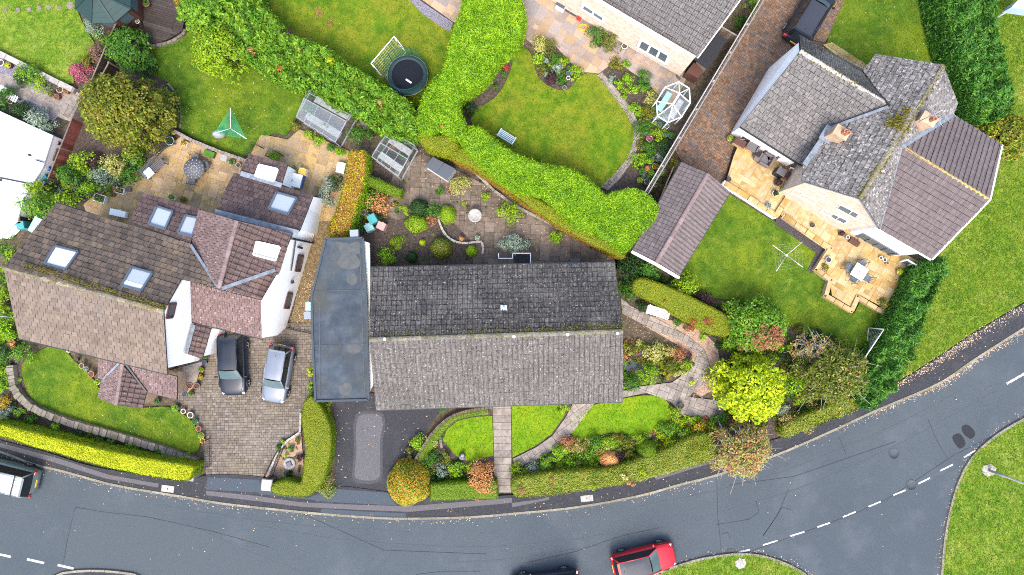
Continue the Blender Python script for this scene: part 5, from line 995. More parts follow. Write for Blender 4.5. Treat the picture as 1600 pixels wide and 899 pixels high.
def railing(label, pts, h, m='iron', name='railing', cat='railing', n=None, z0=.05):
    W_ = [P(a, b, h) for a, b in pts]; t = thing(name, label, cat, Vector((W_[0].x, W_[0].y, 0)))
    mb = MB(); mb.tube(W_, .022, 6); mb.tube([w-Vector((0, 0, h*.75)) for w in W_], .018, 5); mb.build('rail', m, t)
    mb = MB()
    for a, b in zip(W_, W_[1:]):
        k = max(2, int((b-a).length/.13))
        for i in range(k): p = a.lerp(b, i/k); mb.tube([p, Vector((p.x, p.y, z0))], .011, 4)
    setp(mb.build('balusters', m, t), kind='stuff')
    for p in (W_[0], W_[-1]): mb = MB(); mb.tube([Vector((p.x, p.y, 0)), p+Vector((0, 0, .08))], .035, 6); mb.build('post', m, t)
railing('black iron railing curving along the patio edge below the shrubs', smooth([(122, 308), (150, 302), (175, 290), (195, 277)], 2, False), .9)
railing('black iron railing behind the bench on the yellow patio', smooth([(222, 262), (236, 243), (252, 228), (266, 222)], 2, False), .8)
railing('open black iron gate at the left side of the block drive', [(297, 738), (320, 733), (318, 690)], 1.0, name='gate', cat='gate')
railing('black iron gate leaf beside the millstone bed', [(419, 749), (432, 715), (438, 703)], 1.0, name='gate', cat='gate')
railing('small iron handrail by the terrace steps', [(415, 243), (421, 232), (436, 240)], .9)
railing('iron handrail at the corner of back lawn and terrace', [(380, 245), (392, 222), (404, 228)], .9)
railing('dark wire fence across the side passage by the silver car', [(447, 513), (467, 518), (487, 522)], .7)
def pier(px, py, w_, h, label, an=0):
    c = P(px, py, h); t = thing('gate_pier', label, 'gate post', (c.x, c.y, 0)); mb = MB(); mb.box((c.x, c.y, h/2), (w_*.85, w_*.85, h), an); mb.build('pillar', 'stone', t); mb = MB(); mb.box((c.x, c.y, h+.05), (w_, w_*1.1, .1), an, taper=.92); mb.build('cap', 'concrete', t)
pier(297, 744, .55, 1.1, 'square stone gate pier at the end of the yellow hedge', -.2); pier(417, 758, .68, 1.1, 'square stone gate pier beside the clipped green hedge', -.1)
# ================================================================ VEHICLES
def car(name, label, L, W, Hh, paint, roof=None, kind='hatch', rails=False, roofm=None):
    """built round the origin, nose to +x"""
    t = thing(name, label, 'car', (0, 0, 0)); hl = L/2; w = W/2
    belt = Hh*.60
    st = [(-hl, .74, .52, .30), (-hl+.10, .90, .80*belt/.86, .22), (-hl+.32, .975, belt, .20), (-hl*.45, 1.0, belt, .18), (0, 1.0, belt*.985, .18), (hl*.32, 1.0, belt*.965, .18), (hl*.62, .97, belt*.90, .18), (hl-.30, .91, belt*.80, .20), (hl-.09, .80, belt*.68, .24), (hl, .60, .46, .32)]
    prof = lambda hw, zt, zb: [(-hw*.90, zb), (-hw, zb+(zt-zb)*.25), (-hw*1.0, zb+(zt-zb)*.62), (-hw*.955, zb+(zt-zb)*.86), (-hw*.86, zt*.985), (-hw*.45, zt+.02), (0, zt+.028), (hw*.45, zt+.02), (hw*.86, zt*.985), (hw*.955, zb+(zt-zb)*.86), (hw*1.0, zb+(zt-zb)*.62), (hw, zb+(zt-zb)*.25), (hw*.90, zb)]
    V = []; Fs = []; n = 13
    for x, f, zt, zb in st: V += [(x, y, z) for y, z in prof(w*f, zt, zb)]
    for i in range(len(st)-1):
        for k in range(n-1): a = i*n+k; Fs.append((a, a+1, a+n+1, a+n))
        Fs.append((i*n+n-1, i*n, (i+1)*n, (i+1)*n+n-1))
    Fs.append(tuple(range(n-1, -1, -1))); Fs.append(tuple(range((len(st)-1)*n, len(st)*n)))
    me = mesh('body', V, Fs, smooth_=True); b = link('body', me, paint, t); sub = b.modifiers.new('s', 'SUBSURF'); sub.levels = 1; sub.render_levels = 2
    # cabin
    xb0, xb1 = (-hl+.16, hl*.44); xt0, xt1 = (-hl+.42, hl*.14)
    if kind == 'estate': xt0 = -hl+.30; xb0 = -hl+.10; xt1 = hl*.12
    zb_, zt_ = belt-.03, Hh-.03; wb, wt = w*.90, w*.70
    c = lambda x, y, z: Vector((x, y, z))
    bl, br_, fl, fr_ = c(xb0, wb*.94, zb_), c(xb0, -wb*.94, zb_), c(xb1, wb*.92, zb_-.01), c(xb1, -wb*.92, zb_-.01)
    tl, tr, gl, gr = c(xt0, wt*.95, zt_), c(xt0, -wt*.95, zt_), c(xt1, wt*.93, zt_), c(xt1, -wt*.93, zt_)
    mb = MB(); mb.add([bl, br_, fr_, fl, tl, tr, gr, gl], [(0, 4, 7, 3), (1, 2, 6, 5), (0, 1, 5, 4), (3, 7, 6, 2)]); mb.build('cabin', 'black', t)
    def pane(nm, q, m, bow, out, ins=.05, th=.012):
        cn = sum(q, Vector((0, 0, 0)))/4; q = [p+(cn-p)*ins for p in q]; nrm = (q[1]-q[0]).cross(q[3]-q[0]).normalized()
        if nrm.dot(cn-c(0, 0, .5)) < 0: nrm = -nrm
        N_ = 6; V = []; Fs = []
        for i in range(N_+1):
            for j in range(4):
                s, u = i/N_, j/3; V.append(q[0].lerp(q[1], s).lerp(q[3].lerp(q[2], s), u)+nrm*(out+bow*4*s*(1-s)))
        for i in range(N_):
            for j in range(3): a = i*4+j; Fs.append((a, a+1, a+5, a+4))
        o = link(nm, mesh(nm, V, Fs, smooth_=True), m, t); return o
    pane('windscreen', [fl, fr_, gr, gl], 'car_glass', .07, .015); pane('rear_window', [bl, br_, tr, tl], 'car_glass_dark', .05, .015)
    for (b0, b1, t1, t0) in ((bl, fl, gl, tl), (br_, fr_, gr, tr)):
        mid_b, mid_t = b0.lerp(b1, .48), t0.lerp(t1, .5); pane('side_window', [b0, mid_b, mid_t, t0], 'car_glass_dark', .012, .012, .07); pane('side_window', [mid_b, b1, t1, mid_t], 'car_glass_dark', .012, .012, .07)
        mb = MB(); mb.tube([b1+Vector((.03, 0, 0)), t1+Vector((0, 0, .005))], .035, 6); mb.tube([b0, t0], .045, 6); mb.tube([t0, t0.lerp(t1, .5)+Vector((0, 0, .03)), t1], .035, 6); mb.build('pillar', roofm or paint, t)
    # roof panel, curved both ways
    V = []; Fs = []; NX_, NY_ = 8, 6
    for i in range(NX_+1):
        for j in range(NY_+1):
            s, u = i/NX_, j/NY_; p = tl.lerp(gl, s).lerp(tr.lerp(gr, s), u); e = .10 if (i in (0, NX_)) else 0
            V.append(p+Vector((0, 0, .012+.055*(1-(2*u-1)**4)*(1-.7*(2*s-1)**4))))
    for i in range(NX_):
        for j in range(NY_): a = i*(NY_+1)+j; Fs.append((a, a+NY_+1, a+NY_+2, a+1))
    link('roof', mesh('roof', V, Fs, smooth_=True), roof or paint, t)
    if kind == 'estate':
        for k in range(7): mb = MB(); mb.bar(tl.lerp(tr, (k+.6)/7.2)+Vector((.1, 0, .075)), gl.lerp(gr, (k+.6)/7.2)+Vector((-.1, 0, .075)), .05, .02); mb.build('roof_rib', roof or paint, t)
        for s in (.18, .62): mb = MB(); mb.bar(tl.lerp(gl, s)+Vector((0, .05, .12)), tr.lerp(gr, s)+Vector((0, -.05, .12)), .06, .04); mb.build('roof_bar', 'iron', t)
    if rails:
        for a, b2 in ((tl, gl), (tr, gr)): mb = MB(); mb.tube([a+Vector((.1, 0, .06)), a.lerp(b2, .5)+Vector((0, 0, .12)), b2+Vector((-.1, 0, .06))], .022, 6); mb.build('roof_rail', 'alu' if rails == 'alu' else 'black', t)
    # bonnet shut line, spoiler, wipers
    for s in (1, -1):
        mb = MB(); mb.tube([c(xb1+.05, s*w*.80, belt*.965+.035), c(hl*.72, s*w*.74, belt*.88+.03), c(hl-.16, s*w*.55, belt*.76+.035)], .008, 4); mb.build('shut_line', 'black', t)
        mb = MB(); mb.tube([c(xb1+.02, s*w*.12, belt+.015), c(xb1-.06, s*w*.62, belt+.075)], .010, 4); mb.build('wiper', 'black', t)
        q = c(xb1-.12, s*(w+.06), belt+.04); m_ = MB(); m_.box(q, (.12, .19, .13), 0, taper=.8); m_.build('door_mirror', paint, t, bevel=.02)
        m_ = MB(); m_.box((hl-.21, s*w*.68, belt*.64), (.24, .26, .13), -s*.55, taper=.6); m_.build('headlight', 'lamp_clear', t, bevel=.03)
        m_ = MB(); m_.box((-hl+.10, s*w*.82, belt*.86), (.16, .24, .20), s*.3, taper=.8); m_.build('tail_light', 'lamp_red', t, bevel=.02)
        for x in (-hl*.60, hl*.61):
            wh = MB(); r = .315; R90 = Matrix.Translation((x, s*(w-.07), r)) @ Matrix.Rotation(math.pi/2, 4, 'X'); k = MB(); k.lathe([(.19, -.10), (r-.03, -.105), (r, -.06), (r, .06), (r-.03, .105), (.19, .10)], n=20); wh.add([R90 @ v for v in k.V], k.F, 0, True); wo = wh.build('wheel', 'rubber', t)
            wh = MB(); k = MB(); k.lathe([(.2, -.092), (.19, -.10), (.17, -.08), (.05, -.085), (.04, -.10)] if s > 0 else [(.2, .092), (.19, .10), (.17, .08), (.05, .085), (.04, .10)], n=20); wh.add([R90 @ v for v in k.V], k.F, 0, True)
            for z in range(5):
                an = z*1.2566; a0 = R90 @ Vector((.04*math.cos(an), .04*math.sin(an), -.1*s)); a1 = R90 @ Vector((.19*math.cos(an), .19*math.sin(an), -.1*s)); wh.bar(a0, a1, .05, .03)
            wh.build('rim', 'rim', wo)
    m_ = MB(); m_.box((-hl+.02, 0, .62), (.03, .5, .11)); m_.build('number_plate', 'plate_yellow', t); m_ = MB(); m_.box((hl-.02, 0, .42), (.06, w*1.0, .14)); m_.build('grille', 'black', t, bevel=.02)
    m_ = MB(); m_.tube([c(xt0+.25, 0, Hh+.02), c(xt0+.18, 0, Hh+.10)], [.018, .006], 5); m_.build('roof_aerial', 'black', t)
    m_ = MB(); m_.bar(tl+Vector((-.06, -.04, .01)), tr+Vector((-.06, .04, .01)), .14, .035); m_.build('spoiler', roofm or paint, t)
    m_ = MB(); m_.box((0, 0, .2), (L*.86, W*.84, .16)); m_.build('chassis', 'black', t)
    return t
def park(t, px, py, deg): t.location = P(px, py, .6); t.location.z = .005; t.rotation_euler = (0, 0, math.radians(deg))
c = car('parked_car', 'black hatchback parked on the block drive beside the white gable', 4.0, 1.78, 1.45, 'paint_black', rails=False); park(c, 364, 569, -88.5); c.location.z = .07
c = car('parked_car', 'silver hatchback with a dark tailgate parked on the block drive', 3.75, 1.66, 1.48, 'paint_silver'); park(c, 434, 584, -100); c.location.z = .07
c = car('parked_car', 'red hatchback with a dark roof parked at the kerb', 4.1, 1.76, 1.44, 'paint_red', 'car_roof_black'); park(c, 1006, 877, 13.5)
c = car('parked_car', 'pale green estate car with a white ribbed roof at the left edge', 4.6, 1.85, 1.72, 'paint_green', 'van_roof', 'estate'); park(c, 3, 742, 166)
c = car('parked_car', 'dark blue car cut by the bottom edge with silver roof rails', 4.4, 1.8, 1.5, 'paint_navy', rails='alu'); park(c, 852, 916, 187)
c = car('parked_car', 'black off road car parked on the brown brick drive', 4.35, 1.84, 1.62, 'paint_suv', 'car_roof_black', rails=True); park(c, 1266, 23, 59); c.location.z = .07
# ================================================================ FURNITURE
def bench(label, px, py, an, m, L=1.5, name='bench', slat=5, sc=1.0, z=.06):
    t = thing(name, label, 'bench', (0, 0, 0)); 
    for k in range(slat): mb = MB(); mb.box((0, -.20+k*.4/(slat-1), .44), (L, .4/slat*.78, .03)); mb.build('seat_slat', m, t)
    for k in range(3): mb = MB(); mb.box((0, .25+k*.03, .58+k*.12), (L, .022, .085)); mb.build('back_slat', m, t)
    for s in (-1, 1):
        mb = MB(); mb.box((s*(L/2-.06), 0, .40), (.05, .5, .05)); mb.bar((s*(L/2-.03), -.25, .63), (s*(L/2-.03), .28, .66), .06, .035); mb.build('armrest', m, t)
        for y in (-.22, .23): mb = MB(); mb.bar((s*(L/2-.05), y, 0), (s*(L/2-.05), y+(.10 if y > 0 else 0), .95 if y > 0 else .63), .05); mb.build('leg', m, t)
    t.location = P(px, py, z+.4); t.location.z = z; t.rotation_euler = (0, 0, math.radians(an)); return t
b_ = bench('dark slatted bench with a pale blue cushion on the yellow patio', 241, 263, 41, 'rattan_grey', 1.55); mb = MB(); mb.box((-.45, -.05, .5), (.6, .55, .09)); mb.build('cushion', 'cushion', b_, bevel=.03)
bench('pale blue slatted bench against the long bright hedge', 792, 214, 148, 'bluegrey', 1.15)
bench('white slatted bench facing the path near the clipped hedge', 1027, 489, -18, 'white', 1.45)
def table_round(label, px, py, r, h, m, z):
    t = thing('garden_table', label, 'table', P(px, py, z)); c = P(px, py, z+h); mb = MB(); mb.lathe([(r*.96, -.03), (r, -.015), (r, 0)], c, 24); 
    mb.build('tabletop', m, t)
    mb = MB()
    for q in range(3):
        for k in range(14): a = k*.4488+q*.2; mb.box((c.x+r*(.3+.27*q)*math.cos(a), c.y+r*(.3+.27*q)*math.sin(a), h+z+.002), (.08, .04, .008), a)
    mb.lathe([(.04, 0), (.03, .02)], c, 8); setp(mb.build('cast_pattern', 'galv', t), kind='stuff')
    for k in range(4): a = k*1.57+.5; mb = MB(); mb.tube([(c.x, c.y, z+h-.05), (c.x+r*.25*math.cos(a), c.y+r*.25*math.sin(a), z+.3), (c.x+r*.62*math.cos(a), c.y+r*.62*math.sin(a), z)], .025, 6); mb.build('leg', m, t)
    return t
table_round('round dark cast metal table with chairs on the yellow patio', 303, 264, M(16.5, 0.8), .73, 'rattan_grey', .07)
def chair_proto(m, name='garden_chair', w_=.5):
    t = thing(name, 'garden chair', 'chair', (0, 0, 0))
    mb = MB(); mb.box((0, 0, .44), (w_*.9, w_*.9, .03)); mb.build('seat', m, t, bevel=.01)
    mb = MB(); mb.tube([(-w_*.42, w_*.42, .44), (-w_*.45, w_*.55, .88), (0, w_*.6, .95), (w_*.45, w_*.55, .88), (w_*.42, w_*.42, .44)], .018, 6)
    for k in range(4): x = -w_*.3+k*w_*.2; mb.tube([(x, w_*.43, .45), (x, w_*.57, .9)], .010, 4)
    mb.build('backrest', m, t)
    for s in (-1, 1):
        mb = MB(); mb.tube([(s*w_*.45, w_*.5, .66), (s*w_*.52, 0, .68), (s*w_*.48, -w_*.42, .62), (s*w_*.46, -w_*.45, .44)], .016, 6); mb.build('armrest', m, t)
        for y in (-1, 1): mb = MB(); mb.tube([(s*w_*.42, y*w_*.42, .44), (s*w_*.47, y*w_*.5, 0)], .016, 5); mb.build('leg', m, t)
    return t
cp = chair_proto('rattan_grey'); G_ = 'chairs round the cast metal table'
for px, py, an, lb in ((305, 247, 10, 'dark metal chair on the lawn side of the round table'), (300, 283, 172, 'dark metal chair on the house side of the round table'), (321, 259, -70, 'dark metal chair between round table and lawn wall')):
    p = P(px, py, .5); put(cp, (p.x, p.y, .07), math.radians(an), lb, group=G_)
t = thing('garden_table', 'square white table on the raised patio with grey chairs', 'table', P(1343, 425, .4)); mb = MB(); p = P(1343, 425, 1.12); mb.box((p.x, p.y, 1.12), (.86, .86, .035), A_R); mb.build('tabletop', 'white', t, bevel=.012)
for sx in (-1, 1):
    for sy in (-1, 1): q = p+Matrix.Rotation(A_R, 3, 'Z') @ Vector((sx*.36, sy*.36, 0)); mb = MB(); mb.bar((q.x, q.y, .4), (q.x, q.y, 1.1), .05); mb.build('leg', 'galv', t)
mb = MB(); mb.lathe([(.03, 0), (.03, .06)], (p.x, p.y, 1.14), 8); mb.build('ornament', 'rattan_grey', t)
cp2 = chair_proto('grey_frame', w_=.48); G_ = 'grey chairs round the white table'
for px, py, an, lb in ((1327, 418, 58.5, 'grey chair left of the square white table'), (1348, 413, -31.5, 'grey chair on the house side of the square white table'), (1356, 435, -121.5, 'grey chair right of the square white table'), (1335, 436, 148.5, 'grey chair on the lawn side of the square white table')):
    p = P(px, py, .9); put(cp2, (p.x, p.y, .4), math.radians(an), lb, group=G_)
def armchair(label, px, py, an, lounger=False):
    t = thing('wicker_chair', label, 'chair', (0, 0, 0)); L = 1.0 if lounger else .62
    mb = MB(); mb.box((0, -(L-.62)/2, .30), (.66, L, .18)); mb.build('seat', 'wicker', t, bevel=.04); mb = MB(); mb.box((0, .36, .55), (.66, .12, .6)); mb.build('backrest', 'wicker', t, bevel=.04); mb = MB(); mb.box((0, -.03, .43), (.54, .5, .08)); mb.build('cushion', 'rattan_grey', t, bevel=.03)
    for s in (-1, 1): mb = MB(); mb.box((s*.34, .03, .40), (.1, .62, .42)); mb.build('armrest', 'wicker', t, bevel=.03)
    for s in (-1, 1):
        for y in (-.25, .35): mb = MB(); mb.box((s*.3, y, .11), (.05, .05, .22)); mb.build('leg', 'wicker', t)
    t.location = P(px, py, .9); t.location.z = .5; t.rotation_euler = (0, 0, math.radians(an))
armchair('brown wicker armchair by the door on the upper patio', 1177, 228, -31.5); armchair('brown wicker recliner in the middle of the upper patio', 1196, 250, -120, True); armchair('brown wicker armchair beside the patio window', 1204, 243, -75)
def boxy(name, label, cat, px, py, z, d, an, m, lid=None, h0=0.0, bevel=.015):
    c = P(px, py, h0+d[2]); t = thing(name, label, cat, (c.x, c.y, h0)); mb = MB(); mb.box((c.x, c.y, h0+d[2]*.45), (d[0]*.94, d[1]*.94, d[2]*.9), an, taper=1.05); mb.build('body', m, t, bevel=bevel); mb = MB(); mb.box((c.x, c.y, h0+d[2]*.95), (d[0], d[1], d[2]*.1), an, taper=.93); mb.build('lid', lid or m, t, bevel=bevel)
    mb = MB(); o = Matrix.Rotation(an, 3, 'Z') @ Vector((0, d[1]*.47, 0)); mb.bar((c.x+o.x-.2*d[0], c.y+o.y, h0+d[2]), (c.x+o.x+.2*d[0], c.y+o.y, h0+d[2]), .03); mb.build('handle', m, t); return t
boxy('recycling_bin', 'dark teal recycling bin behind the flat roofed garage', 'bin', 581, 342, 0, (.55, .6, 1.0), .5, 'plastic_teal'); boxy('recycling_bin', 'pale aqua lidded box bin beside the teal bin', 'bin', 576, 355, 0, (.55, .5, .8), .5, 'plastic_aqua'); boxy('recycling_bin', 'dusty pink lidded bin with a white label', 'bin', 595, 353, 0, (.55, .5, .8), -.4, 'plastic_pink', 'plastic_pink')
boxy('wheelie_bin', 'pale aqua bin between white wall and flat garage roof', 'bin', 483, 479, 0, (.5, .55, 1.0), 0, 'plastic_aqua'); boxy('wheelie_bin', 'pale grey bin below the aqua bin in the passage', 'bin', 481, 493, 0, (.55, .5, 1.0), 0, 'plastic_grey')
boxy('plastic_box', 'blue crate with green lid beside the white roofed extension', 'crate', 66, 276, 0, (.45, .4, .5), .4, 'plastic_teal', 'plastic_teal'); boxy('plastic_box', 'round topped blue crate beside the white extension', 'crate', 71, 262, 0, (.45, .4, .5), .4, 'plastic_blue'); boxy('storage_box', 'pale wooden box between extension and red fence', 'box', 79, 240, 0, (.55, .8, .4), -.35, 'wood')
boxy('recycling_bin', 'small dark bin near the back gate of the left house', 'bin', 31, 352, 0, (.5, .5, .9), .2, 'plastic_teal'); boxy('wheelie_bin', 'maroon bin below the leafy corner shrub', 'bin', 26, 345, 0, (.5, .45, .9), .2, 'brown_frame'); boxy('storage_box', 'leaning green box beside the tiled roof corner', 'box', 55, 352, 0, (.6, 1.1, 1.2), -.5, 'tramp_pad', 'plastic_aqua')
boxy('cold_frame', 'pale storage box standing by the beech hedge', 'box', 532, 262, 0, (.55, .7, .45), -.2, 'pot_white', 'white'); boxy('utility_box', 'stack of blue and white boxes beside the rear roof', 'box', 463, 282, 0, (.65, .9, .7), -.25, 'plastic_blue', 'white'); boxy('utility_box', 'yellow topped white crate on the terrace', 'crate', 472, 268, 0, (.5, .45, .6), -.25, 'white', 'yellow'); boxy('utility_box', 'dark box against the rear roof of the left house', 'box', 450, 285, 0, (.4, .6, .8), -.25, 'plastic_dkgrey')
boxy('window_seat', 'white table top lying beside the roof on the patio', 'table', 183, 333, 0, (1.05, .42, .45), -.22, 'white', 'white'); boxy('garden_box', 'small grey basket by the round cast table', 'basket', 349, 247, 0, (.45, .4, .3), -.3, 'pot_white', 'galv')
boxy('doormat_box', 'wooden framed dark planter by the upper patio door', 'planter', 1157, 223, 0, (.75, .45, .5), A_R, 'sandstone_light', 'brown_frame', .5); boxy('grill', 'black barbecue with wooden shelf on the upper patio', 'barbecue', 1222, 268, 0, (.6, .5, .8), A_R, 'black', 'rattan_grey', .5); boxy('side_table', 'wooden framed mat box beside the black barbecue', 'box', 1229, 273, 0, (.5, .5, .35), A_R, 'wood', 'brown_frame', .5); boxy('doormat', 'brown step at the end of the blue framed doors', 'step', 1336, 378, 0, (.7, .35, .25), A_R, 'brown_frame', 'brown_frame', .4); boxy('side_table', 'small dark stool beside the brown armchair', 'stool', 1185, 240, 0, (.4, .4, .45), A_R, 'rattan_grey', 'black', .5)
boxy('planter_box', 'dark rectangular trough with a bright green plant by the lawn wall', 'planter', 326, 240, 0, (.7, .4, .4), -.35, 'plastic_dkgrey', 'leaf_mid'); boxy('utility_box', 'black and white electricity cabinet outside the kitchen door', 'cabinet', 879, 3, 0, (.6, .7, .8), A_R, 'white', 'plastic_dkgrey')
# waste bin and hose by the top house
mb = MB(); p = P(893, 16, .06); mb.lathe([(.26, 0), (.3, .75), (.33, .78), (.33, .86), (.25, .93), (.05, .95)], p, 18); setp(mb.build('water_butt', 'galv', off=p), 'grey round water butt at the corner of the top house', 'water butt')
mb = MB(); p = P(906, 28, .06); mb.box((p.x, p.y, .35), (.28, .45, .5), A_R); mb.bar((p.x, p.y, .6), (p.x-.3, p.y+.2, .8), .04); setp(mb.build('hose_cart', 'red', off=p), 'small red machine beside the grey water butt', 'machine')
mb = MB(); p = P(911, 43, .1)
for k in range(3): mb.tube([p+Vector((M(8-k*1.5)*math.cos(a/4), M(5.5-k)*math.sin(a/4), .02*k)) for a in range(27)], .02, 5)
setp(mb.build('garden_hose', 'yellow', off=p), 'coiled yellow hose lying on the paving', 'hose')
# ---------------------------------------------------------------- greenhouses
def greenhouse(label, e1, e2, w1, w2, k1, k2, ze, zr, frame, cols=4, rows=2, gm='glass', gm2=None):
    """eaves e1-e2 and w1-w2, ridge k1-k2 (plan pixels at their own heights)"""
    E1, E2, W1, W2, K1, K2 = P(*e1, ze), P(*e2, ze), P(*w1, ze), P(*w2, ze), P(*k1, zr), P(*k2, zr); t = thing('greenhouse', label, 'greenhouse', P((e1[0]+w2[0])/2, (e1[1]+w2[1])/2, 0)); g0 = lambda p: Vector((p.x, p.y, .03))
    mb = MB()
    for a, b in ((E1, E2), (W1, W2), (K1, K2), (E1, W1), (E2, W2), (E1, K1), (W1, K1), (E2, K2), (W2, K2), (g0(E1), E1), (g0(E2), E2), (g0(W1), W1), (g0(W2), W2)): mb.bar(a, b, .042)
    for a, b in ((g0(E1), g0(E2)), (g0(W1), g0(W2)), (g0(E1), g0(W1)), (g0(E2), g0(W2))): mb.bar(a, b, .09, .12)
    mb.build('frame', frame, t)
    def glaze(a, b, c, d, nc, nr, m):
        g = MB()
        for i in range(1, nc): g.bar(a.lerp(b, i/nc), d.lerp(c, i/nc), .024)
        for j in range(1, nr): g.bar(a.lerp(d, j/nr), b.lerp(c, j/nr), .025)
        if g.V: g.build('glazing_bar', frame, t)
        for i in range(nc):
            for j in range(nr):
                L4 = lambda s, u: a.lerp(b, s).lerp(d.lerp(c, s), u); q = [L4(i/nc, j/nr), L4((i+1)/nc, j/nr), L4((i+1)/nc, (j+1)/nr), L4(i/nc, (j+1)/nr)]; s = MB(); s.add(q, [(0, 1, 2, 3)]); s.build('pane', m, t)
    glaze(E1, E2, K2, K1, cols, rows, gm); glaze(W1, W2, K2, K1, cols, rows, gm2 or gm); glaze(g0(E1), g0(E2), E2, E1, cols, 1, gm); glaze(g0(W1), g0(W2), W2, W1, cols, 1, gm2 or gm); glaze(g0(E1), g0(W1), W1, E1, 2, 1, gm); glaze(g0(E2), g0(W2), W2, E2, 2, 1, gm)
    # benches and pots inside
    for f in (.22, .78):
        a, b = E1.lerp(W1, f), E2.lerp(W2, f); mb = MB(); mb.bar(Vector((a.x, a.y, .72)).lerp(Vector((b.x, b.y, .72)), .06), Vector((a.x, a.y, .72)).lerp(Vector((b.x, b.y, .72)), .94), .42, .03); mb.build('bench', 'wood_grey', t)
    return t
greenhouse('greenhouse with dusty roof glass beside the diagonal hedge', (489, 137), (553, 170), (463, 183), (524, 222), (475, 154), (541, 190), 1.5, 2.1, 'gh_frame', 3, 2, 'glass', 'glass_milky')
greenhouse('small clear glass greenhouse with white frame beside the old paving', (609, 203), (648, 228), (581, 245), (622, 275), (594, 223), (637, 249), 1.45, 2.05, 'gh_frame', 3, 2, 'glass')
def octo(label, px, py, rx, ry, ze, zr, an, z0=.0):
    c = P(px, py, ze); a, b = M(rx, ze), M(ry, ze); t = thing('summer_greenhouse', label, 'greenhouse', (c.x, c.y, z0)); rot = Matrix.Rotation(an, 3, 'Z')
    V = [c+rot @ Vector((a*math.cos(math.pi*(k+.5)/4), b*math.sin(math.pi*(k+.5)/4), 0)) for k in range(8)]; k1, k2 = c+rot @ Vector((-a*.28, 0, zr-ze)), c+rot @ Vector((a*.28, 0, zr-ze)); mb = MB()
    for k in range(8):
        q, n = V[k], V[(k+1) % 8]; ap = k2 if (k in (7, 0, 6, 1)) else k1; mb.bar(q, n, .06); mb.bar(q, ap, .05); mb.bar(Vector((q.x, q.y, 0)), q, .06)
    mb.bar(k1, k2, .12, .08); mb.build('frame', 'white', t)
    for k in range(8):
        q, n = V[k], V[(k+1) % 8]; ap = k2 if (k in (7, 0, 6, 1)) else k1; ap2 = k2 if ((k+1) % 8 in (7, 0, 6, 1)) else k1
        g = MB(); g.add([q, n, ap2, ap], [(0, 1, 2, 3)] if ap is not ap2 else [(0, 1, 2)]); g.build('roof_pane', 'glass_milky' if k in (3, 4, 5) else 'glass', t); g = MB(); g.add([Vector((q.x, q.y, .05)), Vector((n.x, n.y, .05)), n, q], [(0, 1, 2, 3)]); g.build('pane', 'glass', t)
    for s, m in ((-.45, 'wood_grey'), (.45, 'plastic_aqua')):
        p = c+rot @ Vector((a*.1, b*s, 0)); mb = MB(); mb.box((p.x, p.y, .55), (a*1.0, .38, .05), an); mb.build('bench', m, t)
octo('elongated octagonal white framed glasshouse by the drive fence', 1052, 160, 34, 25, 1.7, 2.5, math.radians(58))
# ---------------------------------------------------------------- play and drying things
def trampoline():
    px, py = 637, 118; z = .85; c = P(px, py, z); r = M(32, z); t = thing('trampoline', 'round dark trampoline with a green pad and net by the white goal', 'trampoline', (c.x, c.y, .05))
    mb = MB(); mb.lathe([(.02, .01), (r*.78, 0)], c, 32, cap0=False, cap1=False); mat_o = mb.build('jumping_mat', 'tramp_mat', t)
    mb = MB(); q = P(px+1.5, py+9, z+.02); mb.box((q.x, q.y, z+.02), (.42, .1, .012), -.6); mb.build('printed_mark', 'white', mat_o)
    mb = MB(); mb.lathe([(r*.78, .02), (r*.84, .05), (r*.97, .05), (r, .0), (r, -.04)], c, 32, cap0=False, cap1=False); mb.build('edge_pad', 'tramp_pad', t)
    mb = MB(); mb.tube([c+Vector((r*.98*math.cos(k*.19635), r*.98*math.sin(k*.19635), 0)) for k in range(33)], .03, 6); mb.build('frame_ring', 'galv', t)
    for k in range(6):
        a = k*1.0472+.3; e = c+Vector((r*1.03*math.cos(a), r*1.03*math.sin(a), 0)); mb = MB(); mb.tube([(e.x, e.y, .05), e, (e.x+.05*math.cos(a), e.y+.05*math.sin(a), 2.3)], .022, 6); mb.build('net_pole', 'tramp_pad', t)
    mb = MB(); n = 48
    V = [c+Vector((r*math.cos(k*2*math.pi/n), r*math.sin(k*2*math.pi/n), h_)) for h_ in (.05, 1.4) for k in range(n)]; mb.add(V, [(k, (k+1) % n, (k+1) % n+n, k+n) for k in range(n)]); mb.build('safety_net', 'net_green', t)
    mb = MB(); mb.tube([c+Vector((r*math.cos(k*.19635), r*math.sin(k*.19635), 1.4)) for k in range(33)], .012, 5); mb.build('net_rope', 'tramp_pad', t)
trampoline()
def goal(label, fl, fr, bl, br_, h, nm='football_goal'):
    A, B, C_, D = P(*fl, h), P(*fr, h), P(*bl, .06), P(*br_, .06); t = thing(nm, label, 'goal', Vector((A.x, A.y, .05))); a0, b0 = Vector((A.x, A.y, .05)), Vector((B.x, B.y, .05)); mb = MB(); mb.tube([a0, A], .035, 8); mb.build('post', 'white', t); mb = MB(); mb.tube([b0, B], .035, 8); mb.build('post', 'white', t); mb = MB(); mb.tube([A, B], .035, 8); mb.build('crossbar', 'white', t)
    for p, q, g_ in ((A, C_, a0), (B, D, b0)): mb = MB(); mb.tube([p, q], .025, 6); mb.tube([q, g_], .025, 6); mb.build('side_stay', 'white', t)
    mb = MB(); mb.tube([C_, D], .025, 6); mb.build('back_bar', 'white', t); mb = MB(); n = 9
    for i in range(n+1): s = i/n; mb.tube([A.lerp(B, s), C_.lerp(D, s)], .004, 3); mb.tube([A.lerp(C_, s), B.lerp(D, s)], .004, 3)
    setp(mb.build('net', 'white', t), kind='stuff')
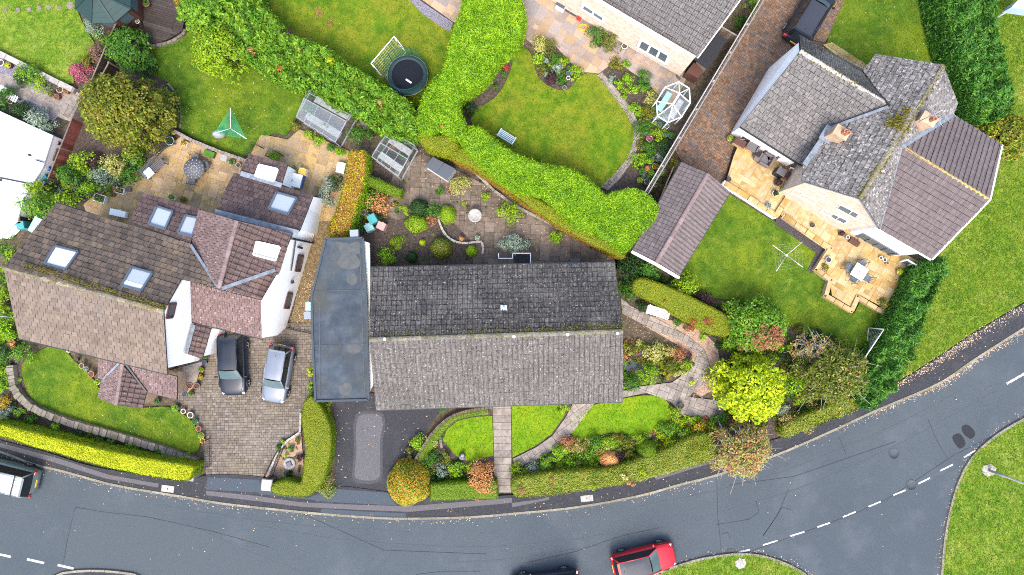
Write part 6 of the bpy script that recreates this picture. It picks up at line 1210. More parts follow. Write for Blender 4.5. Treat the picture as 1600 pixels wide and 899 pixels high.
goal('white framed football goal on the lawn beside the trampoline', (580, 99), (616, 57), (600, 122), (635, 81), 1.5)
goal('white football goal standing against the dark conifer hedge', (1381, 515), (1344, 570), (1357, 513), (1352, 573), 1.6)
goal('small white goal corner at the top edge of the mossy lawn', (391, -3), (411, 6), (398, -12), (418, -4), 1.2)
def airer4():
    t = thing('rotary_airer', 'white four armed rotary clothes airer on the right lawn', 'clothes airer', P(1226, 402, .05)); c = P(1229, 399, 1.3); mb = MB(); mb.tube([(c.x, c.y, .05), c], .028, 8); mb.build('pole', 'alu', t); es = []
    for q in ((1207, 383), (1254, 378), (1255, 418), (1213, 424)): e = P(*q, 1.75); mb = MB(); mb.tube([c, e], .022, 6); mb.build('arm', 'alu', t); es.append(e)
    mb = MB(); mb.lathe([(.07, -.1), (.07, .06)], c, 8); mb.build('hub', 'white', t)
    mb = MB()
    for f in (.35, .55, .75, .95):
        for i in range(4): mb.tube([c.lerp(es[i], f), c.lerp(es[(i+1) % 4], f)], .0018, 3)
    setp(mb.build('washing_line', 'white', t), kind='stuff')
airer4()
def airer3():
    t = thing('rotary_airer', 'three armed rotary airer strung with green lines on the back lawn', 'clothes airer', P(358, 205, .05)); c = P(360, 201, 1.4); mb = MB(); mb.tube([(c.x, c.y, .05), c], .03, 8); mb.build('pole', 'alu', t); es = []
    for q in ((360, 169), (385, 217), (334, 209)): e = P(*q, 1.85); mb = MB(); mb.tube([c, e], .026, 6); mb.build('arm', 'white', t); es.append(e)
    mb = MB()
    for f in np.linspace(.2, .98, 14):
        for i in range(3): mb.tube([c.lerp(es[i], f), c.lerp(es[(i+1) % 3], f)], .009, 3)
    mb.build('washing_line', 'plastic_teal', t).data.materials[0] = plain('line_rope', (.03, .36, .16), .6); setp(bpy.data.objects[t.children[-1].name], kind='stuff')
    b = P(339, 208, .7); mb = MB(); mb.lathe([(.05, 1.3), (.16, 1.25), (.36, .9), (.40, .6), (.30, .35), (.1, .3)], (b.x, b.y, 0), 12); o = mb.build('cover_bag', 'galv', off=(b.x, b.y, 0)); o.scale = (1.1, .75, .6); setp(o, 'silver grey cover bag beside the green rotary airer', 'bag')
airer3()
# ---------------------------------------------------------------- tool shed, logs, dish, millstone, lamp post, covers
t = thing('storage_shed', 'low white plastic shed with a two panel dark roof below the olive hedge', 'shed', P(687, 265, 0))
q4 = [(676, 245), (712, 264), (698, 282), (664, 260)]; zt = 1.25; W4 = [P(a, b, zt) for a, b in q4]; cc = sum(W4, Vector((0, 0, 0)))/4; mb = MB(); mb.prism([(cc.x+(p.x-cc.x)*.93, cc.y+(p.y-cc.y)*.93) for p in W4], 0, 1.15); mb.build('wall', 'white', t)
for s0, s1 in ((0, .495), (.505, 1)): mb = MB(); mb.prism([tuple(W4[0].lerp(W4[1], s0)[:2]), tuple(W4[0].lerp(W4[1], s1)[:2]), tuple(W4[3].lerp(W4[2], s1)[:2]), tuple(W4[3].lerp(W4[2], s0)[:2])], 1.16, 1.25); mb.build('lid', 'plastic_dkgrey', t, bevel=.02)
mb = MB(); mb.bar(P(699, 283, .9), P(712, 267, .9), .03, .5); mb.build('side_panel', 'plastic_grey', t)
t = thing('log_basket', 'upright wicker arch and orange sack beside the greenhouse', 'garden store', P(571, 193, 0)); mb = MB(); c = P(572, 193, .6); mb.lathe([(.32, 0), (.42, .35), (.40, .7), (.22, .95), (.04, 1.0)], (c.x, c.y, .03), 14); mb.build('basket', 'wicker', t); mb = MB(); c = P(563, 196, .5); mb.lathe([(.2, 0), (.27, .3), (.2, .6), (.05, .66)], (c.x, c.y, .03), 10); mb.build('sack', 'copper', t)
mb = MB(); c = P(580, 188, .5); mb.box((c.x, c.y, .5), (.5, .7, 1.0), .3); setp(mb.build('compost_bin', 'black', off=(c.x, c.y, 0)), 'black compost bin in the shade of the diagonal hedge', 'compost bin')
t = thing('stone_dial', 'round white stone disc on a plinth in the paved garden', 'sundial', P(742, 338, 0)); c = P(742, 337, .65); mb = MB(); mb.lathe([(.18, 0), (.12, .1), (.11, .5), (.2, .58)], (c.x, c.y, .03), 12); mb.build('plinth', 'concrete', t); mb = MB(); mb.lathe([(.38, .56), (.43, .58), (.43, .65), (.36, .655), (.34, .63), (.04, .62)], (c.x, c.y, .03), 24); mb.build('dish', 'concrete', t)
t = thing('millstone', 'pale round millstone with a dark stone on the pink gravel bed', 'millstone', P(452, 725, .06)); c = P(452, 725, .15); mb = MB(); mb.lathe([(.38, 0), (.40, .1), (.38, .13), (.1, .13)], (c.x, c.y, .06), 12); mb.build('stone_ring', 'concrete', t); mb = MB(); mb.box((c.x, c.y, .25), (.4, .34, .14), .4, taper=.8); mb.build('centre_stone', 'slate_chip', t, bevel=.03)
t = thing('garden_ornament', 'pale stone animal ornament on the round front lawn', 'statue', P(722, 715, .05)); c = P(722, 714, .2); mb = MB(); mb.lathe([(.18, 0), (.22, .15), (.17, .35), (.06, .42)], (c.x, c.y, .05), 10); mb.build('body', 'slate_chip', t); mb = MB(); mb.lathe([(.03, -.1), (.11, 0), (.10, .1), (.03, .16)], (c.x+.05, c.y+.16, .42), 10); mb.build('head', 'concrete', t)
t = thing('street_lamp', 'grey lamp post rising from a concrete base on the right verge', 'street lamp', P(1545, 735, .12)); b = P(1545, 735, .12); mb = MB(); mb.prism([(b.x+.5*math.cos(k*1.05+.3)*R.uniform(.8, 1.1), b.y+.42*math.sin(k*1.05+.3)) for k in range(6)], 0, .15); mb.build('footing', 'concrete', t); mb = MB(); mb.tube([b, b+Vector((0, 0, 1.4)), b+Vector((0, 0, 1.42)), b+Vector((0, 0, 6))], [.085, .085, .055, .04], 10); mb.build('pole', 'galv', t); mb = MB(); mb.tube([b+Vector((0, 0, 6)), b+Vector((-.2, .3, 6.35)), b+Vector((-.6, .9, 6.4))], .03, 6); mb.build('arm', 'galv', t); mb = MB(); mb.box(b+Vector((-.75, 1.1, 6.38)), (.2, .5, .1), .57); mb.build('lamp_head', 'galv', t, bevel=.03)
mb = MB(); b = P(1157, 881, .13); mb.prism([(b.x+.42*math.cos(k*.9)*R.uniform(.75, 1.1), b.y+.36*math.sin(k*.9)*R.uniform(.8, 1.1)) for k in range(7)], .08, .16); setp(mb.build('stone_slab', 'concrete', off=b), 'pale bare stone slab in the bottom grass verge', 'slab')
for (px, py, w_, h_, an, z, m, lb) in ((262, 764, .8, .42, -.12, .11, 'concrete', 'pale inspection cover in the pavement by the yellow hedge'), (917, 779, .8, .4, .1, .11, 'concrete', 'pinkish inspection cover in the pavement below the front hedge')):
    t = thing('inspection_cover', lb, 'manhole cover', P(px, py, z)); c = P(px, py, z); mb = MB(); mb.box((c.x, c.y, z), (w_, h_, .02), an); mb.build('cover', m, t); mb = MB(); mb.box((c.x, c.y, z+.012), (.06, .1, .006), an); mb.build('lifting_eye', 'black', t)
for px, py, lb in ((1397, 709, 'round iron manhole cover in the wide road'), (1424, 758, 'round iron manhole cover on the dashed give way line')):
    c = P(px, py, .0); mb = MB(); mb.lathe([(.36, 0), (.36, .012), (.32, .012), (.32, .009), (.02, .009)], c, 20); setp(mb.build('manhole_cover', 'asphalt_grey', off=c), lb, 'manhole cover'); bpy.data.objects[0]
mb = MB(); c = P(1142, 862, 0); mb.box((c.x, c.y, .005), (.42, .36, .02), .2)
for k in range(5): mb.bar((c.x-.15+k*.075, c.y-.15, .018), (c.x-.15+k*.075, c.y+.15, .018), .03, .012)
setp(mb.build('drain_grate', 'iron', off=c), 'square iron road gully beside the bottom verge', 'drain')
# pond and the white framed cold frame at the bungalow's back door
sheet('pond', smooth([(972, 545), (985, 540), (1008, 548), (1014, 565), (1004, 582), (988, 588), (974, 578)], 3), -.004, 'water')
t = thing('trellis_frame', 'thin white rectangular rail frame by the bungalow back wall', 'frame', P(815, 405, 0)); mb = MB()
for a, b in (((779, 404), (801, 404)), ((801, 404), (801, 396)), ((801, 396), (829, 396)), ((829, 396), (829, 413)), ((779, 396), (779, 404))): mb.bar(P(*a, .9), P(*b, .9), .05)
mb.build('top_rail', 'white', t)
for a in ((779, 404), (801, 396), (829, 396)): q = P(*a, .9); mb = MB(); mb.bar((q.x, q.y, 0), q, .04); mb.build('post', 'white', t)
mb = MB(); mb.prism([tuple(P(a, b, .1)[:2]) for a, b in ((803, 398), (827, 398), (828, 418), (803, 418))], 0, .12); setp(mb.build('back_step', 'asphalt_dark', off=P(815, 408, 0)), 'dark step inside the thin white frame', 'step')
mb = MB(); mb.prism([tuple(P(a, b, .5)[:2]) for a, b in ((891, 404), (907, 404), (907, 412), (891, 413))], 0, .45); setp(mb.build('plant_trough', 'plastic_dkgrey', off=P(899, 408, 0)), 'dark trough at the back eaves of the bungalow', 'trough')
mb = MB(); c = P(1591, 8, 2.0)
mb.prism([tuple(P(a, b, 2.0)[:2]) for a, b in ((1580, 12), (1590, 1), (1625, -10), (1625, 18))], 1.2, 2.0); mb.tube([(c.x-.3, c.y-.2, 0), (c.x-.3, c.y-.2, 1.3)], .05, 6); setp(mb.build('slide', 'bluegrey', off=(c.x, c.y, 0)), 'pale blue play slide at the top right corner', 'slide')
# ---------------------------------------------------------------- pots
def pot(px, py, r, col, pl, label, h=.32, z=.06, square=False, name='plant_pot', cat='plant pot'):
    c = P(px, py, z+h); a = M(r, z+h); t = thing(name, label, cat, (c.x, c.y, z)); mb = MB()
    if square: mb.box((c.x, c.y, z+h/2), (a*2, a*1.4, h), -.3, taper=1.0)
    else: mb.lathe([(a*.68, 0), (a*.9, h*.85), (a*1.0, h*.86), (a*1.0, h), (a*.82, h), (a*.80, h*.86)], (c.x, c.y, z), 14, cap1=False)
    mb.build('pot', col, t); mb = MB()
    if square: mb.box((c.x, c.y, z+h+.004), (a*1.75, a*1.15, .02), -.3)
    else: mb.lathe([(a*.81, h*.87), (.01, h*.9)], (c.x, c.y, z), 12, cap0=False)
    mb.build('compost', 'soil', t)
    if pl:
        SEED[0] += 1; k = 50+int(a*160); q = NR.normal(0, 1, (k, 3)); q[:, 2] = np.abs(q[:, 2]); q /= np.linalg.norm(q, axis=1)[:, None]
        V, Q = leaves(q*np.array([a*1.05, a*(.75 if square else 1.05), a*.9])*NR.uniform(.45, 1, (k, 1))+np.array([c.x, c.y, z+h]), q, .11, .5, .5, .4); link('foliage', mesh_np('foliage', V, Q), 'leaf_'+pl, t)
    return t
POTS = [
 (118, 562, 4, 'pot_dark', None, 'black pot nearest the house on the front lawn edge'), (127, 572, 4.2, 'pot_sand', None, 'sandy rimmed empty pot on the front lawn edge'), (134, 577, 4, 'pot_grey', 'silver', 'pot of pale succulents between sandy and terracotta pots'), (142, 585, 5, 'terracotta', None, 'wide terracotta pot beside the porch skirt roof'), (152, 597, 4.5, 'pot_white', 'lime', 'pale pot with white green plant by the porch corner'), (107, 547, 4, 'pot_white', None, 'small white trough at the top of the front lawn'),
 (245, 629, 4, 'pot_teal', 'mid', 'teal pot right of the porch roof'), (273, 638, 6, 'pot_teal', 'bright', 'pot with a bright leafy plant at the drive edge'), (286, 643, 4, 'pot_white', None, 'white ringed pot with black soil at the drive edge'), (297, 649, 5, 'pot_white', None, 'larger pale ringed pot at the drive edge'), (304, 659, 5, 'pot_teal', 'mid', 'teal plant pot below the pale ringed pots'), (310, 670, 4.5, 'terracotta', None, 'terracotta pot on the curve of the front lawn'), (314, 681, 5, 'pot_sand', 'lime', 'cream pot with pale rim near the iron gate'), (316, 689, 4, 'yellow', None, 'small yellow pot next to the iron gate'),
 (296, 603, 5, 'terracotta', None, 'terracotta pot in the group beside the stone flags'), (307, 603, 5, 'pot_tan', None, 'tan pot furthest right by the stone flags'), (298, 616, 4, 'terracotta', 'mid', 'small terracotta pot below the group by the flags'), (288, 616, 4, 'pot_blue', None, 'blue tub leaning at the drive corner'),
 (326, 543, 4.5, 'terracotta', 'amber', 'copper pot beside the black car'), (322, 533, 3.8, 'pot_dark', 'silver', 'dark pot above the copper pot by the black car'), (321, 557, 4, 'pot_grey', 'mid', 'grey planter with ferns beside the black car'), (319, 567, 4, 'pot_blue', None, 'blue pot beside the black car door'), (314, 578, 4, 'terracotta', 'lime', 'small planted clay pot left of the black car bonnet'), (313, 589, 4, 'pot_tan', 'orange', 'tan pot with orange flowers left of the black car bonnet'),
 (265, 220, 7, 'bluegrey', 'dark', 'large blue grey tub with a dark shrub at the patio corner'), (287, 224, 5.5, 'pot_white', 'orange', 'white square planter of orange flowers near the patio wall', .3, .07, True), (155, 310, 9, 'pot_white', 'laurel', 'large white trough with leafy plants by the railing', .35, .07, True), (174, 304, 4, 'terracotta', 'olive', 'small clay pot between the two white troughs'), (187, 298, 6.5, 'pot_white', 'olive', 'white trough with sprawling plants by the railing', .35, .07, True), (199, 296, 4.5, 'pot_blue', None, 'dark blue glazed pot at the end of the railing'), (268, 308, 5.5, 'pot_white', 'lime', 'white planter of pale rosettes above the skylight roof', .3, .07, True), (286, 312, 5, 'terracotta', 'mid', 'pot with a small round shrub above the skylight roof'), (362, 253, 5, 'pot_grey', 'mid', 'grey planter with sedums by the patio wall'), (372, 258, 4, 'pot_grey', None, 'small grey box pot by the patio wall'), (272, 195, 4.5, 'terracotta', None, 'terracotta pot in the bed beside the back lawn'), (271, 207, 4, 'terracotta', 'bright', 'pot of bright leaves beside the clay pot near the lawn'), (238, 193, 4, 'pot_white', None, 'pale grey pot in the tree bed'),
 (93, 140, 5.5, 'pot_sand', None, 'large sandy pot on the upper terrace path'), (80, 147, 5, 'pot_tan', 'olive', 'brown planted pot left of the sandy pot'), (88, 151, 4.5, 'terracotta', None, 'square clay pot beside the brown planted pot'), (102, 143, 4, 'terracotta', 'copper', 'clay pot at the end of the terrace path'), (85, 136, 5, 'pot_dark', None, 'black pot behind the sandy pot'), (62, 115, 4, 'pot_dark', None, 'dark pot below the coping wall'), (1, 98, 5, 'pot_white', None, 'white round pot at the left edge'), (12, 102, 5, 'pot_tan', 'yellow', 'pot of yellow flowers near the left edge'), (28, 113, 5, 'pot_sand', 'amber', 'pot of cream flowers on the slate strip'), (16, 158, 4.5, 'pot_sand', None, 'cream bucket beside the solar table'),
 (854, 95, 4, 'pot_blue', 'silver', 'blue ringed pot at the top of the rockery bed'), (890, 106, 4, 'pot_teal', 'mid', 'teal pot at the right of the rockery bed'), (888, 115, 4, 'pot_teal', None, 'teal ringed pot just below its planted neighbour'), (888, 122, 3.2, 'pot_white', None, 'small white pot lowest in the row of three'), (853, 116, 3.6, 'pot_teal', 'silver', 'teal pot with pale plant in the rockery bed'), (882, 137, 3.4, 'pot_grey', None, 'grey pot at the lower tip of the rockery bed'), (976, 72, 5, 'pot_white', None, 'white ringed pot under the top house wall'), (937, 68, 5, 'pot_dark', 'purple', 'dark pot under the shrubs at the top house'),
 (1031, 194, 3.6, 'pot_blue', None, 'small blue pot below the octagonal glasshouse'), (1042, 197, 4, 'bluegrey', None, 'pale blue pot below the octagonal glasshouse'), (1049, 212, 5, 'pot_teal', 'mid', 'teal ringed pot along the drive fence'), (1039, 211, 4, 'pot_grey', 'mid', 'grey ringed pot left of the teal fence pot'), (1015, 217, 5, 'pot_white', 'pink', 'pale ornamental pot in the long border'), (1016, 252, 5, 'pot_teal', 'bright', 'green glazed pot halfway down the fence border'), (1024, 260, 5, 'yellow', 'gold_tree', 'yellow pot of golden leaves by the fence'), (1003, 269, 4.6, 'pot_teal', 'mid', 'teal pot on the left of the pot cluster'), (1012, 263, 4, 'terracotta', 'amber', 'clay pot in the middle of the pot cluster'), (1018, 270, 5, 'pot_grey', 'bright', 'grey pot right of the clay pot in the cluster'), (1000, 282, 4.6, 'pot_sand', 'lime', 'cream pot lower left in the fence cluster'), (1011, 284, 4.8, 'pot_grey', None, 'grey empty pot lowest in the fence cluster'), (1014, 277, 4, 'pot_dark', 'mid', 'dark pot above the lowest empty pot'),
 (1141, 216, 5, 'pot_sand', 'lime', 'yellow rimmed pot at the corner of the white gable', .4), (1139, 280, 4, 'pot_dark', None, 'black pot at the corner of the upper patio', .35, .5), (1216, 285, 6, 'pot_dark', 'purple', 'dark pot with a purple plant on the upper patio', .35, .5), (1212, 302, 5, 'pot_white', 'dark', 'white ringed pot on the upper patio', .35, .5), (1201, 322, 4, 'bluegrey', 'silver', 'pale blue pot by the trellis wall', .35, .5), (1316, 365, 4, 'pot_dark', 'purple', 'round dark pot below the gable wall', .35, .4), (1325, 371, 3, 'white', None, 'small white lantern pot by the doors', .3, .4), (1295, 406, 5, 'bluegrey', None, 'round pale blue pot on the lower patio wall', .3, .4), (1377, 403, 3, 'white', None, 'white round lantern beside the folding doors', .25, .4), (1383, 406, 3.2, 'white', None, 'second white lantern, right of the folding doors', .25, .4), (1387, 411, 2.8, 'pot_sand', None, 'small sandy pot below the white lanterns', .25, .4), (1406, 425, 4.5, 'pot_sand', 'yellow', 'pot of yellow flowers near the dark conifer hedge', .3, .4), (1286, 326, 4.5, 'plastic_teal', 'bright', 'green watering pot under the gable windows', .3, .4),
 (703, 300, 3.8, 'terracotta', None, 'lone terracotta pot beside the yellow bush'), (1064, 634, 5, 'pot_dark', None, 'round dark pot at the end of the oval lawn'), (746, 372, 4, 'pot_white', 'silver', 'white stone pot behind the winding wall'), (721, 373, 4, 'pot_tan', 'amber', 'tan pot inside the winding wall'), (504, 308, 5, 'galv', None, 'grey lidded tub behind the side wall'), (493, 310, 4, 'pot_dark', None, 'black tub at the corner of the side wall'), (568, 332, 4.5, 'plastic_grey', None, 'grey blue tub beside the teal bin'), (1270, 352, 3.5, 'pot_dark', None, 'small black pot on the lower patio edge', .25, .4), (143, 4, 0.1, 'pot_dark', None, ''), (228, 5, 5.5, 'terracotta', 'mid', 'orange pot at the edge of the dark deck', .35, .25), (214, 33, 4, 'pot_white', 'silver', 'white pot hanging by the deck fence', .35, .25), (276, 2, 5, 'terracotta', 'orange', 'clay pot at the top edge by the deck', .35, .25), (88, 223, 4, 'brown_frame', None, 'maroon pot beside the red fence')]
for p in POTS:
    if p[5]: pot(*p)
# solar lamp table on the left terrace
t = thing('slatted_table', 'small white slatted table at the left terrace edge', 'table', P(18, 150, .02)); c = P(19, 150, .5)
for k in range(5): mb = MB(); mb.box((c.x-.26+k*.13, c.y+.04-k*.07, .5), (.09, .42, .03), -.45); mb.build('slat', 'white', t)
for s in (-1, 1): mb = MB(); mb.bar((c.x+s*.25, c.y-s*.14, 0), (c.x+s*.25, c.y-s*.14, .48), .05); mb.build('leg', 'iron', t)
mb = MB(); c = P(4, 140, .5); mb.box((c.x, c.y, .5), (.5, .4, .04), -.45); mb.bar((c.x, c.y, 0), (c.x, c.y, .48), .06); setp(mb.build('side_table', 'white', off=(c.x, c.y, 0)), 'white table corner cut by the left edge', 'table')
# ================================================================ HEDGES
hedge([(733, -30), (722, 12), (713, 32), (704, 62), (696, 95), (688, 115), (670, 135), (658, 158), (652, 190), (656, 210), (668, 212), (690, 205), (716, 220), (728, 200), (716, 172), (718, 150), (742, 132), (764, 112), (778, 90), (805, 66), (818, 42), (820, 18), (812, -4), (800, -30)], 2.5, 'leaf_bright', 'tall bright green clipped hedge running down from the top edge', L=.2, top_d=720, side_d=420, wid=.17, jit=.85, up=.3, wob=.07, rough=.06, lump=(.4, .16))
hedge([(716, 212), (728, 198), (750, 200), (768, 215), (800, 238), (850, 258), (880, 262), (905, 272), (928, 288), (946, 306), (960, 302), (990, 296), (1016, 308), (1031, 328), (1020, 350), (998, 372), (976, 394), (955, 378), (925, 362), (897, 352), (880, 335), (850, 308), (815, 300), (790, 288), (758, 262), (730, 235)], 2.4, 'leaf_bright', 'long bright green feathery hedge below the round lawn', L=.2, top_d=720, side_d=420, wid=.17, jit=.85, up=.3, wob=.09, rough=.06, lump=(.4, .16))
hedge([(652, 205), (672, 212), (700, 212), (716, 225), (706, 240), (690, 240), (668, 232), (655, 218)], 2.35, 'leaf_clip_olive', 'brownish olive clipped hedge corner between the two bright hedges', L=.09, top_d=800, side_d=500, wob=.05, jit=.4)
hedge([(702, 238), (716, 228), (740, 242), (765, 262), (800, 290), (835, 308), (880, 332), (900, 352), (930, 365), (960, 384), (978, 398), (970, 404), (940, 390), (905, 372), (870, 352), (840, 332), (805, 308), (770, 285), (735, 262), (708, 250)], 1.7, 'leaf_clip_olive', 'low olive orange hedge clipped flat below the bright hedge', L=.08, top_d=900, side_d=560, wob=.04, jit=.35, side_m='leaf_clip_orange', rough=.015)
hedge([(268, -30), (290, 10), (318, 50), (350, 72), (385, 92), (420, 115), (470, 136), (484, 130), (500, 146), (520, 162), (545, 170), (572, 188), (600, 205), (630, 212), (655, 208), (650, 186), (636, 160), (600, 136), (560, 112), (525, 88), (500, 72), (472, 62), (447, 50), (428, 28), (405, 5), (385, -30)], 2.2, 'leaf_laurel', 'broad leafy mixed hedge running diagonally between the two lawns', L=.27, top_d=420, side_d=240, wid=.36, jit=.75, up=.3, wob=.08, wob_s=2.2, rough=.07, lump=(.5, .8))
hedge([(1480, -40), (1484, 20), (1496, 70), (1512, 125), (1524, 178), (1548, 188), (1578, 175), (1584, 150), (1574, 110), (1562, 60), (1555, 10), (1552, -40)], 2.6, 'leaf_conifer', 'dark green conifer hedge in the top right corner', L=.26, top_d=480, side_d=260, wid=.26, jit=.75, up=.3, wob=.1, wob_s=2.4, rough=.06, lump=(.48, 1.0))
hedge([(1437, 420), (1420, 460), (1398, 500), (1386, 530), (1368, 560), (1358, 585), (1350, 625), (1358, 640), (1378, 628), (1400, 602), (1420, 565), (1436, 525), (1452, 480), (1470, 440), (1480, 405), (1465, 408)], 2.0, 'leaf_conifer', 'dark loose conifer hedge between raised patio and road verge', L=.26, top_d=480, side_d=260, wid=.26, jit=.75, up=.3, wob=.1, wob_s=2.4, rough=.06, lump=(.48, 1.0))
hedge([(545, 238), (558, 235), (571, 238), (571, 268), (565, 298), (556, 328), (543, 362), (528, 376), (514, 372), (513, 358), (524, 330), (534, 298), (541, 264)], 1.9, 'leaf_beech', 'russet and yellow beech hedge behind the flat roofed garage', L=.12, top_d=620, side_d=420, wob=.04, side_m='leaf_lime')
hedge([(573, 273), (588, 278), (628, 296), (625, 308), (600, 300), (570, 286)], 1.1, 'leaf_clip_green', 'short bright clipped hedge below the small greenhouse', L=.08, top_d=800, side_d=500, sm=False, wob=.02, jit=.35)
hedge([(993, 438), (1008, 435), (1050, 450), (1100, 474), (1142, 498), (1140, 524), (1112, 522), (1062, 496), (1030, 477), (998, 460), (989, 449)], 1.6, 'leaf_clip_olive', 'flat olive hedge with red leafed shoots beside the white bench', L=.08, top_d=900, side_d=500, wob=.03, jit=.35, rough=.015)
hedge([(-20, 662), (0, 664), (60, 678), (150, 700), (220, 715), (296, 728), (300, 738), (290, 752), (230, 744), (150, 727), (75, 705), (0, 683), (-20, 678)], 1.6, 'leaf_privet', 'long golden yellow clipped hedge along the left pavement', L=.10, top_d=760, side_d=460, wob=.05, side_m='leaf_clip_green', jit=.4)
hedge([(477, 624), (486, 620), (497, 632), (508, 650), (516, 672), (517, 700), (512, 728), (502, 755), (488, 772), (470, 778), (445, 776), (424, 770), (426, 757), (446, 752), (468, 756), (472, 735), (477, 705), (474, 680), (470, 655), (472, 638)], 1.35, 'leaf_clip_olive', 'rounded olive green clipped hedge between the two drives', L=.075, top_d=950, side_d=560, wob=.05, jit=.35, rough=.015, side_m='leaf_clip_green')
hedge([(672, 758), (700, 756), (776, 753), (778, 780), (672, 783)], 1.1, 'leaf_clip_green', 'short green hedge between orange topped shrubs at the pavement', L=.08, top_d=800, side_d=460, sm=False, wob=.04, jit=.4)
hedge([(650, 722), (662, 698), (680, 672), (700, 655), (722, 646), (758, 640), (760, 647), (726, 653), (706, 662), (690, 680), (672, 706), (660, 722)], .5, 'leaf_clip_green', 'very low curved box hedge beside the brown wall', L=.07, top_d=800, side_d=400, wob=.02, jit=.35, inset=.0)
hedge([(803, 750), (835, 744), (880, 738), (905, 736), (950, 734), (985, 724), (1015, 712), (1050, 700), (1085, 682), (1108, 680), (1120, 698), (1118, 718), (1085, 728), (1050, 738), (1022, 745), (1000, 752), (955, 760), (905, 768), (862, 774), (806, 776)], 1.35, 'leaf_clip_dull', 'long straggly mottled hedge along the pavement in front of the bungalow', L=.11, top_d=620, side_d=380, wob=.08, jit=.5, rough=.04)
hedge([(1225, 665), (1260, 648), (1300, 632), (1340, 622), (1350, 632), (1320, 648), (1280, 664), (1240, 680), (1225, 684)], 1.0, 'leaf_clip_dull', 'thin patchy hedge along the pavement under the olive tree', L=.12, top_d=420, side_d=280, wob=.12, rough=.06)
# ================================================================ TREES
tree(190, 172, 76, 66, 5.0, 'leaf_gold_tree', 'wide golden green tree beside the red board fence', 110, .2, 130, .19, extra=[('leaf_olive', 2500), ('leaf_lime', 900)], crown_lo=.2)
tree(1178, 610, 62, 58, 4.0, 'leaf_yellow', 'rounded bright yellow tree at the path end', 80, .22, 95, .21, extra=[('leaf_lime', 900)], crown_lo=.25)
tree(1160, 704, 54, 50, 3.4, 'leaf_sparse', 'sparse twiggy autumn tree overhanging the pavement', 80, .2, 85, .15, bark='bark_pale', extra=[('leaf_copper', 900), ('leaf_lime', 700)], crown_lo=.2, twigs=3)
tree(1305, 585, 62, 58, 3.8, 'leaf_olive', 'olive brown tree with bare pale twigs by the white goal', 95, .2, 120, .15, bark='bark_pale', extra=[('leaf_sparse', 900), ('leaf_laurel', 800)], crown_lo=.2, twigs=1)
tree(1180, 510, 62, 52, 3.2, 'leaf_laurel', 'dense green shrub tree below the right lawn', 70, .24, 110, .17, crown_lo=.2)
tree(1190, 525, 44, 30, 3.4, 'leaf_copper', 'rusty orange leafed tree beside the clipped hedge end', 30, .25, 60, .15, crown_lo=.5)
tree(340, 78, 48, 44, 3.2, 'leaf_lime', 'light green leafy tree at the hedge edge over the back lawn', 55, .24, 95, .17, crown_lo=.25)
tree(318, 18, 52, 30, 3.4, 'leaf_laurel', 'broad green laurel tree beside the dark deck', 55, .24, 100, .2, crown_lo=.2)
tree(1568, 215, 46, 52, 3.0, 'leaf_gold_tree', 'yellow green tree at the right edge below the conifers', 60, .22, 95, .18, extra=[('leaf_lime', 900)], crown_lo=.2)
tree(198, 76, 38, 38, 2.4, 'leaf_mid', 'round green shrub tree between fence and deck', 40, .26, 100, .17, crown_lo=.2, extra=[('leaf_orange', 60)])
tree(1272, 540, 34, 30, 3.0, 'leaf_sparse', 'bare pale branched shrub among the autumn trees', 24, .22, 26, .14, bark='bark_pale', crown_lo=.3, twigs=6)
# ================================================================ SHRUBS AND PLANTS
B = bush
B(638, 757, 34, 36, 2.1, 'leaf_orange', 'shrub', 'round orange and green clipped shrub at the tarmac drive mouth', L=.14, dens=2.6, ball=True)
B(753, 748, 27, 36, 1.5, 'leaf_amber', 'shrub', 'rust coloured shrub beside the straight front path', L=.11, dens=1.2)
B(1013, 704, 16, 16, 1.6, 'leaf_clip_green', 'topiary', 'round clipped green ball among the front border shrubs', 'shrub', L=.07, ball=True, dens=1.0)
B(699, 335, 14, 15, 1.0, 'leaf_lime', 'topiary', 'lime green ball beside the pale winding wall', 'shrub', L=.06, ball=True, dens=.8)
B(650, 349, 18, 14, .9, 'leaf_lime', 'shrub', 'low wide lime mound behind the bungalow', L=.08, ball=True, dens=.9)
B(654, 324, 15, 14, 1.2, 'leaf_dark', 'shrub', 'dark green round bush above the lime mound', L=.09, ball=True)
B(689, 387, 17, 17, 1.3, 'leaf_olive', 'topiary', 'dark olive ball with an open bronze centre by the bungalow', 'shrub', L=.09, ball=True)
B(737, 392, 9, 9, .8, 'leaf_lime', 'topiary', 'small bright lime ball at the wall corner', 'shrub', L=.06, ball=True)
B(604, 402, 14, 12, .9, 'leaf_bright', 'shrub', 'bright green bush near the flat roof corner', L=.10)
B(643, 402, 9, 9, .8, 'leaf_dark', 'shrub', 'small dark green bush at the bungalow eaves', L=.09, ball=True)
B(660, 379, 5, 5, .4, 'leaf_yellow', 'shrub', 'tiny yellow ball on the bare soil', L=.06, ball=True)
B(623, 380, 11, 10, .3, 'leaf_lime', 'groundcover_plant', 'flat patch of yellow green groundcover on the soil', 'plant', L=.06, stem=False)
B(719, 290, 14, 14, 1.0, 'leaf_variegated', 'shrub', 'pale yellow variegated bush beside the dark shed', L=.09, dens=1.3)
B(802, 382, 30, 17, 1.2, 'leaf_silver', 'shrub', 'wide silvery green bush at the bungalow back wall', L=.11, dens=1.3)
B(796, 332, 17, 15, .9, 'leaf_lime', 'shrub', 'light green bush on the old paving under the olive hedge', L=.11)
B(759, 307, 7, 7, .5, 'leaf_lime', 'plant', 'small lime plant on the path edge by the hedge', 'plant', L=.09)
B(867, 370, 9, 11, .6, 'leaf_bright', 'plant', 'green plant on the paving near the kerb wall', 'plant', L=.10)
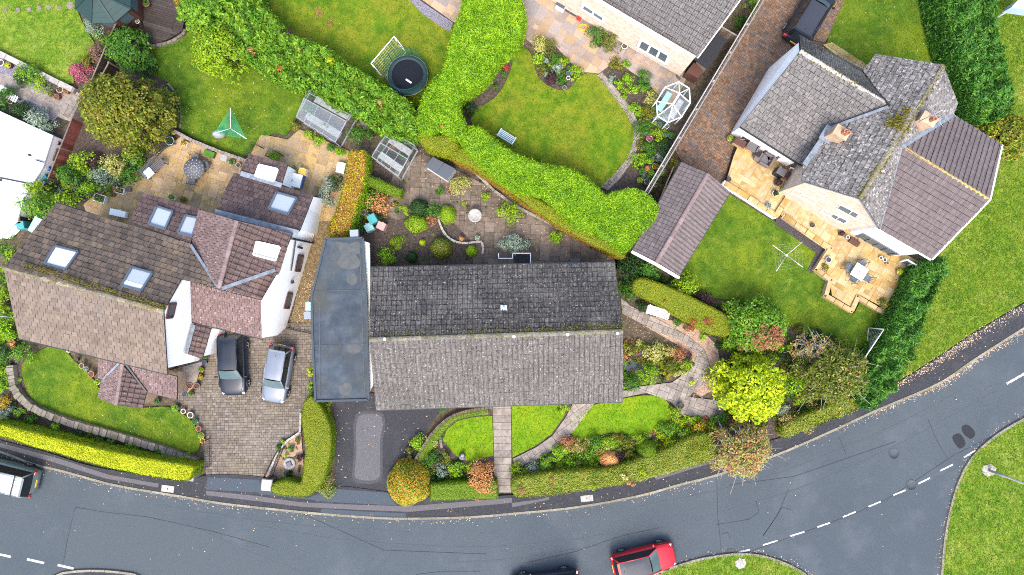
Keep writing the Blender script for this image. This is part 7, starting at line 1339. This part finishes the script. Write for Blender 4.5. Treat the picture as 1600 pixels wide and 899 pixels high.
B(676, 330, 12, 12, .8, 'leaf_mid', 'shrub', 'green shrub between dark bush and lime ball', L=.10)
B(675, 343, 9, 10, .6, 'leaf_copper', 'plant', 'rosette plant of bronze and green leaves among the balls', 'plant', L=.12)
B(634, 328, 6, 8, .5, 'leaf_lime', 'plant', 'yellow green plant left of the dark bush', 'plant', L=.10)
B(592, 318, 18, 16, .8, 'leaf_amber', 'shrub', 'autumn coloured shrub right of the beech hedge', L=.13, dens=.8)
B(575, 312, 16, 16, .7, 'leaf_laurel', 'plant', 'green leafy plants between beech hedge and autumn shrub', 'plant', L=.12, dens=.7)
B(560, 352, 9, 12, .6, 'leaf_mid', 'plant', 'green clump at the foot of the beech hedge', 'plant', L=.11, dens=.7)
B(690, 298, 9, 5, .35, 'leaf_mid', 'plant', 'low green plant beside the lone terracotta pot', 'plant', L=.09)
B(562, 213, 22, 20, 1.6, 'leaf_mid', 'shrub', 'spreading green shrub at the top of the beech hedge', L=.14)
B(512, 300, 12, 22, 1.3, 'leaf_silver', 'shrub', 'grey green feathery shrub beside the beech hedge', L=.10, dens=.8)
B(524, 285, 10, 12, 1.0, 'leaf_dark', 'shrub', 'dark shrub between terrace and beech hedge', L=.10)
B(428, 243, 8, 7, .6, 'leaf_bright', 'plant', 'bright potted fern behind the rear rooflight', 'plant', L=.11)
B(454, 264, 6, 6, .7, 'leaf_mid', 'plant', 'green plant among the terrace boxes', 'plant', L=.10)
for k, (a, b) in enumerate(((462, 196), (484, 210), (500, 221), (518, 230), (530, 236))): B(a, b, 8, 7, .6, ('leaf_gold_tree', 'leaf_lime', 'leaf_bright', 'leaf_mid', 'leaf_bright')[k], 'plant', ('yellow leafed plant at the greenhouse corner', 'light green plant below the dusty greenhouse glass', 'bright green plant at the middle of the greenhouse side', 'mid green plant at the right greenhouse corner', 'low green plant beside the terrace kerb')[k], 'plant', L=.11)
# left garden
B(64, 188, 26, 20, 1.4, 'leaf_silver', 'shrub', 'silver leaved shrub at the corner of the white flat roof', L=.12, dens=1.1, rot=-.4)
B(38, 172, 26, 16, 1.3, 'leaf_dark', 'shrub', 'dark conifer shrub left of the silver shrub', L=.12)
B(8, 155, 14, 16, 1.2, 'leaf_mid', 'shrub', 'green shrub at the left edge by the slatted table', L=.13)
B(46, 117, 18, 16, .9, 'leaf_laurel', 'shrub', 'bright green shrub on the terrace under the coping', L=.12)
B(67, 132, 12, 11, .8, 'leaf_lime', 'shrub', 'yellow green shrub next to the sandy pot', L=.11)
B(33, 126, 12, 9, .6, 'leaf_dark', 'plant', 'dark leafy plant on the terrace', 'plant', L=.12)
B(126, 112, 16, 14, .9, 'leaf_pink', 'hydrangea', 'pink flowering hydrangea at the fence foot', L=.10, dens=1.2)
B(139, 97, 11, 12, .9, 'leaf_gold_tree', 'shrub', 'golden shrub beside the pink hydrangea', L=.10)
B(150, 82, 13, 12, .9, 'leaf_dusky', 'shrub', 'dusky pink shrub behind the golden shrub at the fence', L=.10, dens=.8)
B(146, 42, 12, 14, 1.1, 'leaf_silver', 'shrub', 'grey green shrub in front of the summerhouse', L=.11)
B(175, 32, 12, 10, 1.0, 'leaf_mid', 'shrub', 'green shrub at the right foot of the summerhouse', L=.11)
B(178, 258, 16, 16, 1.3, 'leaf_variegated', 'shrub', 'bright yellow shrub under the golden tree', L=.12, dens=1.1)
B(130, 252, 18, 15, 1.4, 'leaf_lime', 'shrub', 'yellow green shrub left of the yellow shrub', L=.14)
B(110, 272, 22, 20, 1.5, 'leaf_mid', 'shrub', 'broad green shrub along the lower red fence', L=.15)
B(141, 295, 15, 10, .8, 'leaf_bright', 'shrub', 'bright round green shrub near the railing start', L=.10)
B(160, 275, 18, 14, .9, 'leaf_silver', 'shrub', 'bluish green plant clump above the railing', L=.11, dens=.8)
B(205, 275, 16, 14, 1.1, 'leaf_mid', 'shrub', 'green shrub at the upper end of the railing', L=.13)
B(214, 245, 15, 18, 1.3, 'leaf_laurel', 'shrub', 'green shrub behind the cushioned bench', L=.13)
B(150, 255, 12, 12, .7, 'leaf_purple', 'shrub', 'dark purple leafed shrub in the middle of the left bed', L=.12)
B(64, 322, 38, 26, 2.4, 'leaf_laurel', 'shrub', 'big glossy leaved bush at the back corner of the left house', L=.17)
B(62, 296, 20, 14, 2.0, 'leaf_lime', 'shrub', 'loose light green bush behind the white extension', L=.15)
B(103, 312, 16, 12, 1.5, 'leaf_lime', 'shrub', 'yellow green bush beside the leafy house corner', L=.14)
B(268, 165, 18, 26, 1.1, 'leaf_mid', 'shrub', 'green spiky planting between tree and back lawn', L=.16, wid=.25)
B(225, 108, 14, 14, .9, 'leaf_dark', 'shrub', 'dark green plant below the deck', L=.14)
B(8, 510, 18, 26, 1.6, 'leaf_bright', 'shrub', 'bright green shrub against the left gable', L=.13)
B(6, 470, 10, 24, 1.4, 'leaf_lime', 'shrub', 'yellow green foliage beside the upper left gable', L=.13)
B(10, 545, 14, 14, 1.0, 'leaf_dark', 'shrub', 'dark shrub below the left television aerial', L=.12)
B(38, 552, 19, 15, 1.0, 'leaf_laurel', 'shrub', 'bright green leafy shrub at the front lawn corner', L=.12)
B(22, 535, 11, 9, .8, 'leaf_amber', 'shrub', 'yellow red shrub under the front eaves', L=.11)
B(5, 600, 8, 14, .8, 'leaf_bright', 'plant', 'green plants at the left edge by the stone wall', 'plant', L=.11)
B(9, 630, 10, 10, .7, 'leaf_orange', 'plant', 'orange yellow flower clump at the left edge', 'plant', L=.11)
B(12, 645, 16, 9, .7, 'leaf_silver', 'plant', 'grey green plant above the golden hedge start', 'plant', L=.10)
for k, (a, b, rx, m, lb) in enumerate([(30, 645, 10, 'leaf_bright', 'bright leafy clump beside the stone wall bend'), (50, 655, 13, 'leaf_mid', 'green clump between stone wall and golden hedge'), (87, 667, 7, 'leaf_bright', 'clump with a blue pot beside the stone wall'), (127, 675, 9, 'leaf_dark', 'dark round plant behind the golden hedge'), (155, 687, 8, 'leaf_mid', 'green plant left of the wall gap'), (175, 690, 9, 'leaf_mid', 'wide low plant along the stone wall'), (205, 697, 12, 'leaf_laurel', 'pale green plant along the stone wall'), (250, 707, 7, 'leaf_mid', 'small green plant near the wall end'), (290, 716, 10, 'leaf_bright', 'green plant beside the open iron gate')]): B(a, b, rx, 6, .5, m, 'plant', lb, 'plant', L=.10, stem=False)
# bed by the block drive
for a, b, r, m, lb in [(444, 690, 5, 'leaf_bright', 'small green plant at the top of the pink gravel'), (437, 701, 6, 'leaf_mid', 'green plant beside the iron gate leaf'), (456, 701, 6, 'leaf_mid', 'green plant in the middle of the pink gravel'), (467, 687, 5, 'leaf_olive', 'olive plant at the hedge by the gravel'), (450, 741, 8, 'leaf_dark', 'dark plant below the millstone'), (469, 715, 7, 'leaf_purple', 'maroon plant right of the millstone'), (447, 711, 4, 'leaf_lime', 'lime plant above the millstone')]: B(a, b, r, r*.85, .35, m, 'plant', lb, 'plant', L=.09, stem=False)
B(508, 757, 15, 18, .8, 'leaf_clip_dull', 'shrub', 'scrubby brown shrub at the corner of the tarmac drive', L=.09, dens=.7)
B(513, 640, 7, 26, .6, 'leaf_clip_green', 'hedge_strip', 'thin green hedge strip along the tarmac drive', 'hedge', L=.08)
B(502, 625, 8, 7, .7, 'leaf_bright', 'plant', 'green plant at the foot of the flat roofed garage', 'plant', L=.10)
B(485, 580, 5, 10, .8, 'leaf_yellow', 'plant', 'yellow flowering plant on the garage side', 'plant', L=.09); B(486, 604, 5, 12, .8, 'leaf_bright', 'plant', 'bright green plant below the yellow one at the garage', 'plant', L=.09)
# bungalow front borders
B(653, 690, 10, 12, .7, 'leaf_bright', 'shrub', 'bright round leaved shrub between drive and brown wall', L=.10)
for a, b, rx, ry, h, m, lb in [(672, 716, 13, 11, .8, 'leaf_mid', 'green shrub in the small front bed'), (690, 735, 10, 9, .6, 'leaf_silver', 'blue green plant in the small front bed'), (712, 734, 12, 10, .7, 'leaf_bright', 'bright green mound below the small lawn'), (697, 712, 7, 12, .5, 'leaf_olive', 'olive plant on the left of the small lawn'), (682, 748, 14, 6, .5, 'leaf_dark', 'dark low plants above the green hedge'), (735, 730, 9, 7, .5, 'leaf_lime', 'lime plant left of the rust shrub'), (680, 690, 7, 8, .4, 'leaf_variegated', 'pale variegated plant by the edging stones'), (640, 705, 5, 14, .6, 'leaf_olive', 'olive plant along the tarmac drive'), (692, 640, 6, 5, .4, 'leaf_mid', 'small green plant at the bungalow corner by the drive'),
   (880, 636, 12, 7, .6, 'leaf_lime', 'light green shrub under the front eaves'), (811, 735, 12, 10, .7, 'leaf_lime', 'yellow green bush at the foot of the straight path'), (830, 730, 10, 9, .6, 'leaf_silver', 'grey green bush right of the path foot'), (852, 722, 13, 11, .8, 'leaf_laurel', 'green bush in the long front border'), (872, 708, 12, 11, .8, 'leaf_bright', 'bright green bush along the curved path'), (885, 690, 12, 10, .7, 'leaf_copper', 'reddish mixed plants by the curved path'), (905, 697, 12, 10, .7, 'leaf_sparse', 'orange tinged plants under the oval lawn'), (892, 724, 10, 9, .6, 'leaf_bright', 'small bright green bush above the mottled hedge'), (926, 690, 14, 11, .8, 'leaf_mid', 'mid green bush at the lower edge of the oval lawn'), (915, 710, 14, 10, .7, 'leaf_laurel', 'green bush left of the peach coloured shrub'), (928, 727, 12, 9, .7, 'leaf_lime', 'yellow green bush left of the peach coloured shrub'), (954, 690, 12, 10, .7, 'leaf_lime', 'lime green bush below the lawn edge'), (975, 690, 11, 11, .7, 'leaf_olive', 'olive green bush above the clipped ball'), (985, 712, 11, 10, .7, 'leaf_gold_tree', 'yellow brown bush left of the clipped ball'), (968, 712, 9, 9, .7, 'leaf_purple', 'dark maroon plant in the front border'), (1000, 685, 12, 8, .6, 'leaf_lime', 'light green plants along the oval lawn tip'), (1045, 698, 15, 11, .8, 'leaf_yellow', 'yellow variegated bush right of the clipped ball'), (1042, 672, 14, 10, .8, 'leaf_laurel', 'green bush near the end of the oval lawn'), (1056, 645, 9, 13, .8, 'leaf_lime', 'light green bush beside the dark round pot'), (1068, 678, 13, 10, .8, 'leaf_bright', 'bright green bush left of the orange shrub'), (1090, 668, 16, 12, .9, 'leaf_orange', 'vivid orange red shrub below the square paving'), (1080, 655, 11, 7, .7, 'leaf_lime', 'lime plants edging the square paving'), (1070, 695, 10, 8, .7, 'leaf_dark', 'dark green plant above the yellow hedge end'), (1125, 655, 14, 10, .9, 'leaf_mid', 'green shrub between yellow tree and orange shrub'), (1150, 660, 14, 9, .9, 'leaf_copper', 'rusty shrub under the yellow tree')]: B(a, b, rx, ry, h, m, 'shrub', lb, L=.11)
B(953, 719, 17, 13, .9, 'leaf_peach', 'maple', 'peach orange feathery maple in the front border', L=.13, dens=1.6, ball=True)
B(880, 745, 10, 10, 1.6, 'leaf_sparse', 'bare_shrub', 'bare grey twiggy shrub standing in the mottled hedge', L=.07, dens=.15)
# pond garden
B(966, 590, 6, 48, 1.0, 'leaf_lime', 'shrub', 'narrow lime shrub along the bungalow gable', L=.13)
B(1012, 584, 18, 15, 1.0, 'leaf_bright', 'shrub', 'feathery bright green conifer beside the pond', L=.16, wid=.25)
B(985, 598, 16, 12, .8, 'leaf_mid', 'shrub', 'blue green spreading plant below the pond', L=.12)
B(1022, 550, 16, 14, .7, 'leaf_variegated', 'shrub', 'yellow variegated plants on the pond edge', L=.15, dens=.9)
B(990, 545, 12, 7, .5, 'leaf_gold_tree', 'plant', 'bronze green plants over the pond top', 'plant', L=.12)
for a, b, rx, ry, m, lb in [(1050, 548, 8, 8, 'leaf_sparse', 'straw coloured tuft between pond and path'), (1063, 555, 9, 10, 'leaf_copper', 'copper brown plant on the path bend'), (1048, 572, 12, 12, 'leaf_olive', 'olive cushion plant right of the pond conifer'), (1072, 570, 8, 9, 'leaf_lime', 'lime plant at the path bend'), (1040, 585, 9, 7, 'leaf_orange', 'rusty plant at the tip of the pond bed'), (1076, 556, 6, 6, 'leaf_purple', 'purple plant at the path bend'), (1065, 582, 9, 5, 'leaf_variegated', 'pale plant edging the lower path'), (1034, 592, 6, 6, 'leaf_dark', 'dark ball plant beside the lower path'), (1080, 598, 5, 4, 'leaf_yellow', 'small yellow plant at the path fork'), (972, 555, 7, 8, 'leaf_amber', 'rust brown plants beside the pond water'), (1108, 592, 10, 13, 'leaf_variegated', 'pale green shrub left of the yellow tree'), (1098, 525, 6, 6, 'leaf_bright', 'bright green plant below the clipped hedge'), (1077, 512, 8, 5, 'leaf_mid', 'small green plant below the hedge middle'), (1058, 503, 8, 7, 'leaf_mid', 'green plant right of the white bench'), (1003, 480, 10, 7, 'leaf_dark', 'dark green plant left of the white bench')]: B(a, b, rx, ry, .55, m, 'plant', lb, 'plant', L=.11, stem=False)
B(985, 420, 20, 24, 1.2, 'leaf_dark', 'shrub', 'dark glossy shrub at the bungalow corner', L=.15); B(1010, 425, 20, 16, 1.2, 'leaf_conifer', 'shrub', 'blue green shrub below the garage gutter', L=.13); B(980, 455, 13, 16, .9, 'leaf_mid', 'shrub', 'green shrub between bungalow gable and clipped hedge', L=.14)
B(1072, 444, 22, 24, 1.4, 'leaf_lime', 'shrub', 'lime green shrub at the lower corner of the purple garage', L=.16); B(1100, 470, 14, 12, 1.0, 'leaf_purple', 'shrub', 'dark maroon shrub behind the clipped hedge', L=.12); B(1045, 448, 8, 6, .8, 'leaf_mid', 'shrub', 'small green shrub behind the hedge and garage', L=.11)
B(1078, 550-46, 8, 14, 2.0, 'leaf_red', 'shrub', 'red leaved shoots rising through the flat olive hedge', L=.09, dens=.6); B(1102, 502, 13, 10, 2.0, 'leaf_red', 'shrub', 'wide red leaved shoots near the end of the flat hedge', L=.09, dens=.6); B(1034, 470, 6, 5, 1.85, 'leaf_red', 'shrub', 'small red leaved tuft at the start of the flat hedge', L=.08, dens=.6)
# border by the round lawn
B(840, 71, 13, 13, 1.0, 'leaf_variegated', 'shrub', 'pale yellow rounded bush at the patio corner', L=.10, dens=1.3)
B(858, 76, 12, 14, .7, 'leaf_olive', 'shrub', 'dark olive bush right of the pale yellow bush', L=.09, dens=.8)
for a, b, rx, ry, h, m, lb in [(842, 92, 10, 9, .5, 'leaf_bright', 'green clump below the pale yellow bush'), (868, 92, 10, 9, .5, 'leaf_mid', 'green plant at the top of the rockery'), (880, 98, 10, 8, .5, 'leaf_lime', 'light green plant beside the teal pots'), (872, 108, 10, 9, .5, 'leaf_silver', 'grey green plant in the rockery middle'), (862, 122, 11, 9, .5, 'leaf_purple', 'dark red plant at the lower rockery'), (875, 122, 10, 9, .5, 'leaf_mid', 'green plant at the lower rockery'), (900, 113, 10, 12, .6, 'leaf_lime', 'lime green bush at the right rockery edge'), (848, 108, 8, 10, .4, 'leaf_olive', 'olive plant at the left rockery edge'),
   (932, 57, 13, 15, 1.2, 'leaf_mid', 'dark green shrub against the top house wall'), (955, 62, 18, 14, 1.1, 'leaf_olive', 'reddish green shrub against the top house wall'), (964, 100, 12, 9, .6, 'leaf_gold_tree', 'yellow flowering plant at the border top'), (980, 100, 6, 6, .5, 'leaf_bright', 'small bright green plant at the border top'), (1004, 120, 11, 11, .8, 'leaf_mid', 'dark green shrub beside the paving slabs'), (980, 125, 9, 9, .5, 'leaf_bright', 'bright green shrub in the dark soil'), (968, 132, 7, 7, .4, 'leaf_bright', 'small green shrub at the brick edging'), (990, 140, 8, 7, .5, 'leaf_bright', 'green shrub left of the silver bush'), (975, 141, 5, 6, .4, 'leaf_lime', 'lime plant at the edging by the soil'), (1003, 138, 9, 6, .5, 'leaf_laurel', 'wide green plant above the silver bush'), (1013, 136, 5, 5, .5, 'leaf_mid', 'small green tuft right of the soil bed'), (1018, 152, 9, 12, .7, 'leaf_variegated', 'silvery lime bush left of the glasshouse'), (955, 122, 5, 7, .3, 'leaf_silver', 'small grey plant by the brick edging top'), (975, 152, 4, 5, .3, 'leaf_lime', 'tiny lime plant low on the brick edging'), (995, 172, 12, 9, .7, 'leaf_bright', 'bright green bush below the dark soil'), (1010, 180, 14, 12, .8, 'leaf_gold_tree', 'golden bush left of the glasshouse foot'), (1005, 200, 12, 13, .7, 'leaf_mid', 'white flecked green bush in the long border'), (1028, 213, 10, 9, .7, 'leaf_lime', 'lime bush among the fence pots'), (1012, 233, 14, 12, .8, 'leaf_mid', 'green bush in the middle of the long border'), (1035, 232, 13, 14, .8, 'leaf_dark', 'dark green bush along the drive fence'), (1003, 228, 8, 9, .5, 'leaf_gold_tree', 'yellow brown plant at the inner border edge'), (1000, 250, 12, 11, .7, 'leaf_bright', 'vivid green bush at the lower border'), (1030, 246, 9, 6, .6, 'leaf_silver', 'white flowered plant near the yellow pot'), (790, 105, 6, 6, .3, 'leaf_red', 'red flowered plant in the bare bed by the tall hedge'), (788, 116, 5, 5, .3, 'leaf_mid', 'small green plant below the red flowers'), (775, 137, 6, 5, .3, 'leaf_mid', 'green plant at the bare bed middle'), (735, 172, 10, 10, .6, 'leaf_dark', 'dark plants at the foot of the tall hedge'), (1053, 254, 8, 9, .9, 'leaf_gold_tree', 'golden ball shrub by the purple garage corner'), (1160, 32, 9, 12, .8, 'leaf_mid', 'green shrub at the top by the drive fence'), (1158, 35, 7, 8, 1.0, 'leaf_dark', 'dark shrub between fence and top house'), (1175, 8, 11, 10, .9, 'leaf_laurel', 'leafy shrub at the top edge by the fence'),
   (1287, 419, 6, 6, .9, 'leaf_gold_tree', 'golden ball bush on the lower patio edge'), (1378, 476, 8, 8, 1.0, 'leaf_gold_tree', 'bronze ball bush at the lower patio corner'), (1223, 298, 8, 6, 1.0, 'leaf_lime', 'lime plant beside the white ringed pot')]: B(a, b, rx, ry, h, m, 'shrub', lb, L=.10)
B(453, 63, 12, 12, 2.6, 'leaf_purple', 'shrub', 'dark purple leaved shrub in the diagonal hedge', L=.14, dens=.9); B(470, 86, 9, 8, 2.5, 'leaf_copper', 'shrub', 'bronze tuft in the middle of the diagonal hedge', L=.12, dens=.6)
B(1380, 585, 22, 20, 1.5, 'leaf_conifer', 'shrub', 'dark green shrub at the tip of the conifer hedge', L=.17)
B(1235, 655, 20, 14, 1.0, 'leaf_sparse', 'shrub', 'pinkish grey shrub at the pavement edge', L=.10, dens=.8); B(1262, 652, 12, 14, .8, 'leaf_mid', 'shrub', 'small green shrub at the pavement edge', L=.11)
B(1218, 640, 20, 8, .7, 'leaf_silver', 'shrub', 'grey lavender below the yellow tree', L=.09)
B(1240, 600, 22, 20, 1.7, 'leaf_bright', 'shrub', 'green bush between yellow tree and olive tree', L=.15)
def groundcover(pts, cl, ms, label, r=(.10, .28), L=.10, seed=0):
    # low planting that fills the beds between the named shrubs
    W_ = [P(a, b, .03) for a, b in pts]; p2 = [(p.x, p.y) for p in W_]; x0, x1 = min(p[0] for p in p2), max(p[0] for p in p2); y0, y1 = min(p[1] for p in p2), max(p[1] for p in p2); rg = np.random.default_rng(900+seed)
    n = int(cl*(x1-x0)*(y1-y0)); X, Y = rg.uniform(x0, x1, n), rg.uniform(y0, y1, n); k = np_inside(X, Y, p2); X, Y = X[k], Y[k]
    for q, m in enumerate(ms):
        xs, ys = X[q::len(ms)], Y[q::len(ms)]; PP = []; NN = []
        for x, y in zip(xs, ys):
            rr = rg.uniform(*r); c = 34+int(rr*240); d = rg.normal(0, 1, (c, 3)); d[:, 2] = np.abs(d[:, 2]); d /= np.linalg.norm(d, axis=1)[:, None]; PP.append(d*np.array([rr, rr, rr*rg.uniform(.7, 1.3)])*rg.uniform(.5, 1, (c, 1))+np.array([x, y, .04])); NN.append(d)
        if PP: V, Q = leaves(np.concatenate(PP), np.concatenate(NN), L*(.8+.4*(q % 2)), .5, .5, .5); setp(link('ground_cover', mesh_np('ground_cover', V, Q), 'leaf_'+m), kind='stuff')
groundcover([(806, 745), (850, 722), (880, 690), (905, 692), (960, 680), (1000, 682), (1048, 660), (1070, 650), (1130, 655), (1160, 665), (1100, 680), (1040, 705), (960, 735), (880, 742)], 15, ['laurel', 'lime', 'bright', 'lime', 'copper', 'yellow', 'bright', 'variegated', 'laurel'], '', (.12, .34), .13, seed=1)
groundcover([(655, 745), (660, 715), (690, 680), (700, 712), (735, 728), (765, 722), (765, 752), (680, 758)], 11, ['mid', 'dark', 'bright', 'olive'], '', seed=2)
groundcover([(125, 255), (175, 250), (225, 225), (250, 200), (240, 240), (180, 300), (110, 320), (85, 290)], 7, ['mid', 'laurel', 'dark', 'lime', 'silver'], '', (.15, .4), .13, seed=3)
groundcover([(972, 530), (1010, 535), (1060, 545), (1085, 570), (1050, 590), (985, 605), (972, 590)], 12, ['lime', 'gold_tree', 'mid', 'variegated', 'copper'], '', seed=4)
groundcover([(1085, 480), (1150, 470), (1240, 500), (1340, 550), (1345, 630), (1240, 680), (1180, 670), (1130, 650), (1130, 560)], 5, ['mid', 'olive', 'dark', 'lime', 'sparse'], '', (.2, .5), .14, seed=5)
groundcover([(985, 170), (1035, 170), (1050, 200), (1035, 290), (1000, 290), (1000, 205)], 12, ['mid', 'lime', 'bright', 'silver', 'gold_tree'], '', (.1, .25), seed=6)
groundcover([(835, 85), (880, 85), (905, 115), (885, 135), (850, 118)], 14, ['mid', 'lime', 'olive', 'dark'], '', (.08, .2), .08, seed=7)
groundcover([(560, 285), (615, 310), (625, 335), (560, 360)], 5, ['mid', 'gold_tree', 'laurel'], '', seed=8)
groundcover([(-10, 560), (28, 560), (40, 630), (300, 722), (298, 735), (-10, 668)], 4, ['mid', 'dark', 'bright', 'copper'], '', (.08, .22), seed=9)
groundcover([(970, 400), (1040, 430), (1060, 445), (1000, 440), (975, 470)], 5, ['dark', 'mid', 'conifer'], '', (.15, .35), .13, seed=10)
groundcover([(150, 50), (230, 70), (235, 110), (160, 110)], 3, ['mid', 'dark', 'laurel'], '', (.15, .4), .14, seed=11); groundcover([(740, 275), (770, 305), (850, 348), (950, 400), (975, 405), (905, 378), (830, 335)], 6, ['dark', 'mid', 'conifer'], '', (.06, .16), .08, seed=12)
groundcover([(0, 345), (10, 300), (30, 450), (10, 600), (-10, 600)], 5, ['mid', 'lime', 'laurel'], '', (.2, .5), .13, seed=13); groundcover([(625, 350), (680, 340), (740, 390), (740, 405), (580, 410)], 2.5, ['mid', 'olive', 'lime'], '', (.05, .12), .07, seed=14)
# ================================================================ GRASS AND FALLEN LEAVES (nobody could count them)
def grass():
    VV = []; k0 = 0
    for poly, z, dens in LAWNS:
        p2 = [(p.x, p.y) for p in poly]; x0, x1 = max(-35, min(p[0] for p in p2)), min(35, max(p[0] for p in p2)); y0, y1 = max(-20, min(p[1] for p in p2)), min(20, max(p[1] for p in p2))
        n = int((x1-x0)*(y1-y0)*150*dens); X, Y = NR.uniform(x0, x1, n), NR.uniform(y0, y1, n); k = np_inside(X, Y, p2); X, Y = X[k], Y[k]; n = len(X)
        a = NR.uniform(0, 6.28, n); h = NR.uniform(.03, .085, n)*(1+.5*(dens > 1.5)); l = h*.9; c, s = np.cos(a), np.sin(a); w_ = .016
        V = np.empty((n, 3, 3)); V[:, 0] = np.stack([X-s*w_, Y+c*w_, np.full(n, z)], 1); V[:, 1] = np.stack([X+s*w_, Y-c*w_, np.full(n, z)], 1); V[:, 2] = np.stack([X+c*l, Y+s*l, z+h], 1); VV.append(V.reshape(-1, 3))
    V = np.concatenate(VV); setp(link('grass', mesh_np('grass', V, np.arange(len(V)).reshape(-1, 3)), 'blade'), kind='stuff')
grass()
def fallen():
    P_ = []
    def along(line, n, sp, z, off=0):
        W_ = [P(a, b, z) for a, b in line]
        for _ in range(n):
            i = R.randrange(len(W_)-1); p = W_[i].lerp(W_[i+1], R.random()); P_.append((p.x+R.gauss(0, sp), p.y+R.gauss(off, sp), z))
    along(KERB, 600, .14, .012, -.18); along([(1360, 645), (1466, 600), (1520, 564), (1600, 513)], 900, .15, .012, -.1); along([(1400, 600), (1470, 560), (1520, 525), (1600, 478)], 700, .16, .112, -.1); along(KERB, 300, .6, .108, .5); along(ISLE_E, 500, .22, .012, .0); along(ISLE_M, 260, .18, .012, .1); along([(523, 640), (523, 740)], 70, .5, .07); along([(560, 640), (660, 700)], 40, 1.0, .07); along([(-20, 850), (1500, 800)], 50, 1.6, .012); along([(972, 500), (1110, 560), (1080, 620)], 260, .5, .07); along([(330, 640), (480, 640)], 60, 1.6, .075); along([(487, 430), (470, 520)], 220, .3, .03); along([(640, 250), (940, 400)], 260, .9, .04); along([(260, 180), (400, 160)], 70, 1.2, .1); along([(480, 80), (600, 140)], 70, 1.2, .1); along([(1300, 40), (1480, 150)], 60, 2, .1); along([(150, 640), (260, 680)], 40, 1, .1)
    p = np.array(P_); V, Q = leaves(p, np.tile([0, 0, 1.0], (len(p), 1)), .075, .6, .5, .25); setp(link('fallen_leaves', mesh_np('fallen_leaves', V, Q), 'leaf_fallen'), kind='stuff')
fallen()
def grit():
    P_ = []
    for (a, b, c, d, n, s) in ((878, 812, 960, 792, 420, .22), (1025, 822, 1085, 850, 380, .3), (520, 770, 600, 772, 160, .25), (500, 745, 530, 640, 220, .12), (1100, 740, 1200, 800, 160, .9), (300, 800, 500, 860, 160, 1.2), (560, 655, 590, 750, 160, .35)):
        for _ in range(n): t = R.random(); p = P(a+(c-a)*t, b+(d-b)*t, .01 if b > 775 or a > 900 else .11 if b > 760 else .07); P_.append((p.x+R.gauss(0, s), p.y+R.gauss(0, s*.6), p.z))
    p = np.array(P_); V, Q = leaves(p, np.tile([0, 0, 1.0], (len(p), 1)), .04, .8, .8, .1); setp(link('grit', mesh_np('grit', V, Q), 'asphalt_dry'), kind='stuff')
grit()

B(488, 172, 12, 10, .9, 'leaf_mid', 'plant', 'green plants behind the dusty greenhouse glass', 'plant', L=.11); B(520, 160, 14, 9, 1.0, 'leaf_bright', 'plant', 'leafy plants under the clear greenhouse roof side', 'plant', L=.12); B(512, 197, 12, 7, .8, 'leaf_mid', 'plant', 'pot plants at the lower bench of the dusty greenhouse', 'plant', L=.10)
B(612, 232, 6, 5, .6, 'leaf_copper', 'plant', 'reddish plant inside the small clear greenhouse', 'plant', L=.09); B(630, 245, 5, 5, .5, 'leaf_mid', 'plant', 'green plant inside the small clear greenhouse', 'plant', L=.09)

groundcover([(560, 300), (640, 280), (720, 300), (800, 330), (760, 345), (690, 320), (640, 330)], 1.5, ['mid', 'lime', 'olive'], '', (.05, .16), .08, seed=21); groundcover([(960, 540), (975, 540), (975, 615), (960, 615)], 14, ['lime', 'bright', 'mid'], '', (.15, .35), .12, seed=22); groundcover([(1130, 560), (1140, 640), (1250, 660), (1340, 630), (1330, 600), (1240, 640), (1180, 640)], 6, ['mid', 'dark', 'olive'], '', (.2, .4), .13, seed=23); groundcover([(445, 690), (470, 672), (474, 735), (430, 745)], 4, ['mid', 'bright', 'red'], '', (.06, .14), .07, seed=24)
for a, b, rx, ry, m, lb in [(975, 742, 15, 8, 'leaf_variegated', 'straw yellow patch in the mottled hedge below the orange maple'), (1002, 736, 9, 9, 'leaf_yellow', 'yellow patch in the mottled hedge below the clipped ball'), (985, 752, 16, 6, 'leaf_amber', 'orange brown patch low in the mottled hedge'), (815, 762, 9, 9, 'leaf_copper', 'reddish patch at the left end of the mottled hedge'), (925, 756, 7, 9, 'leaf_lime', 'yellow green sprig in the mottled hedge'), (1090, 700, 24, 14, 'leaf_clip_olive', 'bright yellow green end of the mottled hedge'), (862, 748, 5, 14, 'leaf_copper', 'brown gap plant in the mottled hedge'), (680, 212, 14, 8, 'leaf_mid', 'green regrowth on the olive hedge corner'), (692, 205, 8, 7, 'leaf_amber', 'orange tuft on the olive hedge corner')]: B(a, b, rx/1.2, ry/1.2, 1.85 if b > 400 else 3.0, m, 'shrub', lb, L=.09, stem=False, dens=.7, z0=.03)
for a, b, m, lb in [(505, 27, 'leaf_copper', 'orange tuft at the top of the diagonal hedge'), (402, 88, 'leaf_amber', 'orange leafed tuft on the lower side of the diagonal hedge'), (446, 116, 'leaf_red', 'red tuft at the lower edge of the diagonal hedge'), (522, 104, 'leaf_yellow', 'yellow tuft in the diagonal hedge'), (598, 168, 'leaf_amber', 'amber tuft near the end of the diagonal hedge'), (505, 110, 'leaf_lime', 'cream speckled bush in the diagonal hedge')]: B(a, b, 8, 7, 3.0, m, 'shrub', lb, L=.10, stem=False, dens=.6)
